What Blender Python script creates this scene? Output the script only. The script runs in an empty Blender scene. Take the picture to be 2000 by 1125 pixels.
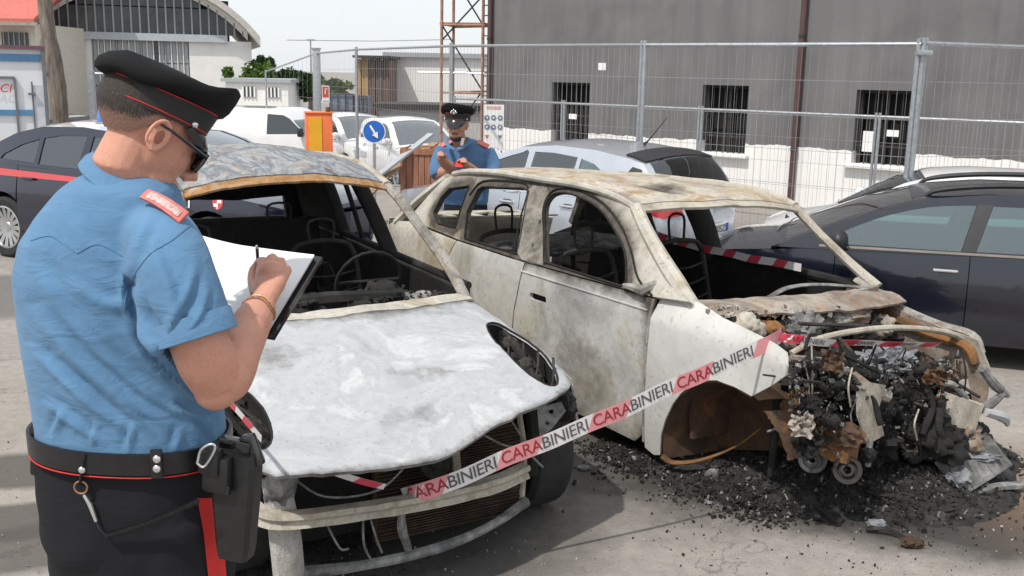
import bpy, bmesh, math, random
from mathutils.geometry import delaunay_2d_cdt
from mathutils import Vector as V, Matrix as M, noise as N, Quaternion as Q
random.seed(7)
S = bpy.context.scene
COL = S.collection
# ---------------------------------------------------------------- camera, light, exposure
CH, FPX = 1.95, 2000.0
PITCH, ROLL = math.radians(11.8), 0.02
cd = bpy.data.cameras.new('camera'); co = bpy.data.objects.new('camera', cd); COL.objects.link(co)
cd.sensor_width = 36; cd.lens = 36; cd.clip_end = 3000; cd.clip_start = .05
co.matrix_world = M.Translation((0, 0, CH)) @ M.Rotation(math.pi/2 - PITCH, 4, 'X') @ M.Rotation(ROLL, 4, 'Z')
S.camera = co
SUN_EL, SUN_AZ = math.radians(57), math.radians(222)     # azimuth clockwise from +Y
w = bpy.data.worlds.new('World'); S.world = w; w.use_nodes = True
wn = w.node_tree.nodes; wl = w.node_tree.links
sky = wn.new('ShaderNodeTexSky'); sky.sky_type = 'NISHITA'; sky.sun_disc = False
sky.sun_elevation = SUN_EL; sky.sun_rotation = SUN_AZ; sky.air_density = 1.0; sky.dust_density = 2.0; sky.ozone_density = 1.0
veil = wn.new('ShaderNodeMix'); veil.data_type = 'RGBA'; veil.inputs['Factor'].default_value = .80; veil.inputs['B'].default_value = (6.1, 6.35, 6.55, 1)   # bright even haze veiling the blue
bg = wn['Background']; bg.inputs['Strength'].default_value = .15
wl.new(sky.outputs[0], veil.inputs['A']); wl.new(veil.outputs['Result'], bg.inputs['Color'])
sd = bpy.data.lights.new('sun', 'SUN'); sd.energy = 3.2; sd.angle = math.radians(1.2); sd.color = (1, .95, .88)
so = bpy.data.objects.new('sun', sd); COL.objects.link(so)
sdir = V((math.sin(SUN_AZ)*math.cos(SUN_EL), math.cos(SUN_AZ)*math.cos(SUN_EL), math.sin(SUN_EL)))
so.rotation_euler = sdir.to_track_quat('Z', 'Y').to_euler(); so.location = sdir*30
S.view_settings.view_transform = 'Standard'; S.view_settings.look = 'None'
S.view_settings.exposure = .12; S.view_settings.gamma = 1; S.view_settings.use_curve_mapping = False
S.render.resolution_x = 1024; S.render.resolution_y = 576
S.render.engine = 'CYCLES'

# ---------------------------------------------------------------- survey helpers: where a sight line meets a plane
_fw = V((0, math.cos(PITCH), -math.sin(PITCH))); _u0 = V((0, math.sin(PITCH), math.cos(PITCH))); _r0 = V((1, 0, 0))
_rt = _r0*math.cos(ROLL) + _u0*math.sin(ROLL); _up = _u0*math.cos(ROLL) - _r0*math.sin(ROLL)
CAM = V((0, 0, CH))
def ray(x, y): return _fw + _rt*((x-1000)/FPX) - _up*((y-562.5)/FPX)
def at(x, y, Y): d = ray(x, y); return CAM + d*(Y/d.y)
def gnd(x, y, z=0.): d = ray(x, y); return CAM + d*((z-CH)/d.z)
def onplane(x, y, p0, n): d = ray(x, y); return CAM + d*((V(p0)-CAM).dot(n)/d.dot(n))

# ---------------------------------------------------------------- object helpers
def link(o, parent=None):
    COL.objects.link(o)
    if parent is not None: o.parent = parent
    return o
def tag(o, label=None, cat=None, group=None, kind=None):
    if label: o['label'] = label
    if cat: o['category'] = cat
    if group: o['group'] = group
    if kind: o['kind'] = kind
    return o
def thing(name, label, cat, loc=(0, 0, 0), rz=0, group=None):
    o = bpy.data.objects.new(name, None); link(o); o.empty_display_size = .1
    o.location = loc; o.rotation_euler = (0, 0, rz); return tag(o, label, cat, group)
def mobj(name, me, mat, parent=None, angle=38):
    if mat is not None:
        for m_ in (mat if isinstance(mat, (list, tuple)) else [mat]): me.materials.append(m_)
    me.polygons.foreach_set('use_smooth', [True]*len(me.polygons)); me.set_sharp_from_angle(angle=math.radians(angle))
    return link(bpy.data.objects.new(name, me), parent)
def bobj(name, bm, mat, parent=None, angle=38, fixn=True):
    if fixn: bmesh.ops.recalc_face_normals(bm, faces=bm.faces)
    me = bpy.data.meshes.new(name); bm.to_mesh(me); bm.free(); return mobj(name, me, mat, parent, angle)
def crv(pts, n):
    """Catmull-Rom through pts, n samples per span"""
    P = [V(p) for p in pts]; out = []
    if len(P) < 3:
        return [P[0].lerp(P[-1], i/n) for i in range(n+1)]
    for i in range(len(P)-1):
        a = P[i-1] if i else P[0]*2-P[1]; b = P[i]; c = P[i+1]; d = P[i+2] if i+2 < len(P) else P[-1]*2-P[-2]
        for k in range(n):
            t = k/n; out.append(.5*((2*b)+(c-a)*t+(2*a-5*b+4*c-d)*t*t+(3*b-a-3*c+d)*t**3))
    out.append(P[-1]); return out
def interp(tab, x):
    if x <= tab[0][0]: return tab[0][1]
    for (a, b), (c, d) in zip(tab, tab[1:]):
        if x <= c: 
            t = (x-a)/(c-a) if c > a else 0; return b+(d-b)*t
    return tab[-1][1]
def sinterp(tab, x):
    """smooth (Catmull-Rom, in value) table"""
    n = len(tab)
    if x <= tab[0][0]: return tab[0][1]
    if x >= tab[-1][0]: return tab[-1][1]
    for i in range(n-1):
        if x <= tab[i+1][0]:
            x0, y0 = tab[i]; x1, y1 = tab[i+1]; h = x1-x0; t = (x-x0)/h
            m0 = (y1-tab[i-1][1])/(x1-tab[i-1][0]) if i else (y1-y0)/h
            m1 = (tab[i+2][1]-y0)/(tab[i+2][0]-x0) if i+2 < n else (y1-y0)/h
            return (2*t**3-3*t*t+1)*y0+(t**3-2*t*t+t)*h*m0+(-2*t**3+3*t*t)*y1+(t**3-t*t)*h*m1
class MB:
    def __init__(s): s.v = []; s.f = []
    def add(s, vs, fs):
        b = len(s.v); s.v += [V(v) for v in vs]; s.f += [tuple(b+i for i in f) for f in fs]; return s
    def box(s, c, d, R=None, bev=0.0):
        c = V(c); x, y, z = d[0]/2, d[1]/2, d[2]/2
        b = min(bev, x*.9, y*.9, z*.9)
        if b <= 0:
            vs = [V((i*x, j*y, k*z)) for i in (-1, 1) for j in (-1, 1) for k in (-1, 1)]
            fs = [(0, 1, 3, 2), (4, 6, 7, 5), (0, 4, 5, 1), (2, 3, 7, 6), (0, 2, 6, 4), (1, 5, 7, 3)]
        else:
            bm = bmesh.new(); bmesh.ops.create_cube(bm, size=1)
            for v in bm.verts: v.co = V((v.co.x*2*x, v.co.y*2*y, v.co.z*2*z))
            bmesh.ops.bevel(bm, geom=bm.edges[:], offset=b, segments=2, profile=.6, affect='EDGES')
            bm.verts.index_update(); vs = [v.co.copy() for v in bm.verts]; fs = [[v.index for v in f.verts] for f in bm.faces]; bm.free()
        if R is not None: vs = [R @ v for v in vs]
        return s.add([c+v for v in vs], fs)
    def tube(s, pts, r, n=8, caps=True, flat=1.0):
        P = [V(p) for p in pts]; m = len(P); rs = r if isinstance(r, (list, tuple)) else [r]*m
        if len(rs) != m: rs = [interp([(i/(len(rs)-1), q) for i, q in enumerate(rs)], k/(m-1)) for k in range(m)]
        t0 = (P[1]-P[0]).normalized(); up = V((0, 0, 1)) if abs(t0.z) < .9 else V((1, 0, 0)); a = t0.cross(up).normalized()
        vs = []
        for i in range(m):
            t = (P[min(i+1, m-1)]-P[max(i-1, 0)])
            t = t.normalized() if t.length > 1e-9 else t0
            a = (a - t*a.dot(t)); a = a.normalized() if a.length > 1e-6 else t.orthogonal().normalized(); b = t.cross(a)
            for k in range(n):
                th = 2*math.pi*k/n; vs.append(P[i]+(a*math.cos(th)+b*math.sin(th)*flat)*rs[i])
        fs = [(i*n+k, i*n+(k+1) % n, (i+1)*n+(k+1) % n, (i+1)*n+k) for i in range(m-1) for k in range(n)]
        if caps: fs += [tuple(range(n))[::-1], tuple((m-1)*n+k for k in range(n))]
        return s.add(vs, fs)
    def lathe(s, prof, c=(0, 0, 0), axis=(0, 0, 1), n=20, arc=2*math.pi):
        ax = V(axis).normalized(); a = ax.orthogonal().normalized(); b = ax.cross(a); c = V(c); full = arc > 6.28
        k_ = n if full else n+1; vs = []
        for r, h in prof:
            for k in range(k_): th = arc*k/n; vs.append(c+ax*h+(a*math.cos(th)+b*math.sin(th))*r)
        fs = []
        for i in range(len(prof)-1):
            for k in range(n):
                k2 = (k+1) % k_; fs.append((i*k_+k, i*k_+k2, (i+1)*k_+k2, (i+1)*k_+k))
        return s.add(vs, fs)
    def ell(s, c, r, R=None, seg=16, ring=10):
        vs = []; fs = []; c = V(c)
        for i in range(ring+1):
            ph = math.pi*i/ring
            for k in range(seg):
                th = 2*math.pi*k/seg; v = V((r[0]*math.sin(ph)*math.cos(th), r[1]*math.sin(ph)*math.sin(th), r[2]*math.cos(ph)))
                vs.append(c+((R @ v) if R is not None else v))
        for i in range(ring):
            for k in range(seg): fs.append((i*seg+k, i*seg+(k+1) % seg, (i+1)*seg+(k+1) % seg, (i+1)*seg+k))
        bm = bmesh.new(); bv = [bm.verts.new(v) for v in vs]
        for f in fs: bm.faces.new([bv[i] for i in f])
        bmesh.ops.remove_doubles(bm, verts=bm.verts, dist=1e-6); bm.verts.index_update()
        s.add([v.co.copy() for v in bm.verts], [[v.index for v in f.verts] for f in bm.faces]); bm.free(); return s
    def prism(s, pts, d, loc=None):
        """polygon pts (3D, planar) extruded by vector d"""
        P = [V(p) for p in pts]; d = V(d); n = len(P)
        return s.add(P+[p+d for p in P], [tuple(range(n))[::-1], tuple(range(n, 2*n))]+[(i, (i+1) % n, n+(i+1) % n, n+i) for i in range(n)])
    def rings(s, R, cap=True):
        n = len(R[0]); m = len(R); vs = [p for r in R for p in r]
        fs = [(i*n+k, i*n+(k+1) % n, (i+1)*n+(k+1) % n, (i+1)*n+k) for i in range(m-1) for k in range(n)]
        if cap: fs += [tuple(range(n))[::-1], tuple((m-1)*n+k for k in range(n))]
        return s.add(vs, fs)
    def build(s, name, mat, parent=None, angle=38, xf=None):
        me = bpy.data.meshes.new(name); vs = [xf @ v for v in s.v] if xf is not None else s.v
        me.from_pydata([tuple(v) for v in vs], [], s.f); 
        bm = bmesh.new(); bm.from_mesh(me); bmesh.ops.recalc_face_normals(bm, faces=bm.faces); bm.to_mesh(me); bm.free()
        return mobj(name, me, mat, parent, angle)
def inpoly(c, P):
    r = False; n = len(P); j = n-1
    for i in range(n):
        if (P[i][1] > c[1]) != (P[j][1] > c[1]) and c[0] < (P[j][0]-P[i][0])*(c[1]-P[i][1])/(P[j][1]-P[i][1])+P[i][0]: r = not r
        j = i
    return r
def flatfill(outline, holes=(), step=None):
    """triangulated 2-D region, cut on a grid"""
    bm = bmesh.new(); co_, ed_ = [], []
    for lp in [outline]+list(holes):
        b = len(co_); n = len(lp); co_ += [V((p[0], p[1])) for p in lp]; ed_ += [(b+i, b+(i+1) % n) for i in range(n)]
    ov, oe, of = delaunay_2d_cdt(co_, ed_, [], 0, 1e-6)[:3]
    bv = [bm.verts.new((p.x, p.y, 0)) for p in ov]
    for f in of:
        c = sum((ov[i] for i in f), V((0, 0)))/len(f)
        if inpoly(c, outline) and not any(inpoly(c, h_) for h_ in holes): bm.faces.new([bv[i] for i in f])
    bmesh.ops.delete(bm, geom=[v for v in bm.verts if not v.link_faces], context='VERTS')
    if step:
        us = [p[0] for p in outline]; vs_ = [p[1] for p in outline]
        for lo, hi, st, ax in ((min(us), max(us), step[0], V((1, 0, 0))), (min(vs_), max(vs_), step[1], V((0, 1, 0)))):
            if not st: continue
            k = math.floor(lo/st)+1
            while k*st < hi-1e-4:
                bmesh.ops.bisect_plane(bm, geom=bm.verts[:]+bm.edges[:]+bm.faces[:], dist=1e-5, plane_co=ax*(k*st+.00013), plane_no=ax); k += 1
    return bm
def panel(name, outline, fmap, mat, parent=None, holes=(), step=(.06, .06), thick=.012, angle=38, flip=False, ref=(0, 0, .6)):
    bm = flatfill(outline, holes, step)
    for v in bm.verts: v.co = V(fmap(v.co.x, v.co.y))
    bmesh.ops.recalc_face_normals(bm, faces=bm.faces)
    bm.normal_update()
    if ref is not None and sum(f.normal.dot(f.calc_center_median()-V(ref))*f.calc_area() for f in bm.faces) < 0:
        bmesh.ops.reverse_faces(bm, faces=bm.faces); bm.normal_update()
    vs = list(bm.verts); fs = list(bm.faces); be = [e for e in bm.edges if e.is_boundary]
    dup = {v: bm.verts.new(v.co-v.normal*(thick*(-1 if flip else 1))) for v in vs}
    for f in fs: bm.faces.new([dup[v] for v in reversed(f.verts)])
    for e in be:
        a, b = e.verts
        try: bm.faces.new((a, b, dup[b], dup[a]))
        except ValueError: pass
    return bobj(name, bm, mat, parent, angle, False)
def arcpts(cx, cy, r, a0, a1, n, ry=None):
    return [(cx+r*math.cos(math.radians(a0+(a1-a0)*i/n)), cy+(ry or r)*math.sin(math.radians(a0+(a1-a0)*i/n))) for i in range(n+1)]
def scurve(pts, n=6): return [(p.x, p.y) for p in crv([(a, b, 0) for a, b in pts], n)]
def rrect(x0, y0, x1, y1, r, n=4):
    return arcpts(x1-r, y0+r, r, -90, 0, n)+arcpts(x1-r, y1-r, r, 0, 90, n)+arcpts(x0+r, y1-r, r, 90, 180, n)+arcpts(x0+r, y0+r, r, 180, 270, n)
def copy_tree(o, parent=None):
    c = o.copy(); link(c, parent)
    if parent is not None: c.matrix_parent_inverse = o.matrix_parent_inverse.copy()
    for ch in list(o.children): copy_tree(ch, c)
    return c
def textmesh(txt, size, fmap, depth=.0, shear=0., bold=0.0, spacing=1.0):
    cu = bpy.data.curves.new('lettering', 'FONT'); cu.body = txt; cu.size = size; cu.align_x = 'CENTER'; cu.align_y = 'CENTER'; cu.shear = shear; cu.offset = bold; cu.space_character = spacing
    ob = bpy.data.objects.new('lettering', cu); COL.objects.link(ob)
    dg = bpy.context.evaluated_depsgraph_get(); me = bpy.data.meshes.new_from_object(ob.evaluated_get(dg))
    bpy.data.objects.remove(ob); bpy.data.curves.remove(cu)
    me.materials.clear()
    for v in me.vertices: v.co = V(fmap(v.co.x, v.co.y))
    return me
def remesh(mb, name, mat, parent=None, voxel=.008, smooth=6, fac=.5, after=None, angle=60):
    """one continuous skin round overlapping volumes"""
    me = bpy.data.meshes.new(name); me.from_pydata([tuple(v) for v in mb.v], [], mb.f)
    bm = bmesh.new(); bm.from_mesh(me); bmesh.ops.recalc_face_normals(bm, faces=bm.faces); bm.to_mesh(me); bm.free()
    ob = bpy.data.objects.new(name, me); COL.objects.link(ob)
    r = ob.modifiers.new('r', 'REMESH'); r.mode = 'VOXEL'; r.voxel_size = voxel; r.adaptivity = 0
    s_ = ob.modifiers.new('s', 'SMOOTH'); s_.iterations = smooth; s_.factor = fac
    dg = bpy.context.evaluated_depsgraph_get(); out = bpy.data.meshes.new_from_object(ob.evaluated_get(dg))
    bpy.data.objects.remove(ob)
    if after:
        nrm = [v.normal.copy() for v in out.vertices]
        for v, n_ in zip(out.vertices, nrm): v.co = V(after(v.co.copy(), n_))
    out.name = name
    return mobj(name, out, mat, parent, angle)

# ---------------------------------------------------------------- materials
def _new(name):
    m = bpy.data.materials.new(name); m.use_nodes = True; nt = m.node_tree; return m, nt, nt.nodes, nt.links, nt.nodes['Principled BSDF']
def _coord(ns, ls, scale, obj=True, vec=None):
    tc = ns.new('ShaderNodeTexCoord'); mp = ns.new('ShaderNodeMapping'); mp.inputs['Scale'].default_value = scale if hasattr(scale, '__len__') else (scale,)*3
    ls.new(tc.outputs['Object'], mp.inputs['Vector']); return mp.outputs[0]
def _noise(ns, ls, vec, scale, detail=6, rough=.6, dist=0.0):
    n = ns.new('ShaderNodeTexNoise'); n.inputs['Scale'].default_value = scale; n.inputs['Detail'].default_value = detail; n.inputs['Roughness'].default_value = rough; n.inputs['Distortion'].default_value = dist
    ls.new(vec, n.inputs['Vector']); return n.outputs['Fac']
def _ramp(ns, ls, fac, stops, interp_='LINEAR'):
    r = ns.new('ShaderNodeValToRGB'); e = r.color_ramp.elements; r.color_ramp.interpolation = interp_
    while len(e) < len(stops): e.new(.5)
    for el, (p, c) in zip(e, stops): el.position = p; el.color = (*c, 1) if len(c) == 3 else c
    ls.new(fac, r.inputs['Fac']); return r.outputs['Color']
def _mix(ns, ls, fac, a, b, mode='MIX'):
    x = ns.new('ShaderNodeMix'); x.data_type = 'RGBA'; x.blend_type = mode
    for sock, v in ((x.inputs['Factor'], fac), (x.inputs['A'], a), (x.inputs['B'], b)):
        if isinstance(v, (int, float)): sock.default_value = v
        elif isinstance(v, (tuple, list)): sock.default_value = (*v, 1)[:4]
        else: ls.new(v, sock)
    return x.outputs['Result']
def _bump(ns, ls, b, h, strength, dist=.01):
    bp = ns.new('ShaderNodeBump'); bp.inputs['Strength'].default_value = strength; bp.inputs['Distance'].default_value = dist
    ls.new(h, bp.inputs['Height']); ls.new(bp.outputs[0], b.inputs['Normal'])
def mat(name, c, rough=.6, metal=0., var=.18, scale=6., bump=.0, coat=0., rvar=.12, stretch=(1, 1, 1), fine=None, spec=None):
    m, nt, ns, ls, b = _new(name); vec = _coord(ns, ls, stretch)
    n = _noise(ns, ls, vec, scale, 7, .65)
    dark = tuple(x*(1-var) for x in c); lite = tuple(min(1, x*(1+var)) for x in c)
    col = _ramp(ns, ls, n, [(.3, dark), (.7, lite)])
    ls.new(col, b.inputs['Base Color']); b.inputs['Metallic'].default_value = metal
    rr = ns.new('ShaderNodeMapRange'); rr.inputs['To Min'].default_value = max(.02, rough-rvar); rr.inputs['To Max'].default_value = min(1, rough+rvar)
    n2 = _noise(ns, ls, vec, scale*3.1, 5, .6); ls.new(n2, rr.inputs['Value']); ls.new(rr.outputs[0], b.inputs['Roughness'])
    if coat: b.inputs['Coat Weight'].default_value = coat; b.inputs['Coat Roughness'].default_value = .04
    if spec is not None: b.inputs['Specular IOR Level'].default_value = spec
    if bump: _bump(ns, ls, b, _noise(ns, ls, vec, fine or scale*8, 6, .7), bump)
    return m
def glassmat(name, tint=(.5, .62, .6), refl=.12, rough=.02):
    m, nt, ns, ls, b = _new(name); ns.remove(b); out = ns['Material Output']
    tr = ns.new('ShaderNodeBsdfTransparent'); tr.inputs[0].default_value = (*tint, 1)
    gl = ns.new('ShaderNodeBsdfGlossy'); gl.inputs['Roughness'].default_value = rough; gl.inputs[0].default_value = (.95, .98, 1, 1)
    fr = ns.new('ShaderNodeFresnel'); fr.inputs['IOR'].default_value = 1.5
    mr = ns.new('ShaderNodeMath'); mr.operation = 'MULTIPLY_ADD'; mr.inputs[1].default_value = 1.0; mr.inputs[2].default_value = refl-.04; mr.use_clamp = True
    mx = ns.new('ShaderNodeMixShader'); ls.new(fr.outputs[0], mr.inputs[0]); ls.new(mr.outputs[0], mx.inputs[0]); ls.new(tr.outputs[0], mx.inputs[1]); ls.new(gl.outputs[0], mx.inputs[2]); ls.new(mx.outputs[0], out.inputs[0]); return m
def burnt(name, stops, scale=2.2, fmix=.35, rust=.25, soot=.3, speck=.5, bump=.35, rough=.85, stretch=(1, 1, 1), seed=0., metal=0.0):
    """fire-scoured paint: ash tones, rust blooms, soot, pits"""
    m, nt, ns, ls, b = _new(name); vec = _coord(ns, ls, stretch)
    ad = ns.new('ShaderNodeVectorMath'); ad.operation = 'ADD'; ad.inputs[1].default_value = (seed, seed*1.7, seed*.6); ls.new(vec, ad.inputs[0]); vec = ad.outputs[0]
    col = _ramp(ns, ls, _noise(ns, ls, vec, scale, 9, .62, .8), stops)
    fine = _noise(ns, ls, vec, scale*14, 5, .7)
    col = _mix(ns, ls, fmix, col, _ramp(ns, ls, fine, [(.3, (.25, .25, .25)), (.7, (1, 1, 1))]), 'MULTIPLY')
    rn = _ramp(ns, ls, _noise(ns, ls, vec, scale*1.3+.7, 8, .7, 1.5), [(.62-rust*.3, (0, 0, 0)), (.74-rust*.3, (1, 1, 1))])
    rc = _ramp(ns, ls, _noise(ns, ls, vec, scale*9, 4, .7), [(.3, (.10, .038, .014)), (.55, (.30, .125, .035)), (.75, (.36, .26, .14))])
    rf = _mix(ns, ls, rust, (0, 0, 0), rn); col = _mix(ns, ls, rf, col, rc)
    sn = _ramp(ns, ls, _noise(ns, ls, vec, scale*.8+.4, 9, .68, 1.), [(.60-soot*.25, (0, 0, 0)), (.82-soot*.25, (1, 1, 1))])
    sf = _mix(ns, ls, soot, (0, 0, 0), sn); col = _mix(ns, ls, sf, col, (.035, .033, .03))
    at_ = ns.new('ShaderNodeAttribute'); at_.attribute_name = 'soot'
    sm = ns.new('ShaderNodeMath'); sm.operation = 'MULTIPLY_ADD'; sm.inputs[1].default_value = .9; ls.new(_noise(ns, ls, vec, 7, 8, .7), sm.inputs[0]); ls.new(at_.outputs['Fac'], sm.inputs[2])
    sk = _ramp(ns, ls, sm.outputs[0], [(.60, (0, 0, 0)), (1.0, (1, 1, 1))]); hd_ = ns.new('ShaderNodeMath'); hd_.operation = 'MULTIPLY'; ls.new(sk, hd_.inputs[0]); hd_.inputs[1].default_value = .93
    col = _mix(ns, ls, hd_.outputs[0], col, _ramp(ns, ls, _noise(ns, ls, vec, 12, 4, .7), [(.35, (.02, .019, .018)), (.55, (.075, .062, .05)), (.75, (.15, .12, .09))]))
    sp = _ramp(ns, ls, _noise(ns, ls, vec, scale*26, 2, .5), [(.30, (1, 1, 1)), (.36, (0, 0, 0))])
    spf = _mix(ns, ls, speck, (0, 0, 0), sp); col = _mix(ns, ls, spf, col, (.06, .052, .045))
    ls.new(col, b.inputs['Base Color']); b.inputs['Roughness'].default_value = rough; b.inputs['Metallic'].default_value = metal
    b.inputs['Specular IOR Level'].default_value = .3
    _bump(ns, ls, b, fine, bump, .006); return m

def pdist(x, y, P):
    """distance from a point to a closed outline"""
    b = 1e9; n = len(P)
    for i in range(n):
        ax, ay = P[i][0], P[i][1]; bx, by = P[(i+1) % n][0], P[(i+1) % n][1]; dx, dy = bx-ax, by-ay; t = max(0, min(1, ((x-ax)*dx+(y-ay)*dy)/(dx*dx+dy*dy+1e-12)))
        b = min(b, math.hypot(x-ax-t*dx, y-ay-t*dy))
    return b
def sootmap(o, fn):
    """per-point soot amount 0..1, from the point's own coordinates"""
    at_ = o.data.attributes.new('soot', 'FLOAT', 'POINT'); at_.data.foreach_set('value', [fn(v.co) for v in o.data.vertices]); return o
# ================================================================ THE SETTING
def ground_material():
    m, nt, ns, ls, b = _new('worn_asphalt'); vec = _coord(ns, ls, 1)
    col = _ramp(ns, ls, _noise(ns, ls, vec, .55, 9, .62), [(.3, (.27, .248, .226)), (.5, (.34, .313, .284)), (.72, (.41, .378, .343))])
    agg = _noise(ns, ls, vec, 150, 3, .8)
    col = _mix(ns, ls, .75, col, _ramp(ns, ls, agg, [(.3, (.45, .45, .45)), (.55, (1, 1, 1)), (.75, (1.25, 1.22, 1.2))]), 'MULTIPLY')
    mid = _noise(ns, ls, vec, 14, 6, .75)
    col = _mix(ns, ls, .5, col, _ramp(ns, ls, mid, [(.35, (.62, .62, .62)), (.6, (1.05, 1.05, 1.05))]), 'MULTIPLY')
    wob = _noise(ns, ls, vec, 2.3, 8, .7)
    rough = .9
    def blot(cx, cy, rx, ry, ang, lo, hi, amp, color, strength):
        nonlocal col
        tc = ns.new('ShaderNodeMapping'); tc.vector_type = 'TEXTURE'; tc.inputs['Location'].default_value = (cx, cy, 0); tc.inputs['Rotation'].default_value = (0, 0, math.radians(ang)); tc.inputs['Scale'].default_value = (rx, ry, 1e6)
        ls.new(vec, tc.inputs['Vector']); ln = ns.new('ShaderNodeVectorMath'); ln.operation = 'LENGTH'; ls.new(tc.outputs[0], ln.inputs[0])
        ma = ns.new('ShaderNodeMath'); ma.operation = 'MULTIPLY_ADD'; ma.inputs[1].default_value = amp; ls.new(wob, ma.inputs[0]); ls.new(ln.outputs['Value'], ma.inputs[2])
        k = _ramp(ns, ls, ma.outputs[0], [(lo*.5, (strength,)*3), (hi*.5, (0, 0, 0))])
        # ramp works on 0..1: halve the distance first
        half = ns.new('ShaderNodeMath'); half.operation = 'MULTIPLY'; half.inputs[1].default_value = .5
        ls.new(ma.outputs[0], half.inputs[0]); ls.new(half.outputs[0], k.node.inputs['Fac'])
        col = _mix(ns, ls, k, col, color); return k
    # soot and ash round the two wrecks, oil and wet patches, an older darker asphalt patch
    a1 = blot(1.35, 4.75, 1.25, .62, -22, 1.0, 1.55, .9, (.030, .028, .026), .92)
    blot(2.1, 4.35, .75, .5, -10, 1.0, 1.6, .9, (.040, .037, .034), .85)
    blot(.2, 5.2, 1.2, 1.0, -30, .9, 1.6, .8, (.05, .047, .043), .7)
    blot(-.55, 4.2, 1.0, .75, -30, 1.0, 1.5, .7, (.045, .042, .04), .75)
    blot(-.95, 3.55, .42, .30, 0, .9, 1.6, .8, (.06, .056, .052), .7)
    blot(-2.35, 4.72, .42, .24, 8, 1.15, 1.45, .6, (.085, .077, .07), .85); blot(-2.15, 4.15, .30, .20, 8, 1.15, 1.45, .6, (.085, .077, .07), .85)
    blot(-1.95, 3.9, .30, .25, 15, 1.1, 1.4, .6, (.085, .077, .07), .8)
    blot(-4.4, 8.6, 1.6, .85, 10, 1.2, 1.45, .5, (.13, .122, .117), .75)
    blot(2.9, 4.7, .8, .7, 30, 1.0, 1.7, .8, (.20, .125, .085), .6)
    vo = ns.new('ShaderNodeTexVoronoi'); vo.feature = 'DISTANCE_TO_EDGE'; vo.inputs['Scale'].default_value = .55; vo.inputs['Randomness'].default_value = 1
    wv = ns.new('ShaderNodeVectorMath'); wv.operation = 'ADD'; nz = ns.new('ShaderNodeTexNoise'); nz.inputs['Scale'].default_value = 3; nz.inputs['Detail'].default_value = 5; ls.new(vec, nz.inputs['Vector'])
    ls.new(vec, wv.inputs[0]); ls.new(nz.outputs['Color'], wv.inputs[1]); ls.new(wv.outputs[0], vo.inputs['Vector'])
    ck = _ramp(ns, ls, vo.outputs['Distance'], [(.0, (.5, .5, .5)), (.006, (0, 0, 0))])
    col = _mix(ns, ls, ck, col, (.06, .055, .05))
    ls.new(col, b.inputs['Base Color']); b.inputs['Roughness'].default_value = .93; b.inputs['Specular IOR Level'].default_value = .25
    _bump(ns, ls, b, agg, .55, .006); return m
def gz(x, y):
    """the yard beyond the fence on the left lies lower"""
    kx = max(0, min(1, (-x-.2)/3)); kx = kx*kx*(3-2*kx); return -min(.62, .05*max(0, y-11.5))*kx
gx = [-900, -200, -60, -30, -20, -14, -10, -8, -6, -5, -4, -3.5, -3, -2.5, -2, -1.5, -1, -.5, 0, 4, 10, 40, 900]; gy = [-300, 0, 6, 11, 11.5, 12, 13, 14, 15, 16, 17, 18, 19, 20, 21, 22, 23, 24, 25, 26, 30, 40, 80, 200, 1500]
g = MB(); g.add([(x, y, gz(x, y)) for y in gy for x in gx], [(j*len(gx)+i, j*len(gx)+i+1, (j+1)*len(gx)+i+1, (j+1)*len(gx)+i) for j in range(len(gy)-1) for i in range(len(gx)-1)])
tag(g.build('ground', ground_material()), kind='structure')

WHITE = mat('white_plaster', (.82, .81, .79), .85, var=.08, scale=1.2, bump=.15)
STEEL = mat('galvanised_steel', (.42, .44, .46), .45, .75, var=.2, scale=20)
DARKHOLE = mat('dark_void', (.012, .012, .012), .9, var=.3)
BAR = mat('dark_iron', (.05, .047, .045), .6, .3, var=.3, scale=20)
BLACKP = mat('black_plastic', (.018, .018, .019), .45, var=.3, scale=20)
PAPER = mat('white_card', (.78, .78, .77), .7, var=.06, scale=8)
WOOD = mat('weathered_timber', (.30, .20, .12), .8, var=.4, scale=5, stretch=(1, 1, 6), bump=.3)
REDP = mat('signal_red', (.55, .03, .03), .5, var=.2, scale=8)
BLUEP = mat('sign_blue', (.02, .13, .50), .4, var=.1, scale=8)

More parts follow.
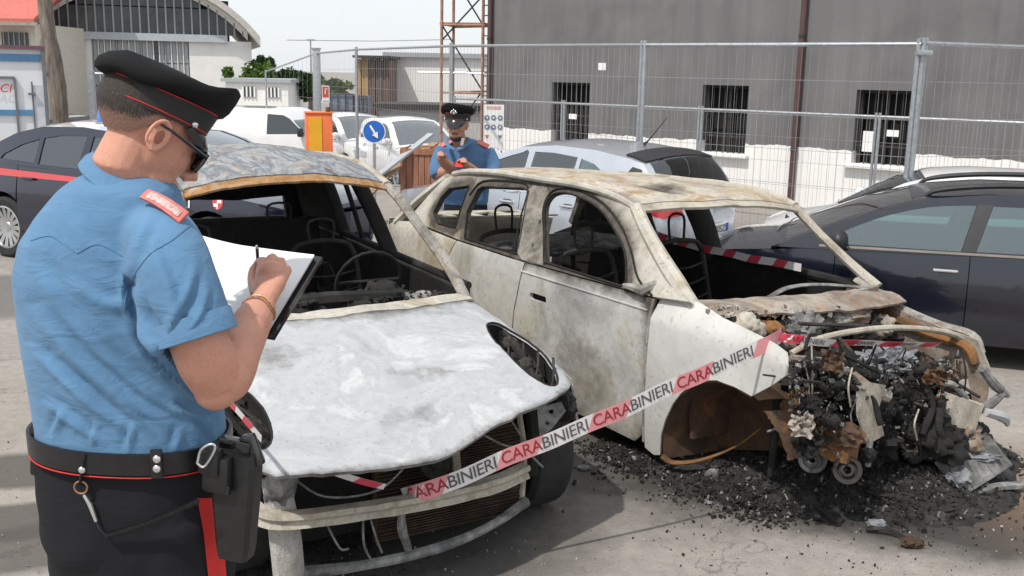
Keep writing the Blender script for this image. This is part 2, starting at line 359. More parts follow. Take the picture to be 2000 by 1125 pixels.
# ---- grey two-tone building
WP0 = V((4.33, 15.9, 0)); WU = V((.755, -.656, 0)); WN = V((-.656, -.755, 0))     # wall origin, along, outward
def wall_material():
    m, nt, ns, ls, b = _new('grey_over_white_render'); vec = _coord(ns, ls, 1)
    sx = ns.new('ShaderNodeSeparateXYZ'); ls.new(vec, sx.inputs[0])
    mp = ns.new('ShaderNodeMapping'); mp.inputs['Scale'].default_value = (3.5, 3.5, .6); ls.new(vec, mp.inputs['Vector'])
    n1 = _noise(ns, ls, mp.outputs[0], 1.0, 3, .6)
    ma = ns.new('ShaderNodeMath'); ma.operation = 'MULTIPLY_ADD'; ma.inputs[1].default_value = .11; ls.new(n1, ma.inputs[0]); ls.new(sx.outputs['Z'], ma.inputs[2])
    gt = ns.new('ShaderNodeMath'); gt.operation = 'GREATER_THAN'; gt.inputs[1].default_value = .995; ls.new(ma.outputs[0], gt.inputs[0])
    gc = _ramp(ns, ls, _noise(ns, ls, vec, 1.1, 8, .6), [(.3, (.142, .138, .142)), (.7, (.178, .172, .176))])
    gs = _ramp(ns, ls, _noise(ns, ls, vec, 2.3, 2, .4), [(.235, (.35, .35, .35)), (.26, (1, 1, 1))])
    gc = _mix(ns, ls, .6, gc, gs, 'MULTIPLY')
    mv = ns.new('ShaderNodeMapping'); mv.inputs['Scale'].default_value = (2.2, 2.2, .16); ls.new(vec, mv.inputs['Vector'])
    gc = _mix(ns, ls, .45, gc, _ramp(ns, ls, _noise(ns, ls, mv.outputs[0], 1.6, 7, .65), [(.35, (.66, .66, .66)), (.55, (1, 1, 1)), (.72, (1.16, 1.15, 1.13))]), 'MULTIPLY')
    gc = _mix(ns, ls, .5, gc, _ramp(ns, ls, _noise(ns, ls, vec, .7, 5, .6, .6), [(.40, (.8, .8, .8)), (.48, (1, 1, 1)), (.66, (1, 1, 1)), (.70, (1.12, 1.11, 1.10))]), 'MULTIPLY')
    wc = _ramp(ns, ls, _noise(ns, ls, vec, 2., 8, .65), [(.3, (.76, .75, .73)), (.7, (.83, .82, .80))])
    ls.new(_mix(ns, ls, gt.outputs[0], wc, gc), b.inputs['Base Color']); b.inputs['Roughness'].default_value = .9
    _bump(ns, ls, b, _noise(ns, ls, vec, 40, 4, .7), .25, .01); return m
gb = thing('grey_building', 'long dark grey rendered building with a white painted base and barred windows', 'building', WP0, math.atan2(WU.y, WU.x))
wins = [(-4.86, .28, -4.0, 1.82), (-1.70, .76, -.87, 1.84), (.89, .75, 1.70, 1.825)]
def wmap(u, z): return (u, 0, z)
panel('wall', [(-6.45, 0), (7, 0), (7, 8), (-6.45, 8)], wmap, wall_material(), gb, holes=[[(a, b_), (c, b_), (c, d), (a, d)] for a, b_, c, d in wins], step=None, thick=.32, ref=(0, 6, 4))
MBX = MB().box((-6.45+.16, 5.0, 4), (.32, 9.3, 8)); MBX.build('side_wall', mat('grey_render', (.15, .147, .15), .9, var=.1, scale=1.5), gb)
for a, b_, c, d in wins:
    wf = MB().box(((a+c)/2, .318, (b_+d)/2), (c-a+.3, .02, d-b_+.3)).build('window', DARKHOLE, gb)
    fr = MB()
    fr.box((a+.025, .20, (b_+d)/2), (.05, .05, d-b_)); fr.box((c-.025, .20, (b_+d)/2), (.05, .05, d-b_)); fr.box(((a+c)/2, .20, d-.025), (c-a-.1, .05, .05)); fr.box(((a+c)/2, .2, (b_+d)/2), (.05, .045, d-b_-.06))
    fr.build('frame', BAR, wf)
    nb = 8
    for i in range(nb):
        MB().tube([(a+(c-a)*(i+.5)/nb, .10, b_), (a+(c-a)*(i+.5)/nb, .10, d)], .010, 6).build('bar', BAR, wf)
    for q in (.25, .62):
        MB().box(((a+c)/2, .10, b_+(d-b_)*q), (c-a, .012, .03)).build('bar', BAR, wf)
    if b_ > .5: MB().box(((a+c)/2, -.04, b_-.03), (c-a+.16, .14, .055), bev=.008).build('sill', WHITE, wf)
# drainpipes
PIPE = mat('brown_drainpipe', (.085, .045, .04), .5, var=.2, scale=10)
for k, (u, lb) in enumerate(((-6.36, 'brown drainpipe at the left corner of the grey building'), (0.0, 'brown drainpipe down the middle of the grey wall'))):
    p = thing('drainpipe', lb, 'drainpipe', WP0+WU*u+WN*.07, gb.rotation_euler.z, 'brown drainpipes')
    MB().tube([(0, 0, .05), (0, 0, 7.9)], .048, 12).build('pipe', PIPE, p)
    for z in (.9, 2.6, 4.4): MB().lathe([(.05, -.02), (.058, -.02), (.058, .02), (.05, .02)], (0, 0, z), n=12).build('bracket', BAR, p)
# paper taped in the right window
o = MB().box((0, 0, .15), (.155, .004, .30)).build('paper_notice', PAPER); o.location = WP0+WU*1.09-WN*.07+V((0, 0, .93)); o.rotation_euler.z = gb.rotation_euler.z
tag(o, 'white paper notice behind the bars of the right hand window', 'notice')

# ---- mesh fence panels (upper row in front, lower row along the wall)
WIRE = mat('fence_wire', (.36, .36, .37), .5, .5, var=.2, scale=10)
def fence_panel(a, b, z0, z1, label, group, nv=26, hz=5, plate=None, r=.021, post=True, zb1=None):
    a = V(a); b = V(b); L = (b-a).length; t = thing('mesh_fence_panel', label, 'fence', a, math.atan2(b.y-a.y, b.x-a.x), group); zb1 = zb1 or z1
    zt = lambda x: z1+(zb1-z1)*x/L
    g0, g1 = gz(a.x, a.y), gz(b.x, b.y); zl = lambda x: g0+(g1-g0)*x/L
    MB().tube([(0, 0, zt(0)), (L, 0, zt(L))], r, 8).build('top_rail', STEEL, t)
    MB().tube([(0, 0, z0+g0), (L, 0, z0+g1)], r, 8).build('bottom_rail', STEEL, t)
    for x in (.025, L-.025):
        MB().tube([(x, 0, zl(x)+.02), (x, 0, zt(x)+.05)], r*1.1, 8).build('post', STEEL, t)
    w_ = MB()
    for i in range(1, nv): x = L*i/nv; w_.tube([(x, 0, z0+zl(x)), (x+.004*math.sin(i), 0, zt(x))], .0022, 3, caps=False)
    for j in range(1, hz): z = z0+(min(z1, zb1)-z0)*j/hz; w_.tube([(0, 0, z), (L, 0, z)], .0026, 3, caps=False)
    tag(w_.build('wire_mesh', WIRE, t), kind='stuff')
    if plate: MB().box((plate[0], -.012, plate[1]), (.16, .006, .085)).build('maker_plate', PAPER, t)
    for x in (.0, L): MB().box((x, 0, zl(x)+.06), (.22, .55, .12), bev=.02).build('foot_block', mat_block, t)
    return t
mat_block = mat('concrete_foot', (.30, .29, .27), .95, var=.2, scale=8, bump=.3)
U0, U1, U2, U3, U4 = (3.80, 9.9, 0), (1.43, 11.9, 0), (-1.02, 16.4, 0), (-3.15, 20.6, 0), (-4.62, 24.2, 0)
GU = 'tall mesh fence panels round the building site'
fence_panel(U0, U1, .18, 2.30, 'tall mesh fence panel between the two thick steel posts before the grey wall', GU, 34, 6)
fence_panel(U0, (7.2, 11.3, 0), .18, 2.31, 'tall mesh fence panel at the far right behind the dark blue estate car', GU, 34, 6)
fence_panel(U1, U2, .18, 2.30, 'tall mesh fence panel in front of the doorway, just right of the scaffold tower', GU, 44, 6, plate=(.85, 2.06), zb1=2.36)
fence_panel(U2, U3, .18, 2.36, 'tall mesh fence panel crossing in front of the white shed wall', GU, 40, 6, zb1=2.36)
fence_panel(U3, U4, .18, 2.36, 'tall mesh fence panel before the brown planked shed', GU, 34, 6, zb1=2.33)
gate = fence_panel(U4, (-6.6, 27.5, 0), .18, 2.33, 'open mesh gate hanging from the thick steel post near the orange pillar', GU, 12, 3, zb1=1.88)
p = thing('steel_post', 'thick leaning galvanised post at the right of the tall fence', 'post', (3.80, 9.9, 0))
MB().box((.02, .05, 1.18), (.075, .06, 2.36), R=M.Rotation(.012, 3, 'Y')).build('shaft', STEEL, p); MB().box((.03, .02, 2.22), (.14, .13, .05), bev=.01).build('clamp', STEEL, p)
p = thing('steel_post', 'thick galvanised gate post left of the red notice', 'post', U4)
MB().box((0, 0, .88), (.16, .16, 3.08), bev=.01).build('shaft', STEEL, p); MB().box((0, 0, 2.44), (.2, .2, .03), bev=.005).build('cap', STEEL, p)
LF = [WP0+WN*1.2+WU*u for u in (-6.2, -3.64, -1.0, 1.72, 4.5)]
for i, lb in enumerate(('low mesh fence panel left, behind the silver car roof', 'low mesh fence panel with a small white plate, between doorway and middle window', 'low mesh fence panel before the brown middle drainpipe', 'low mesh fence panel below the right hand barred window')):
    fence_panel(LF[i], LF[i+1], .12, 1.49, lb, 'low mesh fence panels along the grey wall', 26, 4, plate=(.22, 1.28) if i in (1, 3) else None, r=.019)

# ---- scaffold tower
SCR = mat('rusty_scaffold', (.36, .20, .14), .7, .2, var=.5, scale=9)
SC0 = at(862, 200, 21.5); SC0.z = 0
sc = thing('scaffold_tower', 'rusty scaffold tower with a plank deck at the corner of the grey building', 'scaffold', SC0, -.18)
for x, y in ((0, 0), (.86, 0), (0, 1.0), (.86, 1.0)): MB().tube([(x, y, -.4), (x, y, 6)], .032, 8).build('standard', SCR, sc)
for z in (.4, 1.55, 1.95, 2.9, 3.55, 4.2):
    for y in (0, 1.0): MB().tube([(-.5 if z in (1.95, 3.55) and not y else -.03, y, z), (.90, y, z+.03*y)], .022, 6).build('ledger', STEEL if z in (1.95, 3.55) else SCR, sc)
for x0, z0, x1, z1 in ((0, .4, .86, 1.6), (.86, 1.6, 0, 2.9), (0, 2.6, .86, 3.5), (.86, 2.9, 0, 4.2)): MB().tube([(x0, .02, z0), (x1, .02, z1)], .018, 6).build('brace', BAR, sc)
for y in (.12, .38, .64, .90): MB().box((.43, y, 2.93), (.95, .23, .05)).build('plank', WOOD, sc)
for i in range(14):
    MB().tube([(.86, .1, .7+i*.2), (1.15, .1, .7+i*.2)], .012, 5).build('rung', SCR, sc)
MB().tube([(1.15, .1, .3), (1.15, .1, 5.5)], .022, 6).build('ladder_stile', SCR, sc)

# ---- far buildings on the left
HX = 50.0
ha = at(50, 72, HX); hb = at(500, 76, HX); hw = (hb-ha).length/2; hc = (ha+hb)/2; zb = hc.z+.6
R_ = hw*281/225; cz = -hw*169/225
hg = thing('hangar', 'white hangar with an arched roof, dark glazed gable and tall glazed door', 'building', (hc.x, HX, -.6), math.radians(17))
def arch(x, dr=0): return zb+cz+math.sqrt(max(0, (R_+dr)**2-x*x))
wx = hw*.93
dx0, dx1, dz0, dz1 = (at(187, 100, HX).x-hc.x, at(365, 100, HX).x-hc.x, 0, at(280, 68, HX).z+.6)
panel('wall', [(-wx, 0), (wx, 0), (wx, zb-.05), (-wx, zb-.05)], lambda u, z: (u, 0, z), WHITE, hg, holes=[[(dx0, .0001+.3), (dx1, .3), (dx1, dz1), (dx0, dz1)]], step=None, thick=.3, ref=(0, 6, 4))
MB().box((0, 7, zb/2), (wx*2, 13, zb-.1)).build('body', WHITE, hg)
rf = MB(); n = 40; ring = []
xs = [-hw+2*hw*i/n for i in range(n+1)]
sec = [(x, arch(x, .12)) for x in xs]+[(x, arch(x, -.16)) for x in reversed(xs)]
rf.rings([[V((x, -.9, z)) for x, z in sec], [V((x, 16, z)) for x, z in sec]]); rf.build('roof', mat('pale_roof_edge', (.52, .50, .46), .8, var=.15), hg)
tr = MB(); sec = [(x, arch(x, -.16)) for x in xs[2:-2]]; sec2 = [(x, arch(x, -.42)) for x in xs[2:-2]]
tr.prism([V((x, -.06, z)) for x, z in sec]+[V((x, -.06, z)) for x, z in reversed(sec2)], (0, .12, 0)); tr.build('gable_trim', WHITE, hg)
GLZ = mat('dark_glazing', (.075, .082, .09), .25, var=.35, scale=1.5)
MUL = mat('grey_mullion', (.36, .38, .40), .6, var=.1)
MB().box((0, -.12, zb+.05), (hw*1.45, .2, .34)).build('lintel', mat('grey_lintel', (.46, .50, .54), .7, var=.1), hg)
nc = 26
for i in range(nc):
    x0 = -wx+2*wx*i/nc; x1 = -wx+2*wx*(i+1)/nc
    for r in range(2):
        zlo = zb+.22+r*1.25; tops = [min(zlo+1.2, arch(x, -.45)) if r == 0 else arch(x, -.45) for x in (x0+.03, x1-.03)]
        if min(tops) < zlo+.1: continue
        MB().prism([(x0+.03, 0, zlo), (x1-.03, 0, zlo), (x1-.03, 0, tops[1]), (x0+.03, 0, tops[0])], (0, .05, 0)).build('pane', GLZ, hg)
    zt = arch(x0, -.3)
    if zt > zb+.3: MB().box((x0, -.02, (zb+.2+zt)/2), (.07, .08, zt-zb-.2)).build('mullion', MUL, hg)
MB().box((0, .11, zb+.9), (wx*1.6, .02, 1.9)).build('gable_back', DARKHOLE, hg)
nd = 16
for i in range(nd):
    x0 = dx0+(dx1-dx0)*i/nd; x1 = dx0+(dx1-dx0)*(i+1)/nd
    for zz0, zz1 in ((.3, 1.6), (1.65, 2.7), (2.75, dz1-.05)):
        if zz1 > zz0: MB().box(((x0+x1)/2, .1, (zz0+zz1)/2), (x1-x0-.1, .05, zz1-zz0)).build('pane', GLZ if i == 10 and zz0 > 2.7 else MUL, hg)
    MB().box((x0, .04, dz1/2+.15), (.05, .08, dz1-.3)).build('mullion', WHITE if i % 4 else MUL, hg)
# red-roofed annexe in front of the hangar's left
an = thing('red_roofed_annexe', 'cream annexe with a red roof left of the hangar', 'building', at(0, 100, 44).xy.to_3d())
a1 = at(92, 0, 44); a2 = at(30, 45, 44)
ax1 = at(66, 60, 44).x-an.location.x
MB().box((ax1-4, 2.6, a2.z/2-.35), (8, 5, a2.z+.7)).build('wall', mat('cream_render', (.62, .58, .50), .85, var=.1), an)
RR = MB(); zr = a2.z; RR.prism([(-5, -.7, zr+.0), (ax1+.35, -.7, zr+.02), (ax1+1.0, 1.2, zr+1.45), (ax1+1.0, 5, zr+2.6), (-5, 5, zr+2.6)], (0, 0, .14)); RR.build('roof', mat('red_roof_sheet', (.50, .13, .10), .7, var=.2, scale=3, stretch=(4, 1, 1)), an)
o = MB().box((at(28, 78, 44).x-an.location.x, .08, at(28, 78, 44).z), (1.1, .1, .62)).build('window', GLZ, an)
for i in range(5): MB().box((at(28, 78, 44).x-an.location.x-.44+i*.22, .0, at(28, 78, 44).z), (.03, .05, .62)).build('bar', MUL, o)
MB().box((ax1/2-2, -.72, zr-.05), (ax1+5, .12, .14)).build('gutter', mat('grey_gutter', (.3, .27, .24), .7), an)
# long low white building, white shed, brown planked shed, far shed
def slab(name, label, px0, px1, pyt, Y, mt, depth=4, windows=(), roofmat=None, cat='building'):
    a = at(px0, pyt, Y); b = at(px1, pyt, Y); t = thing(name, label, cat, ((a.x+b.x)/2, Y, 0)); w_ = b.x-a.x; h = (a.z+b.z)/2
    MB().box((0, depth/2, h/2-.35), (w_, depth, h+.7)).build('wall', mt, t)
    MB().box((0, depth/2, h+.06), (w_+.3, depth+.3, .14)).build('roof', roofmat or MUL, t)
    for x0, y0, x1, y1 in windows:
        p = at(x0, y0, Y); q = at(x1, y1, Y); wn_ = MB().box(((p.x+q.x)/2-t.location.x, -.02, (p.z+q.z)/2), (q.x-p.x, .06, p.z-q.z)).build('window', GLZ, t)
        for k in (0, .33, .66, 1): MB().box((p.x+(q.x-p.x)*k-t.location.x, -.06, (p.z+q.z)/2), (.06, .05, p.z-q.z)).build('mullion', WHITE, wn_)
    return t
slab('low_office', 'long low white office building with small windows behind the van', 440, 562, 160, 42, WHITE, windows=[(475, 169, 498, 189), (523, 171, 545, 190)])
slab('white_shed', 'plain white shed wall behind the scaffold tower', 758, 950, 112, 33, WHITE, 5)
slab('grey_shed', 'low grey shed beyond the white shed under the scaffold', 740, 950, 214, 27, mat('dull_white_wall', (.5, .5, .49), .9, var=.1), 2, roofmat=BAR)
bs = thing('planked_shed', 'brown planked shed end beside the white shed', 'shed', (at(730, 150, 31).x, 31, 0))
x0, x1, ht = at(698, 112, 31).x-bs.location.x, at(760, 112, 31).x-bs.location.x, at(728, 115, 31).z
BRN = mat('brown_boards', (.155, .105, .085), .85, var=.35, scale=4, stretch=(3, 3, .4)); OCH = mat('ochre_boards', (.42, .27, .12), .85, var=.35, scale=4, stretch=(3, 3, .4))
for i in range(9):
    a, b = x0+(x1-x0)*i/9, x0+(x1-x0)*(i+1)/9
    MB().box(((a+b)/2, .03*(i % 2), ht/2-.35+.02*(i % 3)), (b-a-.012, .06, ht+.7)).build('plank', OCH if i < 3 else BRN, bs)
MB().box(((x0+x1)/2, 1.1, ht/2-.35), (x1-x0, 2, ht+.65)).build('shed_body', BRN, bs); MB().box(((x0+x1)/2, .9, ht+.06), (x1-x0+.2, 2.4, .07)).build('roof', BAR, bs)
# blue-grey storage cages behind the orange pillar
TARP = mat('blue_grey_tarp', (.17, .20, .28), .7, var=.35, scale=3)
for i, (px0, px1, pyt, lb) in enumerate(((644, 690, 183, 'blue grey stacked storage cage directly behind the red notice'), (690, 716, 187, 'blue grey stacked storage cage next to the planked shed'))):
    a, b = at(px0, pyt, 29), at(px1, pyt, 29); t = thing('storage_cage', lb, 'cage', ((a.x+b.x)/2, 29, 0), 0, 'stacked storage cages'); w_ = b.x-a.x; h = a.z
    MB().box((0, .5, h/2-.3), (w_*.96, .9, h*.98+.6)).build('load', TARP, t)
    for k in range(4): MB().tube([(-w_/2+w_*k/3, .0, -.62), (-w_/2+w_*k/3, 0, h)], .02, 5).build('upright', BAR, t)
    for z in (h*.33, h*.66, h): MB().tube([(-w_/2, 0, z), (w_/2, 0, z)], .02, 5).build('rail', BAR, t)
# far lamp post
lp = at(608, 160, 70); t = thing('lamp_post', 'thin lamp post with a small head against the sky', 'lamp post', (lp.x, 70, 0)); zt = at(608, 78, 70).z
MB().tube([(0, 0, -.62), (0, 0, zt)], [.09, .05], 8).build('pole', STEEL, t); MB().box((0, 0, zt), (.55, .3, .12), bev=.03).build('lamp_head', MUL, t)
o = MB().tube([at(560, 78, 75), at(730, 80, 75), at(880, 77, 75)], .035, 4).build('overhead_wire', MUL); tag(o, 'thin overhead wire crossing the pale sky', 'wire')

# ---- trees and shrubs
def leafmat(name, c):
    return mat(name, c, .7, var=.45, scale=1.5, spec=.2)
LEAF = [leafmat('leaf_mid', (.075, .13, .028)), leafmat('leaf_dark', (.035, .065, .022)), leafmat('leaf_light', (.13, .19, .04))]
BARK = mat('bark', (.20, .165, .135), .95, var=.6, scale=6, stretch=(4, 4, .6), bump=1.2, fine=22)
def crown(name, parent, c, r, n, size, mt, seed=1):
    rnd = random.Random(seed); mb = MB()
    cl = [(V((rnd.gauss(0, .5)*r[0], rnd.gauss(0, .5)*r[1], rnd.uniform(-.8, .8)*r[2])), rnd.uniform(.25, .5)) for _ in range(16)]
    for i in range(n):
        k, q = rnd.choice(cl); d = V((rnd.gauss(0, 1), rnd.gauss(0, 1), rnd.gauss(0, 1))).normalized()*(rnd.random()**.4)*q
        p = V(c)+k+V((d.x*r[0], d.y*r[1], d.z*r[2])); s_ = size*rnd.uniform(.6, 1.4)
        R = Q((rnd.gauss(0, 1), rnd.gauss(0, 1), rnd.gauss(0, 1), rnd.gauss(0, 1))).normalized().to_matrix()
        mb.add([p+R @ V((-s_, 0, 0)), p+R @ V((0, -s_*.5, .1*s_)), p+R @ V((s_, 0, 0)), p+R @ V((0, s_*.5, .1*s_))], [(0, 1, 2, 3)])
    return mb.build(name, mt, parent, 180)
def tree(px, pyt, pyb, Y, wpx, mi, label, name='tree', n=1500, seed=1, grp=None):
    b = at(px, pyb, Y); a = at(px, pyt, Y); rx = wpx/2/FPX*Y*1.02
    t = thing(name, label, 'tree' if name != 'shrub' else 'shrub', (b.x, Y, 0), 0, grp); zc = (a.z+b.z)/2; rz_ = abs(a.z-b.z)/2
    MB().tube(crv([(0, 0, -.65), (.05, 0, zc*.5), (-.05, .05, zc)], 4), [.14, .1, .05], 7).build('trunk', BARK, t)
    crown('crown', t, (0, 0, zc), (rx, rx*.8, rz_), n, .13*Y/40, LEAF[mi], seed)
GT = 'trees beyond the yard'
tree(505, 112, 200, 46, 60, 0, 'bright green bushy tree at the right edge of the hangar', seed=2, grp=GT)
tree(509, 112, 150, 50, 14, 1, 'narrow dark cypress, left of the two behind the low office', 'cypress_tree', 700, 3, GT)
tree(527, 116, 150, 50, 14, 1, 'narrow dark cypress, right of the two behind the low office', 'cypress_tree', 700, 4, GT)
tree(560, 138, 195, 48, 70, 1, 'dull green broad tree seen through the open mesh gate', seed=5, grp=GT)
tree(605, 142, 200, 44, 46, 1, 'dark green tree just left of the thick gate post', seed=6, grp=GT)
tree(655, 156, 190, 40, 60, 0, 'bright green hedge tree above the storage cages', seed=7, grp=GT)
# bare trunk on the left
tp = at(118, 240, 17.5); tt = thing('tree', 'bare pale tree trunk with a burl between the box truck and the hangar', 'tree', (tp.x, 17.5, 0))
def trunk_fn():
    mb = MB(); rr = []
    zs = [i*.2 for i in range(-2, 30)]; px = [(0, .0), (.6, 0), (1.6, -.02), (2.3, -.09), (2.9, -.12), (3.6, -.13), (6, -.2)]
    rad = [(0, .26), (.35, .19), (.9, .155), (1.8, .135), (2.1, .15), (2.4, .115), (3, .12), (6, .10)]
    for z in zs:
        ring = []
        for k in range(18):
            th = 2*math.pi*k/18; r = interp(rad, z)*(1+.16*N.noise(V((math.cos(th)*1.5, math.sin(th)*1.5, z*1.1)))+.08*N.noise(V((math.cos(th)*5, math.sin(th)*5, z*3))))
            if 1.85 < z < 2.35: r += .05*max(0, -math.cos(th))*math.sin((z-1.85)/.5*math.pi)
            ring.append(V((interp(px, z)+r*math.cos(th), r*math.sin(th), z)))
        rr.append(ring)
    return mb.rings(rr)
trunk_fn().build('trunk', BARK, tt)
for z, d in ((4.6, (1, -.3, .8)), (5.0, (-1, .2, .7)), (5.4, (.3, .8, 1))): MB().tube(crv([(-.17, 0, z), V((-.17, 0, z))+V(d)*.6, V((-.2, 0, z))+V(d)*1.5+V((0, 0, .4))], 4), [.07, .03], 6).build('limb', BARK, tt)
crown('crown', tt, (-.2, .3, 7.6), (1.7, 1.7, 1.3), 3000, .09, LEAF[1], 9)
p = thing('steel_post', 'grey steel post standing beside the tree trunk', 'post', (at(181, 200, 16).x, 16, 0)); zt = at(181, 137, 16).z
MB().box((0, 0, zt/2-.15), (.085, .085, zt+.3)).build('shaft', STEEL, p); MB().tube([(0, 0, zt-.05), (.5, .1, zt-.05)], .018, 6).build('rail', STEEL, p)
# ================================================================ PARKED VEHICLES
RUBBER = mat('tyre_rubber', (.022, .022, .022), .85, var=.3, scale=12, bump=.2)
ALLOY = mat('alloy_rim', (.55, .56, .57), .3, .8, var=.15, scale=10)
CHROME = mat('chrome', (.75, .75, .76), .12, 1., var=.05)
TRIM = mat('black_trim', (.02, .02, .022), .5, var=.25, scale=10)
INTER = mat('car_interior', (.075, .078, .08), .8, var=.3, scale=8)
GLASS = glassmat('tinted_glass', (.55, .70, .67), .17)
GLASSD = glassmat('dark_tinted_glass', (.22, .30, .29), .12)
SCREEN = glassmat('windscreen_glass', (.35, .42, .42), .30)
REDL = mat('tail_lamp_red', (.45, .015, .02), .15, var=.2, scale=20, coat=1)
LAMP = mat('headlamp', (.55, .57, .6), .12, .2, var=.2, scale=20, coat=1)
def paint(name, c, metal=.0, rough=.28, var=.06):
    return mat(name, c, rough, metal, var=var, scale=3, coat=1., rvar=.06)
def wheel(parent, x, y, r, w, side, rim=ALLOY, spokes=10, rimr=.66):
    ax = V((0, side, 0)); t = MB()
    t.lathe([(r*rimr, -w*.5), (r*.9, -w*.52), (r*.985, -w*.40), (r, -w*.2), (r, w*.2), (r*.985, w*.40), (r*.9, w*.52), (r*rimr, w*.5), (r*rimr, -w*.5)], (x, y, r), ax, 32)
    ty = t.build('wheel', RUBBER, parent)
    k = MB(); k.lathe([(r*rimr, -w*.35), (r*rimr*1.02, w*.48), (r*rimr*.93, w*.50), (r*rimr*.90, w*.36), (r*rimr*.86, -w*.3)], (x, y, r), ax, 32)
    k.lathe([(.0, w*.36), (r*.14, w*.36), (r*.19, w*.28), (r*.19, .0)], (x, y, r), ax, 16)
    for i in range(spokes):
        a = 2*math.pi*i/spokes; d = V((math.cos(a), 0, math.sin(a))); p = V((-math.sin(a), 0, math.cos(a))); c = V((x, y, r))
        w0, w1 = r*.055, r*.075
        q = [c+d*r*.15+p*w0+ax*w*.32, c+d*r*.15-p*w0+ax*w*.32, c+d*r*rimr*.92-p*w1+ax*w*.42, c+d*r*rimr*.92+p*w1+ax*w*.42]
        k.prism(q, ax*(-w*.12))
    k.build('rim', rim, ty)
    MB().lathe([(0, -w*.05), (r*rimr*.9, -w*.05)], (x, y, r), ax, 24).build('brake_disc', BAR, ty)
    return ty
class Car:
    """wrap-round lower shell + greenhouse + top sheet, all cut from the same body surface"""
    def __init__(s, name, label, cat, loc, yaw, plan, zu, gh, tum=.42, inset=None, sill=.2, group=None):
        s.root = thing(name, label, cat, loc, math.radians(yaw), group)
        P = crv([(a, b, 0) for a, b in plan], 8); s.P = P; d = [0]
        for a, b in zip(P, P[1:]): d.append(d[-1]+(b-a).length)
        s.d = d; s.S = d[-1]; s.zu = zu; s.gh = gh; s.tum = tum; s.sill = sill
        s.inset = inset or [(sill, .055), (sill+.12, .012), (.52, 0), (.68, .004), (.80, .02), (.95, .045), (1.2, .07)]
        s.maxi = max(range(len(P)), key=lambda i: P[i].y)
    def pt(s, q):
        q = min(max(q, 0), s.S)
        lo, hi = 0, len(s.d)-1
        while hi-lo > 1:
            m_ = (lo+hi)//2
            if s.d[m_] <= q: lo = m_
            else: hi = m_
        t = (q-s.d[lo])/(s.d[hi]-s.d[lo]+1e-9); p = s.P[lo].lerp(s.P[hi], t)
        T = (s.P[min(hi+1, len(s.P)-1)]-s.P[max(lo-1, 0)]).normalized(); return p, V((-T.y, T.x, 0))*-1
    def s_of_x(s, x, ymin=.45):
        best = min((abs(p.x-x)+(10 if p.y < ymin else 0), i) for i, p in enumerate(s.P))[1]
        # refine linearly
        for i in (best-1, best):
            if 0 <= i < len(s.P)-1:
                a, b = s.P[i], s.P[i+1]
                if (a.x-x)*(b.x-x) <= 0 and abs(a.x-b.x) > 1e-6: return s.d[i]+(s.d[i+1]-s.d[i])*(a.x-x)/(a.x-b.x)
        return s.d[best]
    def ybody(s, x): return s.pt(s.s_of_x(x))[0].y
    def low(s, side, off=0.):
        def f(q, z):
            sg = side if q >= 0 else -side
            p, n = s.pt(abs(q)); i = sinterp(s.inset, z)-off; p = p+n*i*(-1 if n.y > 0 or (abs(n.y) < 1e-3 and n.x*p.x > 0) else 1)
            return (p.x, p.y*sg, z)
        return f
    def zbelt(s, x): return interp(s.zu, x)
    def g(s, side, off=0.):
        def f(x, z):
            zb_ = s.zbelt(x); y = s.ybody(x)-sinterp(s.inset, zb_)-s.tum*(z-zb_)-.10*max(0, z-zb_)**2+off; return (x, y*side, z)
        return f
    def zr(s, x):
        return interp(sorted(s.gh), x)
    def top(s, off=0., crown=.05, bow=.06, zfun=None):
        def f(x, v):
            z = s.zr(x) if zfun is None else zfun(x); y = s.g(1)(x, z)[1] if z > s.zbelt(x)+.01 else s.low(1)(s.s_of_x(x, .05), z)[1]
            return (x+bow_x(x, v), v*y, z+crown*(1-v*v)+off)
        def bow_x(x, v): return bow*(1-v*v)*s.slope(x)
        return f
    def slope(s, x):
        d = (s.zr(x+.03)-s.zr(x-.03))/.06; return max(-1, min(1, -d*1.3))
    def side_piece(s, name, x0, x1, mt, side, arch=None, ztop=None, zlow=None, lean0=0, lean1=0, step=(.09, .06), holes=(), parent=None, off=0.):
        """piece of lower shell between x0 (front) and x1 (rear)"""
        zl = zlow if zlow is not None else s.sill; n = 10; top_ = []
        for i in range(n+1):
            x = x0+(x1-x0)*i/n; top_.append((s.s_of_x(x), (ztop(x) if ztop else s.zbelt(x))-.003))
        bot = []
        if arch:
            ax, ar, az = arch; sa = s.s_of_x(ax); h = az-zl; dx = math.sqrt(max(.0001, ar*ar-h*h)) if az > zl else ar
            a0 = math.degrees(math.atan2(zl-az, dx))
            pts = arcpts(sa, az, ar, a0, 180-a0, 18)
            s1, s0 = s.s_of_x(x1), s.s_of_x(x0)
            pts = [p for p in pts if s0+.01 < p[0] < s1-.01]
            if pts[0][0] < s1-.02 and pts[0][1] < zl+.03: bot = [(s1, zl)]+pts
            else: bot = pts if pts[0][1] >= zl+.03 and False else [(s1, zl)]+pts
            if abs(ax-x0) < ar*.9 and x0 < ax+ar and s.s_of_x(x0) > sa-ar+.02: bot = bot
            else: bot += [(s0, zl)]
        else: bot = [(s.s_of_x(x1), zl), (s.s_of_x(x0), zl)]
        return panel(name, top_+bot, s.low(side, off), mt, parent or s.root, holes=holes, step=step, thick=.02)
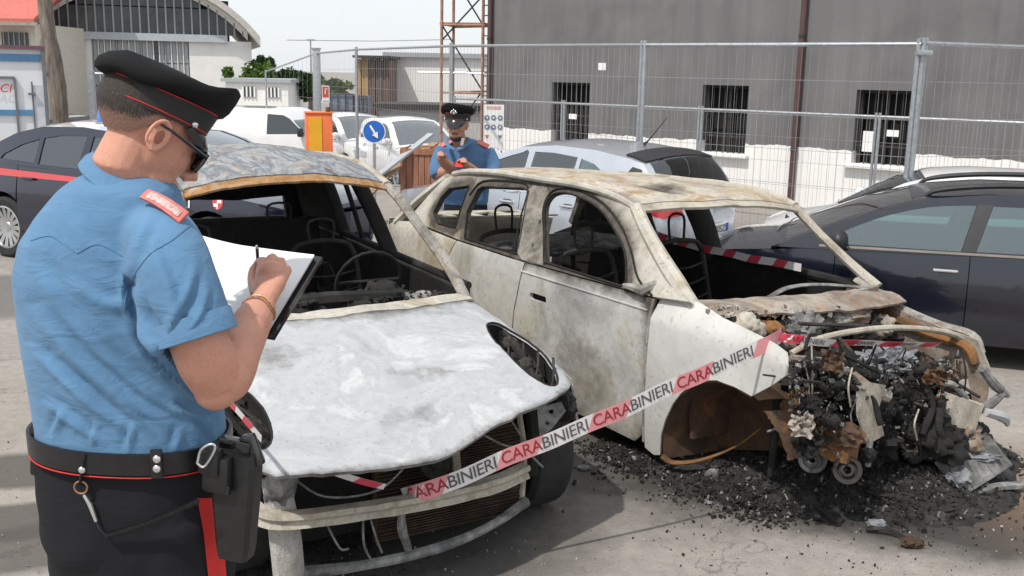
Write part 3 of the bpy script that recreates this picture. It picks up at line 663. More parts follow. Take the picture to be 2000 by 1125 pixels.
    def build(s, mt, roof=None, doors=(), wb=(1.3, -1.3), wr=.31, ww=.2, win=(), glass=None, ws=None, rw=None, hoodx=None, trunkx=None, rim=ALLOY, arch=.36, ghmat=None, spokes=10, seats=True, sides=(1, -1), rimr=.66, screen=None):
        r = s.root; glass = glass or GLASS; xf = s.P[0].x; xr = s.P[-1].x
        fx, rx = s.P[0].x-.42, s.P[-1].x+.42
        s.fx, s.rx = fx, rx
        cuts = [fx]+list(doors)+[rx]; names = ['front_wing']+(['front_door', 'rear_door'] if len(doors) == 3 else ['front_door'])+['rear_quarter']
        for side in sides:
            for i, nm in enumerate(names):
                a, b = cuts[i]-(.004 if i else 0), cuts[i+1]+(.004 if i < len(names)-1 else 0)
                ar = (wb[0], arch, wr+.01) if nm == 'front_wing' else (wb[1], arch, wr+.01) if nm == 'rear_quarter' else None
                o = s.side_piece(nm, a, b, mt, side, ar, zlow=s.sill)
                if 'door' in nm:
                    hx = cuts[i+1]+.17; q = s.low(side, .022); hz = s.zbelt(hx)-.115
                    hm = MB(); hm.tube(crv([q(s.s_of_x(hx+.09), hz-.0), q(s.s_of_x(hx+.07), hz), q(s.s_of_x(hx-.07), hz), q(s.s_of_x(hx-.09), hz)], 3), [.010, .014, .014, .010], 8); hm.build('handle', s.handle if hasattr(s, 'handle') else mt, o)
                    panel('handle_recess', rrect(s.s_of_x(hx)-.06, hz-.022, s.s_of_x(hx)+.06, hz+.022, .02), s.low(side, .003), TRIM, o, step=None, thick=.006)
            out = [(x, z) for x, z in s.gh]
            panel('window_frame', out, s.g(side), ghmat or mt, r, holes=[w_ for w_ in win], step=(.12, .08), thick=.02)
            for w_ in win: panel('side_window', w_, s.g(side, -.010), glass, r, step=(.15, .1), thick=.004)
            for i in (0, 1): wheel(r, wb[i], side*(s.ybody(wb[i])-.11), wr, ww, side, rim, spokes, rimr)
            for i in (0, 1):
                aa = [math.radians(-25+230*k/20) for k in range(21)]; y_ = s.ybody(wb[i])-.03; vs = [V((wb[i]+(arch+.01)*math.cos(t), side*(y_-d_), wr+.01+(arch+.01)*math.sin(t))) for d_ in (0, .28) for t in aa]; w_ = MB(); w_.add(vs, [(k, k+1, 22+k, 21+k) for k in range(20)]); w_.build('wheel_arch_liner', TRIM, r)
        sf = s.s_of_x(fx); sr = s.s_of_x(rx)
        fasc = lambda a, b: None
        zt = lambda x: s.zbelt(x)
        n = 14; up = [(-sf+2*sf*i/n) for i in range(n+1)]
        s.fz = zt(fx)
        panel('front_bumper', [(q, s.sill) for q in up]+[(q, zt(fx)-.02-.10*(1-(abs(q)/sf)**2)) for q in reversed(up)], s.low(1), mt, r, step=(.1, .08), thick=.02)
        W_ = s.S-sr
        def rl(q, z):
            a = s.S-abs(q); v = s.low(1)(a, z); return (v[0], v[1]*(1 if q >= 0 else -1), z)
        s.rear = rl
        up = [(-W_+2*W_*i/n) for i in range(n+1)]; s.W_ = W_
        s.rz = zt(rx)
        panel('rear_bumper', [(q, s.sill) for q in up]+[(q, s.rz-.003) for q in reversed(up)], rl, mt, r, step=(.1, .08), thick=.02)
        # hood, roof, trunk
        ghf, ghr = s.gh[0][0], s.gh[-1][0]
        zf = lambda x: s.zbelt(x) if fx > x else s.fz-.14*((x-fx)/(xf-fx))**1.5
        panel('bonnet', [(ghf+.01, -1), (xf-.03, -1), (xf-.03, 1), (ghf+.01, 1)], s.top(crown=.045, bow=.0, zfun=zf), mt, r, step=(.08, .125), thick=.02)
        if ghr > xr+.25:
            zf2 = lambda x: s.zbelt(x)
            panel('boot_lid', [(xr+.03, -1), (ghr-.01, -1), (ghr-.01, 1), (xr+.03, 1)], s.top(crown=.03, bow=0, zfun=zf2), mt, r, step=(.08, .125), thick=.02)
        T = s.top(); rm = roof or mt
        xa, xb = ghf, ghr
        if ws:
            x1_ = max(p[0] for p in ws); x0_ = min(p[0] for p in ws); v_ = max(p[1] for p in ws); xa = x0_
            panel('scuttle', [(x1_, -1), (ghf, -1), (ghf, 1), (x1_, 1)], T, mt, r, step=(.08, .125), thick=.02)
            for k in (1, -1): panel('windscreen_pillar', [(x0_, k*v_), (x1_, k*v_), (x1_, k), (x0_, k)], T, mt, r, step=(.08, .125), thick=.02)
        if rw:
            x1_ = max(p[0] for p in rw); x0_ = min(p[0] for p in rw); v_ = max(p[1] for p in rw); xb = x1_
            panel('tail_panel', [(ghr, -1), (x0_, -1), (x0_, 1), (ghr, 1)], T, mt, r, step=(.08, .125), thick=.02)
            for k in (1, -1): panel('rear_pillar', [(x0_, k*v_), (x1_, k*v_), (x1_, k), (x0_, k)], T, mt, r, step=(.08, .125), thick=.02)
        panel('roof', [(xb, -1), (xa, -1), (xa, 1), (xb, 1)], T, rm, r, step=(.08, .125), thick=.02)
        if ws: panel('windscreen', ws, s.top(off=-.008), screen or SCREEN, r, step=(.1, .125), thick=.004)
        if rw: panel('rear_window', rw, s.top(off=-.008), glass, r, step=(.1, .125), thick=.004)
        # floor pan and cabin
        yb = s.ybody(0)-.1
        MB().box(((xf+xr)/2, 0, s.sill+.08), (xf-xr-.5, yb*2-.35, .12)).build('floor_pan', TRIM, r)
        MB().box(((wb[0]+ghf)/2+.25, 0, .5), (wb[0]-ghf+.5, yb*1.25, .45)).build('engine_block', TRIM, r)
        if seats:
            zb_ = s.zbelt(0)
            MB().box((ghf-.32, 0, zb_-.10), (.5, yb*1.85, .26), bev=.08).build('dashboard', INTER, r)
            for y in (.36, -.36):
                st = MB(); st.box((ghf-1.25, y, .48), (.5, .46, .16), bev=.05); st.box((ghf-1.52, y, .80), (.14, .46, .60), R=M.Rotation(-.2, 3, 'Y'), bev=.05); st.box((ghf-1.60, y, 1.19), (.09, .24, .15), bev=.04); st.build('seat', INTER, r)
            MB().box((ghf-2.25, 0, .72), (.16, yb*1.7, .7), R=M.Rotation(-.2, 3, 'Y'), bev=.05).build('rear_seat', INTER, r)
            sw = MB(); c = V((ghf-.72, .36, zb_+.0)); ax = V((-.9, 0, .35)).normalized(); a = V((0, 1, 0)); b = ax.cross(a)
            sw.tube([c+(a*math.cos(2*math.pi*i/20)+b*math.sin(2*math.pi*i/20))*.18 for i in range(21)], .014, 6, False); sw.tube([c-a*.17, c+a*.17], .012, 6); sw.tube([c, c-ax*.3], .02, 6); sw.build('steering_wheel', TRIM, r)
        return s
    def mirror(s, side, x, mt):
        p = V(s.g(side)(x, s.zbelt(x)+.06)); mb = MB(); mb.ell(p+V((.02, side*.12, .03)), (.075, .12, .09)); mb.tube([p+V((0, -.02*side, -.02)), p+V((.02, side*.05, 0))], .025, 6); return mb.build('door_mirror', mt, s.root)
    def plate(s, rear, z, txt, y0=0, band=True):
        m_ = -1 if rear else 1; xx = (s.P[-1].x-.012) if rear else (s.P[0].x+.012)
        o = MB().box((xx, y0, z), (.012, .50, .11), bev=.004).build('number_plate', PAPER, s.root)
        for sy in (-1, 1): MB().box((xx+m_*.0075, y0+sy*.225, z), (.004, .05, .108)).build('blue_band', BLUEP, o)
        if txt:
            me = textmesh(txt, .10, lambda a, b: (xx+m_*.0085, y0+a*(1 if rear is False else -1), z+b)); mobj('lettering', me, TRIM, o)
        return o

def shrinkw(poly, k=.0): return poly
# ---- silver hatchback
SILV = paint('silver_paint', (.52, .55, .60), .55, .28)
sc_ = Car('silver_hatchback', 'silver hatchback with rounded glass tailgate parked behind the right burnt car', 'car', (.45, 10.66, 0), 138,
  [(2.03, 0), (1.98, .45), (1.78, .74), (1.35, .85), (.6, .875), (-.6, .88), (-1.3, .86), (-1.72, .79), (-1.95, .55), (-2.03, .0)],
  [(-2.1, .90), (-1.6, .93), (-.8, .92), (.3, .885), (1.0, .86), (1.7, .74), (2.1, .66)],
  [(1.10, .865), (.72, 1.06), (.30, 1.245), (-.05, 1.345), (-.5, 1.385), (-1.0, 1.37), (-1.45, 1.31), (-1.60, 1.27), (-1.74, 1.12), (-1.88, .925)], tum=.40)
sc_.handle = CHROME
win_s = [scurve([(.78, .915), (.52, 1.07), (.22, 1.20), (-.06, 1.285), (-.16, 1.295), (-.16, .925)], 2)[:-1]+[(-.16, .925)],
         [(-.24, .93), (-.24, 1.305), (-.5, 1.31), (-.82, 1.285), (-.82, .935)],
         [(-.87, .95), (-.87, 1.275), (-1.05, 1.235), (-1.22, 1.14), (-1.28, 1.06), (-1.24, 1.0)]]
sc_.build(SILV, doors=(.95, -.2, -1.02), wb=(1.28, -1.28), wr=.31, win=win_s, ghmat=SILV,
  ws=[(1.03, -.88), (1.03, .88), (.14, .88), (.14, -.88)], rw=None, spokes=7)
# glazed tailgate: dark band with wrap-round window and spoiler
T = sc_.top(off=.010)
tw = panel('tailgate_glass', [(-1.47, -.86), (-1.47, .86), (-1.84, .92), (-1.86, 0), (-1.84, -.92)], T, GLASSD, sc_.root, step=(.06, .12), thick=.004)
panel('spoiler', [(-1.36, -.93), (-1.36, .93), (-1.60, .95), (-1.60, -.95)], sc_.top(off=.022), TRIM, sc_.root, step=(.08, .125), thick=.018)
for sd_ in (1, -1):
    panel('pillar_trim', [(-1.5, 1.24), (-1.42, 1.12), (-1.50, 1.0), (-1.62, .97), (-1.80, .98), (-1.70, 1.10), (-1.60, 1.22)], sc_.g(sd_, .010), TRIM, sc_.root, step=(.1, .1), thick=.006)
    panel('quarter_glass', [(-1.50, 1.19), (-1.455, 1.11), (-1.52, 1.02), (-1.62, 1.0), (-1.70, 1.005), (-1.63, 1.09), (-1.57, 1.18)], sc_.g(sd_, .016), GLASS, sc_.root, step=(.1, .1), thick=.004)
    l = panel('tail_lamp', [(sd_*.46, .80), (sd_*.70, .77), (sd_*.95, .83), (sd_*.93, .92), (sd_*.75, .945), (sd_*.5, .90)], lambda q, z: V(sc_.rear(q, z))+V((-.012, 0, 0)), REDL, sc_.root, step=(.06, .05), thick=.012)
panel('bumper_trim', [(-.78, .24), (.78, .24), (.78, .40), (-.78, .40)], lambda q, z: V(sc_.rear(q, z))+V((-.012, 0, 0)), TRIM, sc_.root, step=(.1, .1), thick=.012)
MB().tube([(-1.15, .0, 1.41), (-1.2, 0, 1.45), (-1.42, 0, 1.70)], [.018, .008, .003], 6).build('aerial', TRIM, sc_.root)
sc_.plate(True, .62, 'BS 780SZ'); sc_.mirror(1, .78, SILV); sc_.mirror(-1, .78, SILV)

sc_.root.scale = (.93,)*3
# ---- dark blue estate on the right
NAVY = paint('dark_blue_paint', (.007, .009, .019), .1, .20, .15)
wg = Car('dark_blue_estate_car', 'dark blue estate car with roof rails and chrome door handles at the right edge', 'car', (3.20, 7.66, 0), 161,
  [(2.02, 0), (1.97, .45), (1.74, .76), (1.35, .86), (.6, .885), (-.6, .885), (-1.5, .87), (-2.05, .78), (-2.22, .5), (-2.25, 0)],
  [(-2.3, .93), (-1.0, .92), (.3, .89), (1.05, .875), (1.8, .80), (2.3, .70)],
  [(1.30, .87), (.95, 1.02), (.55, 1.19), (.12, 1.315), (-.3, 1.365), (-1.0, 1.375), (-1.6, 1.34), (-1.86, 1.27), (-2.12, .94)], tum=.36)
wg.handle = CHROME
win_w = [scurve([(.92, .925), (.70, 1.055), (.42, 1.175), (.12, 1.255), (-.17, 1.285)], 3)+[(-.22, 1.285), (-.13, .93)],
         [(-.24, .935), (-.34, 1.285), (-.75, 1.29), (-1.12, 1.275), (-1.12, .945)], [(-1.2, .955), (-1.2, 1.27), (-1.65, 1.22), (-1.85, 1.02), (-1.82, .97)]]
wg.build(NAVY, doors=(.80, -.2, -1.15), wb=(1.20, -1.35), wr=.32, win=win_w, ghmat=NAVY, ws=[(1.20, -.90), (1.20, .90), (.24, .90), (.24, -.90)], spokes=7, glass=GLASS, screen=glassmat('sky_reflecting_screen', (.3, .36, .36), .5))
for sd_ in (1, -1):
    g_ = wg.g(sd_)
    y_ = wg.top()(-.5, .84)[1]*sd_
    MB().tube(crv([(.18, y_, 1.30), (.05, y_, 1.375), (-.4, y_, 1.43), (-1.1, y_, 1.44), (-1.6, y_, 1.405), (-1.75, y_, 1.35)], 5), [.012, .022, .022, .022, .012], 8).build('roof_rail', TRIM, wg.root)
    panel('belt_trim', [(.93, .897), (-1.9, .927), (-1.9, .945), (.93, .915)], wg.g(sd_, .008), mat('satin_trim', (.22, .19, .165), .4, .6), wg.root, step=(.2, .1), thick=.008)
    panel('pillar_cover', [(-.135, .93), (-.225, 1.29), (-.335, 1.29), (-.235, .935)], wg.g(sd_, .006), TRIM, wg.root, step=(.2, .1), thick=.006)
    wg.mirror(sd_, .76, TRIM)
for k in (-.5, .3): MB().tube(crv([(1.20, k, .905), (1.1, k+.1, .95), (1.02, k+.45, .985)], 3), .010, 5).build('wiper', TRIM, wg.root)

wg.root.scale = (.88,)*3
# ---- patrol car on the left
POLB = paint('patrol_blue_paint', (.006, .008, .024), .05, .20, .15); POLW = paint('patrol_white_roof', (.75, .75, .74), 0, .3)
STR = paint('patrol_red_stripe', (.60, .045, .05), 0, .35)
rwl = V((-5.16, 10.45, 0)); hd = math.radians(-25.5); hv = V((math.cos(hd), math.sin(hd), 0)); lv = V((-hv.y, hv.x, 0))
ploc = rwl+hv*1.35+lv*.78
pc = Car('patrol_car', 'dark blue patrol saloon with red stripe, white roof and blue beacon at left edge', 'car', ploc, -25.5,
  [(2.3, 0), (2.25, .45), (2.0, .76), (1.55, .87), (.6, .90), (-.6, .90), (-1.5, .88), (-2.05, .80), (-2.26, .5), (-2.3, 0)],
  [(-2.35, .98), (-1.7, .985), (-1.0, .955), (.3, .92), (1.05, .89), (1.8, .79), (2.35, .68)],
  [(1.20, .885), (.85, 1.05), (.45, 1.22), (.05, 1.33), (-.35, 1.36), (-.9, 1.345), (-1.25, 1.27), (-1.6, 1.12), (-1.93, .985)], tum=.36)
win_p = [scurve([(.88, .95), (.62, 1.085), (.3, 1.205), (.0, 1.265), (-.18, 1.275)], 3)+[(-.2, .96)], [(-.29, .965), (-.27, 1.28), (-.62, 1.27), (-.84, 1.235), (-.84, .98)], [(-.90, .99), (-.90, 1.225), (-1.12, 1.165), (-1.36, 1.06), (-1.40, 1.01)]]
pc.build(POLB, roof=POLW, doors=(1.0, -.22, -1.12), wb=(1.35, -1.35), wr=.315, win=win_p, ghmat=POLB, ws=[(1.10, -.90), (1.10, .90), (.2, .90), (.2, -.90)], rw=[(-1.12, -.86), (-1.12, .86), (-1.82, .86), (-1.82, -.86)], spokes=15, rimr=.70)
for sd_ in (1, -1):
    L_ = pc.low(sd_, .004); q0, q1 = pc.s_of_x(1.25), pc.s_of_x(-2.0)
    panel('red_stripe', [(q0, .835), (q1, .85), (q1, .93), (q0, .855)], L_, STR, pc.root, step=(.1, .1), thick=.004)
    def side_text(txt, xc, zc, size, sp=1.0):
        sq = pc.s_of_x(xc)
        me = textmesh(txt, size, lambda a, b: pc.low(sd_, .006)(sq+a*(-sd_ if False else (1 if sd_ > 0 else -1)), zc+b), bold=.002, spacing=sp)
        mobj('lettering', me, POLW, pc.root)
    side_text('CARABINIERI', .70, .745, .150, 1.05)
    # crest: shield with flame-like device
    cx = pc.s_of_x(1.46); sh = [(-.075, .085), (.075, .085), (.075, -.01), (.045, -.06), (0, -.09), (-.045, -.06), (-.075, -.01)]
    panel('crest', [(cx+a*.75, .755+b*.65) for a, b in sh], pc.low(sd_, .005), STR, pc.root, step=None, thick=.004)
    for a, b, w_, h_ in ((-.025, .022, .035, .03), (.025, -.012, .035, .03), (.0, .0, .014, .09)):
        panel('crest_device', [(cx+a-w_/2, .755+b-h_/2), (cx+a+w_/2, .755+b-h_/2), (cx+a+w_/2, .755+b+h_/2), (cx+a-w_/2, .755+b+h_/2)], pc.low(sd_, .009), POLW, pc.root, step=None, thick=.003)
    me = textmesh('112', .15, lambda a, b: pc.g(sd_, .008)(-1.68-a*sd_, 1.01+b), bold=.004); mobj('lettering', me, POLW, pc.root)
    l = panel('tail_lamp', [(sd_*.5, .78), (sd_*.95, .78), (sd_*.95, .90), (sd_*.5, .92)], lambda q, z: V(pc.rear(q, z))+V((-.012, 0, 0)), REDL, pc.root, step=(.06, .05), thick=.012)
    pc.mirror(sd_, .80, POLB)
bc = MB(); bc.lathe([(.0, .17), (.05, .165), (.085, .13), (.10, .06), (.10, 0), (0, 0)], (-.35, -.38, 1.40), n=20); bc.build('beacon', mat('beacon_blue', (.02, .16, .62), .15, var=.15, coat=1), pc.root)
MB().lathe([(0, 0), (.12, 0), (.12, .03), (0, .03)], (-.35, -.38, 1.375), n=20).build('beacon_base', CHROME, pc.root)
MB().lathe([(.0, .17), (.05, .165), (.085, .13), (.10, .06), (.10, 0), (0, 0)], (-.35, .38, 1.40), n=20).build('beacon', bpy.data.materials['beacon_blue'], pc.root)

# ---- white cars beyond the fence, the car behind the trunk, and the white bonnet between silver and blue cars
WPA = paint('white_paint', (.78, .78, .78), 0, .3, .04)
def small_car(name, label, loc, yaw, mt, h=1.42, group=None, glass=None):
    k = h/1.42
    c = Car(name, label, 'car', loc, yaw, [(1.9, 0), (1.85, .45), (1.66, .70), (1.25, .80), (.6, .82), (-.6, .82), (-1.2, .81), (-1.66, .74), (-1.85, .5), (-1.9, 0)],
      [(-2, .95*k), (-1, .94*k), (.3, .91*k), (1.0, .88*k), (1.6, .76*k), (2, .66*k)],
      [(1.10, .87*k), (.75, 1.08*k), (.42, 1.28*k), (.1, 1.385*k), (-.3, 1.42*k), (-.9, 1.41*k), (-1.4, 1.35*k), (-1.62, 1.24*k), (-1.80, .95*k)], tum=.32)
    win = [scurve([(.80, .935*k), (.55, 1.10*k), (.30, 1.25*k), (.05, 1.315*k), (-.12, 1.325*k)], 2)+[(-.15, .945*k)], [(-.23, .95*k), (-.2, 1.33*k), (-.9, 1.325*k), (-1.2, 1.28*k), (-1.3, .97*k)]]
    c.build(mt, doors=(.95, -.19, -1.05), wb=(1.15, -1.15), wr=.29, win=win, ghmat=mt, glass=glass or GLASSD, ws=[(1.04, -.88), (1.04, .88), (.2, .88), (.2, -.88)], rw=[(-1.45, -.86), (-1.45, .86), (-1.75, .86), (-1.75, -.86)], spokes=6)
    for sd_ in (1, -1):
        panel('headlamp', [(sd_*.42, .60*k), (sd_*.62, .56*k), (sd_*.85, .60*k), (sd_*.95, .70*k), (sd_*.7, .70*k), (sd_*.5, .66*k)], lambda q, z: V(c.low(1, .01)(q, z)), LAMP, c.root, step=(.08, .06), thick=.01)
        panel('tail_lamp', [(sd_*.60, .70*k), (sd_*.85, .70*k), (sd_*.85, .92*k), (sd_*.62, .92*k)], lambda q, z: V(c.rear(q, z))+V((-.012, 0, 0)), REDL, c.root, step=(.08, .06), thick=.012)
        c.mirror(sd_, .80, mt)
    panel('grille', [(-.35, .36), (.35, .36), (.4, .5), (-.4, .5)], lambda q, z: V(c.low(1, .01)(q, z)), TRIM, c.root, step=(.1, .1), thick=.01)
    return c
GW = 'white vehicles parked beyond the fence'
def P2(px, py): p = gnd(px, py); return (p.x, p.y, 0)
c_a = small_car('white_hatchback', 'white hatchback beyond the fence, right behind the blue arrow sign', (at(800, 250, 24).x, 24, gz(-3, 24)), -62, WPA, 1.5, GW)
c_b = small_car('white_hatchback', 'white hatchback beyond the fence, between the orange pillar and the blue arrow sign', (at(690, 250, 26).x, 26, gz(-4, 26)), -55, WPA, 1.5, GW)
c_b.plate(False, .45, ''); c_a.plate(False, .45, '')
small_car('black_car', 'small black car with red tail lamps parked behind the bare trunk', (at(146, 220, 25).x, 25.0, gz(-9, 25)), 75, paint('black_paint', (.012, .012, .013), 0, .25), 1.4).plate(True, .7, '')
small_car('white_car', 'white car whose bonnet shows between the silver and dark blue cars', (4.15, 10.0, 0), 163, WPA, 1.30, glass=GLASSD).root.scale = (.86,)*3

# ---- white van
def van():
    VX = 25.5; a = at(455, 200, VX); c = thing('white_van', 'white panel van beyond the open mesh gate', 'van', (at(528, 250, VX).x, VX, gz(-6, VX)), math.radians(-14), GW); c.scale = (.92,)*3
    W_ = .9
    prof = scurve([(2.25, .35), (2.3, .75), (2.15, .98), (1.55, 1.12), (.95, 1.62), (.7, 1.76), (.2, 1.80), (-2.1, 1.78), (-2.25, 1.6), (-2.28, .4)], 4)
    arch1 = arcpts(1.35, .33, .38, 0, 180, 12); arch2 = arcpts(-1.35, .33, .38, 0, 180, 12)
    out = prof+[(-2.28, .28)]+[(-1.73, .28)]+[p for p in reversed(arch2) if p[1] > .3]+[(-.97, .28), (.97, .28)]+[p for p in reversed(arch1) if p[1] > .3]+[(1.73, .28), (2.25, .28)]
    wsd = [(1.42, 1.18), (.98, 1.56), (.80, 1.64), (.35, 1.66), (.35, 1.14)]
    for sd_ in (1, -1):
        f = lambda x, z: (x, sd_*(W_-.18*max(0, z-1.1)**1.2-.03*max(0, x-1.6)), z)
        o = panel('side', out, f, WPA, c, holes=[wsd], step=(.2, .12), thick=.03)
        panel('side_window', wsd, lambda x, z: (x, sd_*(abs(f(x, z)[1])-.012), z), GLASSD, c, step=(.2, .12), thick=.004)
        panel('door_seam', [(.28, .32), (.29, .32), (.29, 1.7), (.28, 1.7)], lambda x, z: (x, sd_*(abs(f(x, z)[1])+.003), z), TRIM, o, step=None, thick=.003)
        panel('slide_rail', [(-1.9, .98), (-.3, .98), (-.3, 1.0), (-1.9, 1.0)], lambda x, z: (x, sd_*(abs(f(x, z)[1])+.006), z), TRIM, o, step=None, thick=.005)
        wheel(c, 1.35, sd_*.78, .33, .2, sd_, ALLOY, 6); wheel(c, -1.35, sd_*.78, .33, .2, sd_, ALLOY, 6)
        MB().box((1.35, sd_*1.0, 1.22), (.12, .16, .22), bev=.04).build('door_mirror', TRIM, c)
    hp = [p for p in prof]
    def strip(name, pts, mt, off=0.):
        mb = MB(); R1 = []
        for x, z in pts:
            y = W_-.18*max(0, z-1.1)**1.2-.03*max(0, x-1.6)-.004
            R1.append((x, z, y))
        vs = []; 
        for x, z, y in R1: vs += [V((x+off, -y, z+off)), V((x+off, y, z+off))]
        return mb.add(vs, [(2*i, 2*i+1, 2*i+3, 2*i+2) for i in range(len(R1)-1)]).build(name, mt, c)
    strip('roof_and_nose', prof, WPA)
    iw = [p for p in prof if .95 <= p[0] <= 1.56 and p[1] > 1.1]
    strip('windscreen', iw, GLASSD, .012)
    MB().box((0, 0, .3), (4.2, 1.5, .2)).build('floor_pan', TRIM, c)
    MB().box((-.9, 0, 1.0), (2.4, 1.6, 1.3)).build('load_bulkhead', TRIM, c)
van()
# ---- white box truck at the far left
def truck():
    X0 = at(83, 95, 14.6); c = thing('box_truck', 'white refrigerated box truck with a blue stripe at the far left', 'truck', (X0.x, 14.6, 0), math.radians(26))
    c.location.z = gz(X0.x, 14.6); zt = X0.z-c.location.z; W_ = 3.2; BODY = mat('white_box_panel', (.74, .75, .77), .45, var=.05, scale=2); GR = mat('grey_edge', (.16, .16, .18), .6, var=.2)
    BLU = mat('truck_blue', (.10, .24, .42), .5, var=.2, scale=4)
    MB().box((-W_/2, 1.1, .55+(zt-.55)/2), (W_, 2.2, zt-.55)).build('box_body', BODY, c)
    for x in (0, -W_): MB().box((x-.0, -.02, .55+(zt-.55)/2), (.05, .08, zt-.5)).build('corner_post', GR, c)
    MB().box((-W_/2, -.02, zt+.01), (W_+.06, .10, .05)).build('top_edge', mat('maroon_edge', (.16, .08, .10), .6), c)
    MB().box((-W_/2, -.012, zt-.13), (W_-.08, .03, .10)).build('blue_band', BLU, c)
    zs = at(60, 219, 14.6).z-c.location.z; MB().box((-W_/2, -.012, zs), (W_-.08, .03, .075)).build('blue_stripe', BLU, c)
    MB().box((-.17-1.1, -.02, .62+(zt-1.1)/2), (.03, .03, zt-1.1)).build('door_seam', GR, c)
    dr = at(30, 128, 14.6); xx = at(38, 200, 14.6).x-X0.x
    MB().box((xx, -.016, (zt-.42+.6)/2), (.03, .04, zt-1.0)).build('door_edge', GR, c); MB().box((xx-1.0, -.016, zt-.40), (2.0, .04, .03)).build('door_edge', GR, c)
    MB().box((-.10, -.03, zt-.95), (.16, .03, .9)).build('locking_plate', mat('plate_grey', (.55, .57, .6), .5), c)
    MB().tube([(-.17, -.05, .7), (-.17, -.05, zt-.45)], .012, 6).build('locking_bar', GR, c)
    for z in (zt-.62, zt-1.15): MB().box((-.18, -.06, z), (.09, .05, .03)).build('hinge', GR, c)
    for z in (zt-.35, zt-1.0): MB().box((.04, -.02, z), (.05, .05, .05)).build('marker_lamp', GR, c)
    MB().box((-.45-.85, -.02, zt-.25), (.08, .03, .02)).build('lock', GR, c)
    me = textmesh('ACI', .16, lambda a, b: (-.56+a, -.036, zt-.55+b), shear=.25); mobj('lettering', me, REDP, c)
    MB().box((-W_/2, .9, .42), (W_-.2, 1.4, .18)).build('chassis', TRIM, c)
    for x in (-.6, -2.6):
        wheel(c, x, .18, .36, .22, -1, MUL, 6)
    MB().box((-W_/2, -.03, .50), (W_, .06, .10)).build('lower_rail', MUL, c)
truck()
# ================================================================ THE BURNT CARS
class Frame:
    def __init__(s, x, y, yaw):
        a = math.radians(yaw); s.t = V((x, y, 0)); s.X = V((math.cos(a), math.sin(a), 0)); s.Y = V((-math.sin(a), math.cos(a), 0)); s.yaw = a
    def l(s, p): d = V(p)-s.t; return V((d.dot(s.X), d.dot(s.Y), d.z))
    def hit(s, px, py, n, d):
        """sight line on the local plane n.p = d"""
        o = s.l(CAM); r = ray(px, py); r = V((r.dot(s.X), r.dot(s.Y), r.z)); n = V(n); return o+r*((d-n.dot(o))/n.dot(r))
    def x(s, px, py, v): return s.hit(px, py, (1, 0, 0), v)
    def y(s, px, py, v): return s.hit(px, py, (0, 1, 0), v)
    def z(s, px, py, v): return s.hit(px, py, (0, 0, 1), v)
def nz(x, y, z=0, s=1., o=0): return N.noise(V((x*s+o, y*s+o*.7, z*s-o)))
def fbm(p, s=1., o=4, seed=0.):
    a = 1.; t = 0.
    for i in range(o): t += a*N.noise(V(p)*s+V((seed, seed*2.1, -seed))); s *= 2.1; a *= .5
    return t
ASHW = burnt('ash_white_paint', [(.20, (.24, .245, .25)), (.34, (.36, .37, .385)), (.46, (.44, .45, .465)), (.53, (.40, .41, .42)), (.60, (.52, .53, .54)), (.70, (.42, .42, .42)), (.85, (.27, .265, .255))], 2.4, fmix=.16, rust=.05, soot=.20, speck=.22, bump=.14, seed=3)
ROOF1 = burnt('scorched_blue_grey_roof', [(.24, (.16, .12, .09)), (.36, (.13, .15, .175)), (.44, (.34, .36, .38)), (.50, (.16, .185, .215)), (.58, (.40, .41, .41)), (.66, (.22, .235, .25)), (.76, (.46, .45, .42)), (.88, (.22, .15, .10))], 3.6, rust=.38, soot=.34, speck=.7, stretch=(.8, 1.5, 1), seed=8, bump=.45)
ASHC = burnt('ash_cream_paint', [(.22, (.20, .175, .145)), (.36, (.40, .375, .325)), (.50, (.55, .525, .46)), (.60, (.47, .41, .29)), (.70, (.56, .54, .49)), (.82, (.26, .215, .165))], 2.0, rust=.26, soot=.34, speck=.5, bump=.3, seed=1)
ASHD = burnt('ash_door_paint', [(.22, (.25, .245, .235)), (.38, (.41, .405, .39)), (.52, (.53, .525, .50)), (.64, (.46, .43, .36)), (.74, (.52, .51, .48)), (.86, (.30, .255, .19))], 1.8, fmix=.2, rust=.12, soot=.45, speck=.3, bump=.2, seed=5)
FENW = burnt('bleached_wing_paint', [(.25, (.46, .455, .43)), (.5, (.57, .565, .54)), (.75, (.63, .63, .61))], 1.6, fmix=.15, rust=.05, soot=.10, speck=.25, bump=.14, seed=11)
PILL = burnt('scorched_pillar', [(.25, (.06, .055, .05)), (.42, (.22, .205, .18)), (.56, (.42, .40, .36)), (.70, (.20, .165, .12)), (.8, (.34, .30, .25))], 6., rust=.35, soot=.40, speck=.7, bump=.7, seed=2)
RUSTY = burnt('raw_rust', [(.25, (.05, .032, .022)), (.45, (.16, .085, .04)), (.6, (.28, .145, .055)), (.8, (.38, .30, .20))], 4., rust=.5, soot=.35, speck=.5, bump=.7, seed=4)
RUSTD = burnt('dark_rust', [(.25, (.035, .024, .018)), (.5, (.09, .055, .035)), (.75, (.17, .10, .055))], 3., rust=.35, soot=.4, speck=.5, bump=.6, seed=9)
CHAR = burnt('charred_black', [(.3, (.010, .010, .010)), (.55, (.022, .021, .020)), (.72, (.05, .047, .043)), (.85, (.11, .10, .09))], 6., rust=.08, soot=.6, speck=.3, bump=.9, seed=6)
SOOT = burnt('soot_black', [(.3, (.008, .008, .008)), (.7, (.018, .017, .016)), (.88, (.04, .036, .032))], 4., rust=.05, soot=.5, speck=.2, bump=.6, seed=7)
ALLOYB = burnt('melted_alloy', [(.25, (.06, .06, .06)), (.45, (.19, .19, .185)), (.6, (.36, .36, .35)), (.8, (.50, .49, .47))], 9., rust=.14, soot=.42, speck=.7, bump=1., seed=12)
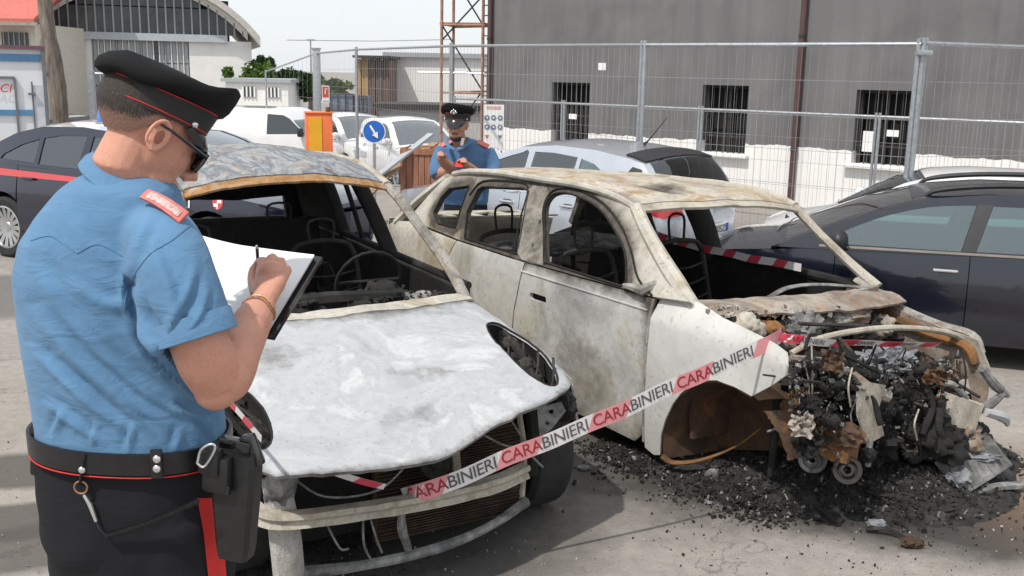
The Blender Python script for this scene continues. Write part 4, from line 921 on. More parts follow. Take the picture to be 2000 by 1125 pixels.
ASHP = burnt('white_ash', [(.25, (.10, .105, .115)), (.5, (.26, .27, .29)), (.7, (.44, .45, .47))], 11., rust=.03, soot=.38, speck=.6, bump=1., seed=13)
IRON = burnt('bare_seat_steel', [(.3, (.02, .019, .018)), (.6, (.06, .055, .05)), (.85, (.16, .15, .135))], 8, rust=.15, soot=.5, speck=.4, seed=30)
CREAM = burnt('cream_scorched_steel', [(.25, (.25, .21, .16)), (.5, (.48, .44, .36)), (.72, (.56, .54, .48)), (.85, (.40, .26, .12))], 5., rust=.32, soot=.28, speck=.6, bump=.5, seed=14)
def lump(name, c, r, mt, parent, amp=.3, sc=5., seed=0., sub=4, R=None):
    bm = bmesh.new(); bmesh.ops.create_icosphere(bm, subdivisions=sub, radius=1)
    for v in bm.verts:
        d = v.co.copy(); k = 1+amp*.75*fbm(d, sc*.30, 3, seed)+amp*.22*N.noise(d*sc*1.1+V((seed, 3, 0)))+amp*.12*N.noise(d*sc*2.6+V((0, seed, 1)))
        p = V((d.x*r[0]*k, d.y*r[1]*k, d.z*r[2]*k)); v.co = V(c)+((R @ p) if R is not None else p)
    return bobj(name, bm, mt, parent, 60)
def plank3(a, b, w, h, up=(0, 0, 1), bend=0., jag=0., n=8):
    """bar of rectangular section from a to b"""
    a = V(a); b = V(b); t = (b-a).normalized(); s_ = t.cross(V(up)).normalized(); u = s_.cross(t); R = []
    for i in range(n+1):
        k = i/n; c = a.lerp(b, k)+u*bend*math.sin(k*math.pi)+(s_*N.noise(c3(a, i))+u*N.noise(c3(b, i)))*jag
        R.append([c+s_*w/2+u*h/2, c-s_*w/2+u*h/2, c-s_*w/2-u*h/2, c+s_*w/2-u*h/2])
    return MB().rings(R)
def c3(a, i): return V((a.x*3+i*.7, a.y*3, a.z*3))

# ---------------------------------------------------------------- left wreck: bonnet towards us
F1 = Frame(-.64, 4.35, -60)
w1 = thing('burnt_hatchback', 'burnt out hatchback with bleached white bonnet and no windscreen, nearest the camera', 'burnt car', F1.t, F1.yaw)
K1 = .191
def hood_z(x, y): return .705+K1*(.6-x)+.045*(1-(y/.72)**2)-.02-.34*max(0, x-.45)**2-.9*max(0, abs(y)-.52)**2+.02*math.exp(-((x-.25)/.35)**2)
def hoodmap(x, y):
    w_ = .010*fbm((x, y, 0), 3.2, 3, 1.3)+.012*math.exp(-((x-.35)**2+(y+.25)**2)/.03)-.014*math.exp(-((x-.55)**2+(y-.05)**2)/.012)+.006*fbm((x, y, 0), 9, 2, 5)
    w_ -= .012*math.exp(-((y-.12-.2*x)/.035)**2)*max(0, x)
    return (x, y, hood_z(x, y)+w_)
hood_out = scurve([(-.30, .685), (-.38, .715), (-.2, .752), (.05, .782), (.30, .778), (.48, .745), (.60, .69), (.69, .59), (.745, .47)], 3)+[(.79, .33), (.825, .22), (.865, .12), (.90, .03), (.925, -.06), (.935, -.10), (.945, -.18), (.935, -.30), (.915, -.40), (.885, -.52), (.83, -.66)]+scurve([(.80, -.70), (.62, -.755), (.45, -.772), (.25, -.782), (.05, -.782), (-.2, -.752), (-.38, -.715), (-.30, -.69)], 3)[1:]+scurve([(-.30, -.69), (-.205, -.45), (-.16, -.2), (-.15, .0), (-.165, .25), (-.215, .48), (-.30, .685)], 3)[1:-1]
def oval(sd_, k=1.0, n=28):
    k = k*(1 if sd_ > 0 else .72)
    c = V((.315, .618)) if sd_ > 0 else V((.46, -.690)); e = V((.985, -.175*sd_)); o = V((.175*sd_, .985)) if sd_ > 0 else V((-.175, .985)).copy()
    o = V((-e.y, e.x)); out = []
    for i in range(n):
        t = 2*math.pi*i/n; a = math.cos(t); b = math.sin(t); p = c+e*(.335*k*math.copysign(abs(a)**1.05, a))+o*(.118*k*b*(1-.15*a)); out.append((p.x, p.y))
    return out if sd_ > 0 else out
OV = [oval(1), oval(-1)]
panel('bonnet', hood_out, hoodmap, ASHW, w1, holes=OV, step=(.035, .035), thick=.014, ref=(0, 0, 0))
sootmap([o for o in w1.children if o.name.startswith('bonnet')][0], lambda p: .45*math.exp(-pdist(p.x, p.y, hood_out)/.025)+.30*math.exp(-((p.x+.1)**2/.01+(p.y-.1)**2/.2))+.32*math.exp(-((p.x-.15)**2/.03+(p.y+.45)**2/.02))+.30*math.exp(-((p.x-.45-.4*p.y)**2/.004+(p.y-.05)**2/.03))+.26*math.exp(-((p.x-.72)**2/.006+(p.y+.1)**2/.06))+.3*math.exp(-((p.x-.28-.2*math.sin(p.y*9))**2/.0006+(p.y-.15)**2/.02)))
# front wings: strip beside the lamp aperture plus side skin with wheel arch
for sd_ in (1, -1):
    def wingtop(x, y, sd_=sd_): return (x, y*sd_, hood_z(x, min(abs(y), .68))-.02-.9*max(0, y-.70)**1.4+.008*fbm((x, y, 2), 5, 3))
    zt = lambda x: wingtop(x, .77)[2]
    sk = [(x, zt(x)-.005) for x in (-.45, -.2, .05, .3, .5)]+[(.56, .48)]+[p for p in arcpts(.25, .29, .345, 25, 175, 16) if p[0] < .57]+[(-.34, .16), (-.45, .16)]
    panel('wing_side', sk, lambda x, z, sd_=sd_: (x, sd_*(.775-.04*max(0, x-.2)-.25*max(0, z-.70)+.01*nz(x, z, 0, 6)), z), PILL if sd_ > 0 else ASHW, w1, step=(.06, .06), thick=.012)
    # lamp aperture: dark bowl with remains
    bw = MB(); R = []
    for s_, dz in ((1.02, -.012), (1.0, -.07), (.9, -.13), (.5, -.18), (.05, -.19)):
        R.append([V((x, y, hood_z(x, y)+dz)) for x, y in oval(sd_, s_)])
    bw.rings(R, False).build('lamp_aperture', SOOT, w1)
    R = [V(hoodmap(x, y))+V((0, 0, -.004)) for x, y in oval(sd_, 1.0)]; MB().tube(R+[R[0]], .006, 6, False).build('lamp_rim', CHAR, w1)
    for k in range(5): lump('lamp_remains', (.10+.11*k, sd_*(.68-.022*k), hood_z(.1+.11*k, .65)-.07-.02*(k % 2)), (.05, .035, .035), random.choice([CHAR, IRON, CHAR]), w1, .6, 7, k*1.3+sd_, 3)
    for k in range(4): MB().tube(crv([(.05+.13*k, sd_*.70, hood_z(.1, .65)-.05), (.12+.13*k, sd_*.66, hood_z(.2+.1*k, .65)-.035), (.20+.12*k, sd_*.61, hood_z(.3+.1*k, .6)-.07)], 4), .006, 6).build('lamp_wire', IRON, w1)
    lr = MB(); lr.tube(crv([(.02, sd_*.69, .76), (.2, sd_*.66, .72), (.4, sd_*.62, .66), (.58, sd_*.58, .60)], 4), [.014, .02, .018, .02], 7); lr.tube(crv([(.1, sd_*.72, .70), (.3, sd_*.70, .66), (.5, sd_*.64, .58)], 4), .012, 6); lr.tube([(.35, sd_*.58, .60), (.35, sd_*.72, .62)], .014, 6); lr.build('lamp_bracket', CHAR, w1)
    lump('melted_lamp', (.60, sd_*.64, .585), (.07, .06, .075), CHAR, w1, .5, 6, 3.3*sd_)
    lump('melted_lamp', (.40, sd_*.60, .60), (.10, .06, .05), CHAR, w1, .6, 7, 1.3*sd_)
    wheel(w1, .25, sd_*.675, .290, .20, sd_, RUSTD, 8); wheel(w1, -2.32, sd_*.66, .285, .19, sd_, RUSTD, 8)
# bracket plate hanging at the right-hand lamp
bp = panel('lamp_plate', [(0, 0), (.10, .02), (.12, -.02), (.06, -.10), (.015, -.13)], lambda a, b: (.64+.3*a, .50+a, .60+b), ALLOYB, w1, holes=[arcpts(.06, -.02, .010, 0, 330, 8), arcpts(.045, -.07, .008, 0, 330, 8)], step=None, thick=.006)
# scuttle, windscreen frame, pillars, roof
def scut(x, y): return (x, y, .885-.10*(x+.30)-.03*(y/.7)**2+.008*fbm((x, y, 0), 8, 3))
panel('scuttle', [(-.17, -.18), (-.16, .03), (-.18, .28), (-.24, .50), (-.32, .70), (-.42, .70), (-.34, .45), (-.28, .1), (-.28, -.2), (-.32, -.45), (-.42, -.70), (-.32, -.70), (-.22, -.45)], scut, ASHC, w1, step=(.05, .05), thick=.01, ref=(0, 0, 0))
def roofz1(x): return sinterp([(-2.85, 1.22), (-2.70, 1.34), (-2.3, 1.425), (-1.8, 1.445), (-1.4, 1.425), (-1.05, 1.362), (-.90, 1.33)], x)
def roof1(x, v):
    hwid = sinterp([(-2.85, .50), (-2.2, .545), (-1.4, .55), (-.9, .535)], x); return (x+.085*(1-v*v)*max(0, min(1, (x+2)*1.0)), v*hwid, roofz1(x)+.075*(1-v*v)+.008*fbm((x, v, 0), 2.5, 3, 4)+.004*fbm((x, v, 1), 9, 2))
panel('roof', [(-2.8, -1), (-1.05, -1), (-1.05, 1), (-2.8, 1)], roof1, ROOF1, w1, step=(.05, .06), thick=.012)
panel('roof_front_lip', [(-1.048, -1), (-1.0, -1), (-1.0, 1), (-1.048, 1)], lambda x, v: V(roof1(x, v))+V((.0, 0, -.006-.35*(x+1.048))), burnt('rust_lip', [(.3, (.30, .14, .05)), (.5, (.40, .24, .11)), (.7, (.5, .44, .36))], 6, rust=.55, soot=.2, seed=21), w1, step=(.03, .06), thick=.012)
for sd_ in (1, -1):
    def rail(x): p = V(roof1(x, sd_)); return p
    pil = [(-.36, .69, .83), (-.56, .665, 1.005), (-.78, .607, 1.175), (-.93, .568, 1.29), (-1.06, .549, 1.352)]
    P_ = crv([V((a, b*sd_, c)) for a, b, c in pil], 5)
    MB().tube(P_, [.030, .036, .030, .030, .030], 8, flat=.75).build('windscreen_pillar', PILL, w1)
    MB().tube([rail(-1.03-.1*i)+V((0, sd_*.006, -.012)) for i in range(18)], .028, 8).build('roof_rail', CREAM if sd_ > 0 else PILL, w1)
    for nm, pts, r in (('centre_pillar', [(-1.42, .735, .88), (-1.50, .66, 1.12), (-1.56, .555, 1.37)], .048), ('rear_pillar', [(-2.18, .735, .90), (-2.18, .66, 1.14), (-2.14, .555, 1.37)], .040), ('tail_pillar', [(-3.02, .66, .92), (-2.90, .60, 1.14), (-2.76, .525, 1.32)], .062)):
        MB().tube(crv([V((a, b*sd_, c)) for a, b, c in pts], 4), r, 8, flat=.6).build(nm, SOOT, w1)
    MB().tube(crv([(-1.86, sd_*.735, .90), (-1.84, sd_*.66, 1.13), (-1.80, sd_*.57, 1.36)], 3), .016, 6).build('window_divider', SOOT, w1)
    bz = lambda x: .885-.012*x
    panel('door_skin', [(-.42, .16), (-2.0, .16)]+[p for p in reversed(arcpts(-2.32, .29, .345, 5, 175, 14))]+[(-2.68, .2), (-3.15, .28), (-3.18, .75), (-3.1, .93), (-2.2, .915), (-.42, .885)], lambda x, z: (x, sd_*(.775-.05*max(0, -x-2.6)-.10*max(0, z-.6)+.006*nz(x, z, 0, 4)), z), ASHC, w1, step=(.08, .08), thick=.012)
    panel('door_lining', [(-.45, .25), (-3.0, .25), (-3.0, .90), (-2.2, .89), (-.45, .868)], lambda x, z: (x, sd_*(.70+.012*fbm((x, z, 0), 5, 3)), z), SOOT, w1, step=(.12, .12), thick=.01)
    MB().tube([V((x, sd_*.725, bz(x)+.008)) for x in (-.42, -1.0, -1.6, -2.2, -3.05)], .022, 8).build('waist_rail', CHAR if sd_ > 0 else SOOT, w1)
panel('tailgate', [(-.60, .30), (.60, .30), (.62, .92), (-.62, .92)], lambda y, z: (-3.12-.06*math.cos(y*2)+.1*max(0, z-.6), y, z), SOOT, w1, step=(.1, .1), thick=.014)
panel('charred_rear_quarter', [(-2.22, .90), (-3.0, .90), (-2.86, 1.20), (-2.74, 1.34), (-2.16, 1.38)], lambda x, z: (x, .735-.40*max(0, z-.9)+.01*fbm((x, z, 0), 6, 3), z), SOOT, w1, step=(.08, .08), thick=.012)
panel('rear_blackout_panel', [(-.56, 1.095), (-.30, 1.08), (-.05, 1.09), (.22, 1.075), (.56, 1.095), (.50, 1.33), (-.50, 1.33)], lambda y, z: (-2.90+.35*max(0, z-1.05)+.02*fbm((y, z, 0), 5, 3), y, z), SOOT, w1, step=(.06, .06), thick=.012)  # black panel added under the roof to hide the bright patrol bonnet behind
MB().box((-2.35, 0, .70), (.14, 1.25, .62), M.Rotation(-.22, 3, 'Y'), .05).build('rear_bench_remains', SOOT, w1)
MB().tube([(-2.80, -.50, 1.31), (-2.83, 0, 1.335), (-2.80, .50, 1.31)], .035, 8).build('tailgate_header', SOOT, w1)
# cabin remains
MB().box((-1.6, 0, .22), (3.0, 1.4, .06)).build('floor_pan', SOOT, w1)
MB().box((-.42, 0, .52), (.05, 1.36, .62)).build('bulkhead', SOOT, w1)
d = MB(); d.tube(crv([(-.55, -.66, .80), (-.58, -.3, .83), (-.56, .1, .82), (-.55, .66, .80)], 5), [.05, .06, .055, .05], 8); d.tube([(-.50, -.5, .86), (-.48, .0, .875), (-.5, .4, .86)], [.03, .045, .03], 8); d.build('dashboard_beam', CHAR, w1)
for i in range(7):
    lump('dashboard_remains', (-.50-.08*(i % 2), -.42+.15*i, .80+.02*(i % 3)), (.10, .10, .07), CHAR if i % 3 else ALLOYB, w1, .6, 7, i*2.1)
MB().tube(crv([(-.58, .38, .80), (-.75, .37, .83), (-.86, .37, .86)], 3), .022, 7).build('steering_column', CHAR, w1)
sw = MB(); c = V((-.88, .37, .865)); sw.tube([c+V((.06*math.sin(a), .18*math.cos(a), .165*math.sin(a))) for a in [2*math.pi*i/20 for i in range(21)]], .010, 6, False); sw.tube([c+V((0, -.17, 0)), c+V((0, .17, 0))], .010, 6); sw.build('steering_wheel_ring', CHAR, w1)
for sx, sy in ((-1.35, .36), (-1.35, -.36), (-2.15, .36), (-2.15, -.36)):
    s_ = MB()
    s_.tube(crv([(sx+.42, sy-.21, .34), (sx, sy-.21, .38), (sx-.12, sy-.21, .60), (sx-.20, sy-.19, .90), (sx-.22, sy-.10, .97), (sx-.22, sy+.10, .97), (sx-.20, sy+.19, .90), (sx-.12, sy+.21, .60), (sx, sy+.21, .38), (sx+.42, sy+.21, .34)], 5), .014, 7)
    for z in (.5, .6, .7, .8): s_.tube(crv([(sx-.10-(z-.5)*.25, sy-.2, z), (sx-.06-(z-.5)*.25, sy, z-.02), (sx-.10-(z-.5)*.25, sy+.2, z)], 4), .006, 5)
    for k in range(5): s_.tube(crv([(sx+.38, sy-.16+.08*k, .35), (sx+.2, sy-.16+.08*k, .33), (sx, sy-.16+.08*k, .38)], 3), .005, 5)
    s_.tube(crv([(sx-.22, sy-.07, .97), (sx-.235, sy-.07, 1.09), (sx-.235, sy+.07, 1.09), (sx-.22, sy+.07, .97)], 4), .008, 6)
    s_.build('seat_frame', IRON, w1)
for i in range(10):
    lump('cabin_debris', (-.8-.22*i, random.uniform(-.5, .5), .30), (.22, .2, .10), SOOT, w1, .6, 5, i*1.7)
for i in range(9):
    a = V((random.uniform(-.7, -2.4), random.uniform(-.55, .55), random.uniform(.35, .7))); MB().tube(crv([a, a+V((random.uniform(-.2, .2), random.uniform(-.2, .2), .15)), a+V((random.uniform(-.3, .3), random.uniform(-.3, .3), random.uniform(-.1, .25)))], 4), .006, 5).build('loose_wire', IRON, w1)
# nose: beam, struts, radiator, horn, wires
bm_ = MB(); pts = crv([(.60, -.70, .40), (.72, -.62, .372), (.765, -.30, .362), (.775, 0, .358), (.75, .25, .357), (.69, .42, .36)], 6)
R = []
for i, p in enumerate(pts):
    t = (pts[min(i+1, len(pts)-1)]-pts[max(i-1, 0)]).normalized(); o = V((t.y, -t.x, 0)); u = V((0, 0, 1)); j = .004*N.noise(p*9)
    R.append([p+o*.024+u*(.026+j), p+o*.030+u*.008, p+o*.016-u*.006, p+o*.028-u*(.028+j), p-o*.024-u*.026, p-o*.024+u*.026])
bm_.rings(R).build('bumper_beam', CREAM, w1, 30)
MB().tube(crv([(.62, -.615, .60), (.66, -.60, .42), (.67, -.585, .28), (.66, -.57, .10)], 5), [.045, .055, .06, .06], 9, flat=.7).build('front_strut', burnt('pale_scorched_steel', [(.25, (.30, .28, .25)), (.5, (.52, .50, .46)), (.8, (.66, .65, .62))], 6, rust=.08, soot=.3, speck=.6, bump=.9, seed=33), w1)
lump('strut_lump', (.66, -.60, .50), (.07, .06, .10), ALLOYB, w1, .4, 6, 9)
MB().tube(crv([(.63, .47, .62), (.62, .50, .45), (.60, .50, .30)], 4), [.02, .03, .03], 7).build('front_strut', CHAR, w1)
lc = MB(); pts = crv([(.64, -.60, .115), (.70, -.30, .11), (.72, 0, .12), (.69, .25, .145), (.62, .47, .185)], 5)
lc.tube(pts, [.030, .020, .022, .018, .024], 8, flat=1.0); lc.build('lower_crossmember', ALLOYB, w1)
MB().tube(crv([(.60, .46, .17), (.605, .465, .4), (.60, .44, .57)], 4), .014, 6).build('radiator_side_bar', CREAM, w1)
RADM = burnt('radiator_core', [(.3, (.025, .018, .014)), (.55, (.075, .05, .036)), (.8, (.13, .09, .06))], 7, rust=.25, soot=.3, speck=.4, seed=17)
rd = MB(); rd.box((.575, .13, .33), (.03, .66, .40)); ra = rd.build('radiator', RADM, w1)
fn = MB()
for i in range(34): fn.box((.597, .13, .145+.0112*i), (.016, .64, .0035), R=M.Rotation(.012*math.sin(i*1.7), 3, 'X'))
tag(fn.build('fins', RADM, ra), kind='stuff')
h = MB(); h.lathe([(0, .035), (.022, .03), (.03, .018), (.045, .022), (.062, .028), (.066, .01), (.06, -.02), (0, -.03)], (.70, .0, .475), (1, -.05, .1), 24); h.build('horn', IRON, w1)
MB().box((.685, .10, .49), (.02, .035, .24), R=M.Rotation(.1, 3, 'X'), bev=.005).build('latch_post', CREAM, w1); MB().box((.66, .13, .56), (.02, .20, .05), bev=.008).build('latch_plate', ALLOYB, w1)
MB().box((.66, -.10, .565), (.02, .22, .04), bev=.006).build('latch_plate', CHAR, w1)
MB().tube(crv([(.58, -.62, .60), (.64, -.2, .615), (.64, .2, .615), (.58, .5, .63)], 5), .02, 7).build('upper_crossmember', CHAR, w1)
for pts in ([(.68, -.57, .52), (.73, -.45, .43), (.74, -.25, .42), (.71, -.1, .50)], [(.72, -.28, .34), (.74, -.26, .24), (.73, -.23, .16)], [(.72, -.30, .34), (.75, -.31, .22), (.74, -.27, .13)], [(.70, .2, .56), (.73, .3, .50), (.70, .40, .47)], [(.70, -.45, .34), (.73, -.40, .22), (.72, -.36, .20)], [(.66, .35, .60), (.72, .38, .52), (.68, .45, .42), (.70, .5, .36)]):
    MB().tube(crv(pts, 5), .0045, 5).build('hanging_wire', ALLOYB, w1)
MB().tube(crv([(.72, -.14, .34), (.735, -.15, .25), (.73, -.12, .15)], 4), [.012, .02, .016], 6).build('melted_drip', ALLOYB, w1)
for i in range(14):
    lump('engine_bay_remains', (random.uniform(.15, .50), random.uniform(-.55, .45), random.uniform(.25, .55)), (.12, .12, .10), SOOT, w1, .5, 6, i*3.1, 3)
MB().box((.15, 0, .30), (.75, 1.0, .3), bev=.05).build('engine_block', SOOT, w1)

# ---------------------------------------------------------------- right wreck: side on, nose burnt away
F2 = Frame(1.72, 4.86, -55.2)
w2 = thing('burnt_estate_car', 'burnt out cream estate car with its engine bay burnt open and bonnet gone', 'burnt car', F2.t, F2.yaw)
def tilt(p): return V((p[0], p[1], p[2]-.06*(p[1]+.86)))
def S2(x, z, off=0.):
    z0 = .9
    y = -.86+.03*((z-.62)/.45)**2*(1 if z < .62 else .4) if z < z0 else -.855+.5*(z-z0)
    y += .20*max(0, z-.78)**1.5 if z < z0 else .20*.12**1.5
    y += .035*max(0, -x-2.7)**1.3
    y += .006*fbm((x, z, 0), 3, 3, 2)
    return tilt((x, y-off, z))
def S2far(x, z): p = S2(x, z); return tilt((x, -p.y, z))
fwin = scurve([(-1.49, .93), (-1.60, 1.07), (-1.70, 1.21), (-1.695, 1.275), (-1.624, 1.307), (-1.472, 1.305), (-1.246, 1.262), (-1.05, 1.17), (-.911, 1.078), (-.815, .945), (-.84, .915)], 3)
rwin = [(-2.35, .945), (-2.45, 1.10), (-2.435, 1.24), (-2.40, 1.262), (-1.98, 1.295), (-1.915, 1.285), (-1.835, 1.10), (-1.765, .935)]
qwin = [(-2.83, 1.05), (-2.82, 1.15), (-2.76, 1.215), (-2.55, 1.252), (-2.53, 1.10), (-2.50, .99), (-2.72, .99)]
frame_out = [(-.36, .925), (-.51, .991), (-.66, 1.085), (-.82, 1.197), (-.973, 1.30), (-1.10, 1.34), (-1.25, 1.358), (-1.389, 1.366), (-1.868, 1.364), (-2.4, 1.35), (-2.704, 1.332), (-2.88, 1.27), (-3.0, 1.14), (-3.12, .97), (-2.4, .925), (-1.7, .905), (-.6, .905)]
frm = panel('side_frame', frame_out, S2, ASHC, w2, holes=[fwin, rwin, qwin], step=(.03, .03), thick=.03, ref=(-1.5, 0, .7))
def soot2(p):
    z = p.z+.06*(p.y+.86); d = min(pdist(p.x, z, h_) for h_ in (fwin, rwin, qwin)); return max(0, 1.0*math.exp(-d/.065)+.35*max(0, 1-abs(p.x+1.7)/.35))*(1 if z > .88 else .75*math.exp(-max(0, .9-z)/.05))
sootmap(frm, soot2)
sf = panel('b_pillar', [(-1.50, .912), (-1.60, 1.06), (-1.705, 1.20), (-1.71, 1.29), (-1.76, 1.325), (-1.90, 1.322), (-1.93, 1.29), (-1.845, 1.10), (-1.775, .94), (-1.70, .912)], lambda x, z: S2(x, z, .006), PILL, w2, step=(.04, .04), thick=.01, ref=(-1.5, 0, .7), holes=[arcpts(-1.66-.03*k, 1.0+.13*k, .012, 0, 330, 8) for k in range(2)])
sootmap(sf, lambda p: .28+.25*N.noise(p*6))
for hole, nm in ((fwin, 'window_rim'), (rwin, 'window_rim'), (qwin, 'window_rim')):
    L_ = [S2(x, z, .004) for x, z in hole]; MB().tube(L_+[L_[0]], .006, 6, False).build(nm, CHAR, w2)
for seg in ([(-1.495, .92), (-1.61, 1.07), (-1.71, 1.21), (-1.70, 1.30), (-1.60, 1.335), (-1.44, 1.335), (-1.22, 1.29), (-1.02, 1.20), (-.87, 1.09), (-.74, .97), (-.60, .91)], [(-1.80, .93), (-1.87, 1.10), (-1.935, 1.30), (-2.1, 1.325), (-2.42, 1.295), (-2.50, 1.2)]):
    MB().tube([S2(p.x, p.y, .006) for p in crv([(a, b, 0) for a, b in seg], 4)], .006, 6).build('door_frame_seam', CHAR, w2)
dr = [(-.588, .895), (-.603, .80), (-.608, .70), (-.622, .45), (-.634, .19), (-.70, .13), (-1.755, .15), (-1.766, .435), (-1.746, .62), (-1.665, .897)]
hr = rrect(-1.60, .702, -1.44, .742, .018)
fd = panel('front_door', dr, S2, ASHD, w2, holes=[hr], step=(.04, .04), thick=.025, ref=(-1.5, 0, .6))
sootmap(fd, lambda p: .55*math.exp(-(.90-(p.z+.06*(p.y+.86)))/.04)+.5*math.exp(-abs(p.x+.60)/.05)+.35*math.exp(-((p.x+1.15)**2/.05+(p.z-.50)**2/.03))+.3*math.exp(-(p.z-.15)/.12))
panel('handle_recess', rrect(-1.62, .69, -1.42, .755, .03), lambda x, z: S2(x, z, -.03), SOOT, fd, step=(.05, .05), thick=.01, ref=(-1.5, 0, .6))
for zz in (.84, ): MB().tube([S2(x, zz-.012*(x+1.2), .001) for x in (-.62, -.9, -1.2, -1.5, -1.70)], .005, 5).build('swage_line', ASHD, fd)
rd_ = [(-1.675, .897), (-1.756, .62), (-1.776, .435), (-1.767, .15), (-2.22, .17)]+[p for p in reversed(arcpts(-2.62, .27, .36, 30, 80, 8))][::-1]+[(-2.50, .80), (-2.42, .917)]
panel('rear_door', rd_, S2, ASHD, w2, step=(.05, .05), thick=.025, ref=(-1.5, 0, .6))
rq = [(-2.43, .917), (-2.51, .80)]+[p for p in arcpts(-2.62, .27, .36, 85, 180, 10)]+[(-3.0, .2), (-3.55, .25), (-3.62, .55), (-3.55, .80), (-3.3, .93), (-3.1, .955)]
panel('rear_quarter', rq, S2, ASHC, w2, step=(.06, .06), thick=.02, ref=(-1.5, 0, .6))
# front wing with torn, bent-out tip
wing = [(-.578, .895), (-.46, .912), (-.345, .92), (-.25, .905), (-.154, .885), (-.03, .87), (.091, .855), (.18, .842), (.251, .823), (.285, .775), (.279, .73), (.20, .665), (.081, .585), (-.02, .602), (-.13, .606), (-.22, .580), (-.29, .54), (-.36, .48), (-.418, .408), (-.465, .32), (-.496, .229), (-.513, .115), (-.56, .10), (-.625, .12), (-.612, .45), (-.598, .70), (-.592, .80)]
def wingmap(x, z):
    p = S2(x, z); k = max(0, x+.10); f = .55*max(0, z-.80)**1.1
    y = p.y+f-.22*k*k*(1 if z < .8 else .5)+.10*max(0, k-.05)*max(0, .85-z)*1.2
    return V((p.x, y, p.z+.02*k))
panel('front_wing', wing, wingmap, FENW, w2, step=(.035, .035), thick=.010, ref=(-.3, 0, .5))
MB().tube([wingmap(x, z)+V((0, .012, -.006)) for x, z in ((.07, .588), (-.02, .606), (-.13, .61), (-.22, .584), (-.29, .545), (-.36, .485))], .010, 6).build('arch_lip', RUSTD, w2)
MB().tube([S2(x, z, .002) for x, z in ((-.583, .895), (-.598, .80), (-.603, .70), (-.617, .45), (-.63, .15))], .008, 6).build('door_gap_soot', PILL, w2)
MB().tube([S2(-.62, .965, -.02), S2(-.66, .925, .03), S2(-.72, .93, .035), S2(-.80, .925, .02)], [.02, .03, .022, .012], 7).build('mirror_stub', PILL, w2)
# wheel housings
def housing(name, a0, a1, mt, r0=.40, cx=-.09, cz=.22, y0=-.835, y1=-.47, parent=w2, wall=True):
    n = 18; R = []
    for y, k in ((y0, 1.0), (y0+.06, .985), ((y0+y1)/2, .95), (y1, .86))+(((y1+.02, .5), (y1+.03, .06)) if wall else ()):
        R.append([tilt((cx+r0*k*math.cos(math.radians(a0+(a1-a0)*i/n))+.010*N.noise(V((i*.8, y*9, 1))), y, cz+r0*k*math.sin(math.radians(a0+(a1-a0)*i/n))+.010*N.noise(V((i*.8, y*9, 5))))) for i in range(n+1)])
    mb = MB(); vs = [p for r in R for p in r]; m_ = n+1
    mb.add(vs, [(i*m_+k, i*m_+k+1, (i+1)*m_+k+1, (i+1)*m_+k) for i in range(len(R)-1) for k in range(n)]); return mb.build(name, mt, parent, 60)
housing('wheel_housing', 62, 196, RUSTD)
housing('wheel_housing_front', 22, 60, RUSTD, .36, -.05, wall=False)
MB().tube(crv([tilt((-.49, -.835, .12)), tilt((-.44, -.80, .095)), tilt((-.34, -.72, .13)), tilt((-.22, -.62, .22)), tilt((-.12, -.55, .34))], 5), [.026, .020, .014, .010, .006], 8, flat=.6).build('housing_flange', RUSTY, w2)
panel('inner_wing', [(.05, .30), (.18, .29), (.22, .42), (.20, .58), (.08, .61), (.02, .5)], lambda x, z: tilt((x, -.60+.2*x+.02*fbm((x, z, 0), 6, 3), z)), RUSTY, w2, holes=[arcpts(.13, .48, .028, 0, 330, 10)], step=(.04, .04), thick=.01)
MB().tube(crv([(-.03, -.55, .50), (-.02, -.57, .30), (-.02, -.58, .12)], 4), [.022, .02, .014], 9).build('suspension_strut', CHAR, w2)
# roof
def rz2(x): return sinterp([(-3.05, 1.22), (-2.85, 1.30), (-2.5, 1.352), (-1.9, 1.368), (-1.4, 1.366), (-1.15, 1.345), (-.98, 1.30)], x)
def roof2(x, v):
    yy = .632*v; bow = .10*(1-v*v)*max(0, min(1, (x+1.9)))
    dent = -.030*math.exp(-((x+1.35)**2/.05+(v+.35)**2/.03))-.02*math.exp(-((x+1.2)**2/.02+(v+.1)**2/.3))-.012*math.exp(-((x+1.95)**2/.3+(v-.2)**2/.02))
    return tilt((x+bow, yy, rz2(x)+.040*(1-v*v)+dent+.007*fbm((x, v, 3), 2.6, 3)))
ROOF2 = burnt('scorched_cream_roof', [(.20, (.17, .13, .09)), (.34, (.36, .33, .28)), (.46, (.52, .49, .42)), (.54, (.42, .34, .22)), (.62, (.55, .53, .48)), (.74, (.34, .33, .32)), (.86, (.22, .15, .09))], 2.6, fmix=.25, rust=.5, soot=.3, speck=.5, bump=.3, seed=61)
rf2 = panel('roof', [(-2.95, -1), (-1.02, -1), (-1.02, 1), (-2.95, 1)], roof2, ROOF2, w2, step=(.05, .06), thick=.014, ref=(-2, 0, .5))
sootmap(rf2, lambda p: .62*math.exp(-((p.x+1.28)**2/.02+(p.y+.22)**2/.03))+.75*math.exp(-abs(abs(p.y)-.60)/.04)*(.5+.5*N.noise(p*4)))
panel('roof_front_lip', [(-1.018, -1), (-.97, -1), (-.97, 1), (-1.018, 1)], lambda x, v: roof2(x, v)+V((0, 0, -.004-.3*(x+1.018))), CREAM, w2, step=(.03, .06), thick=.014, ref=(-2, 0, .5))
MB().tube([roof2(-1.0-.1*i, -1)+V((0, -.004, -.004)) for i in range(19)], .020, 8).build('roof_rail', ASHC, w2)
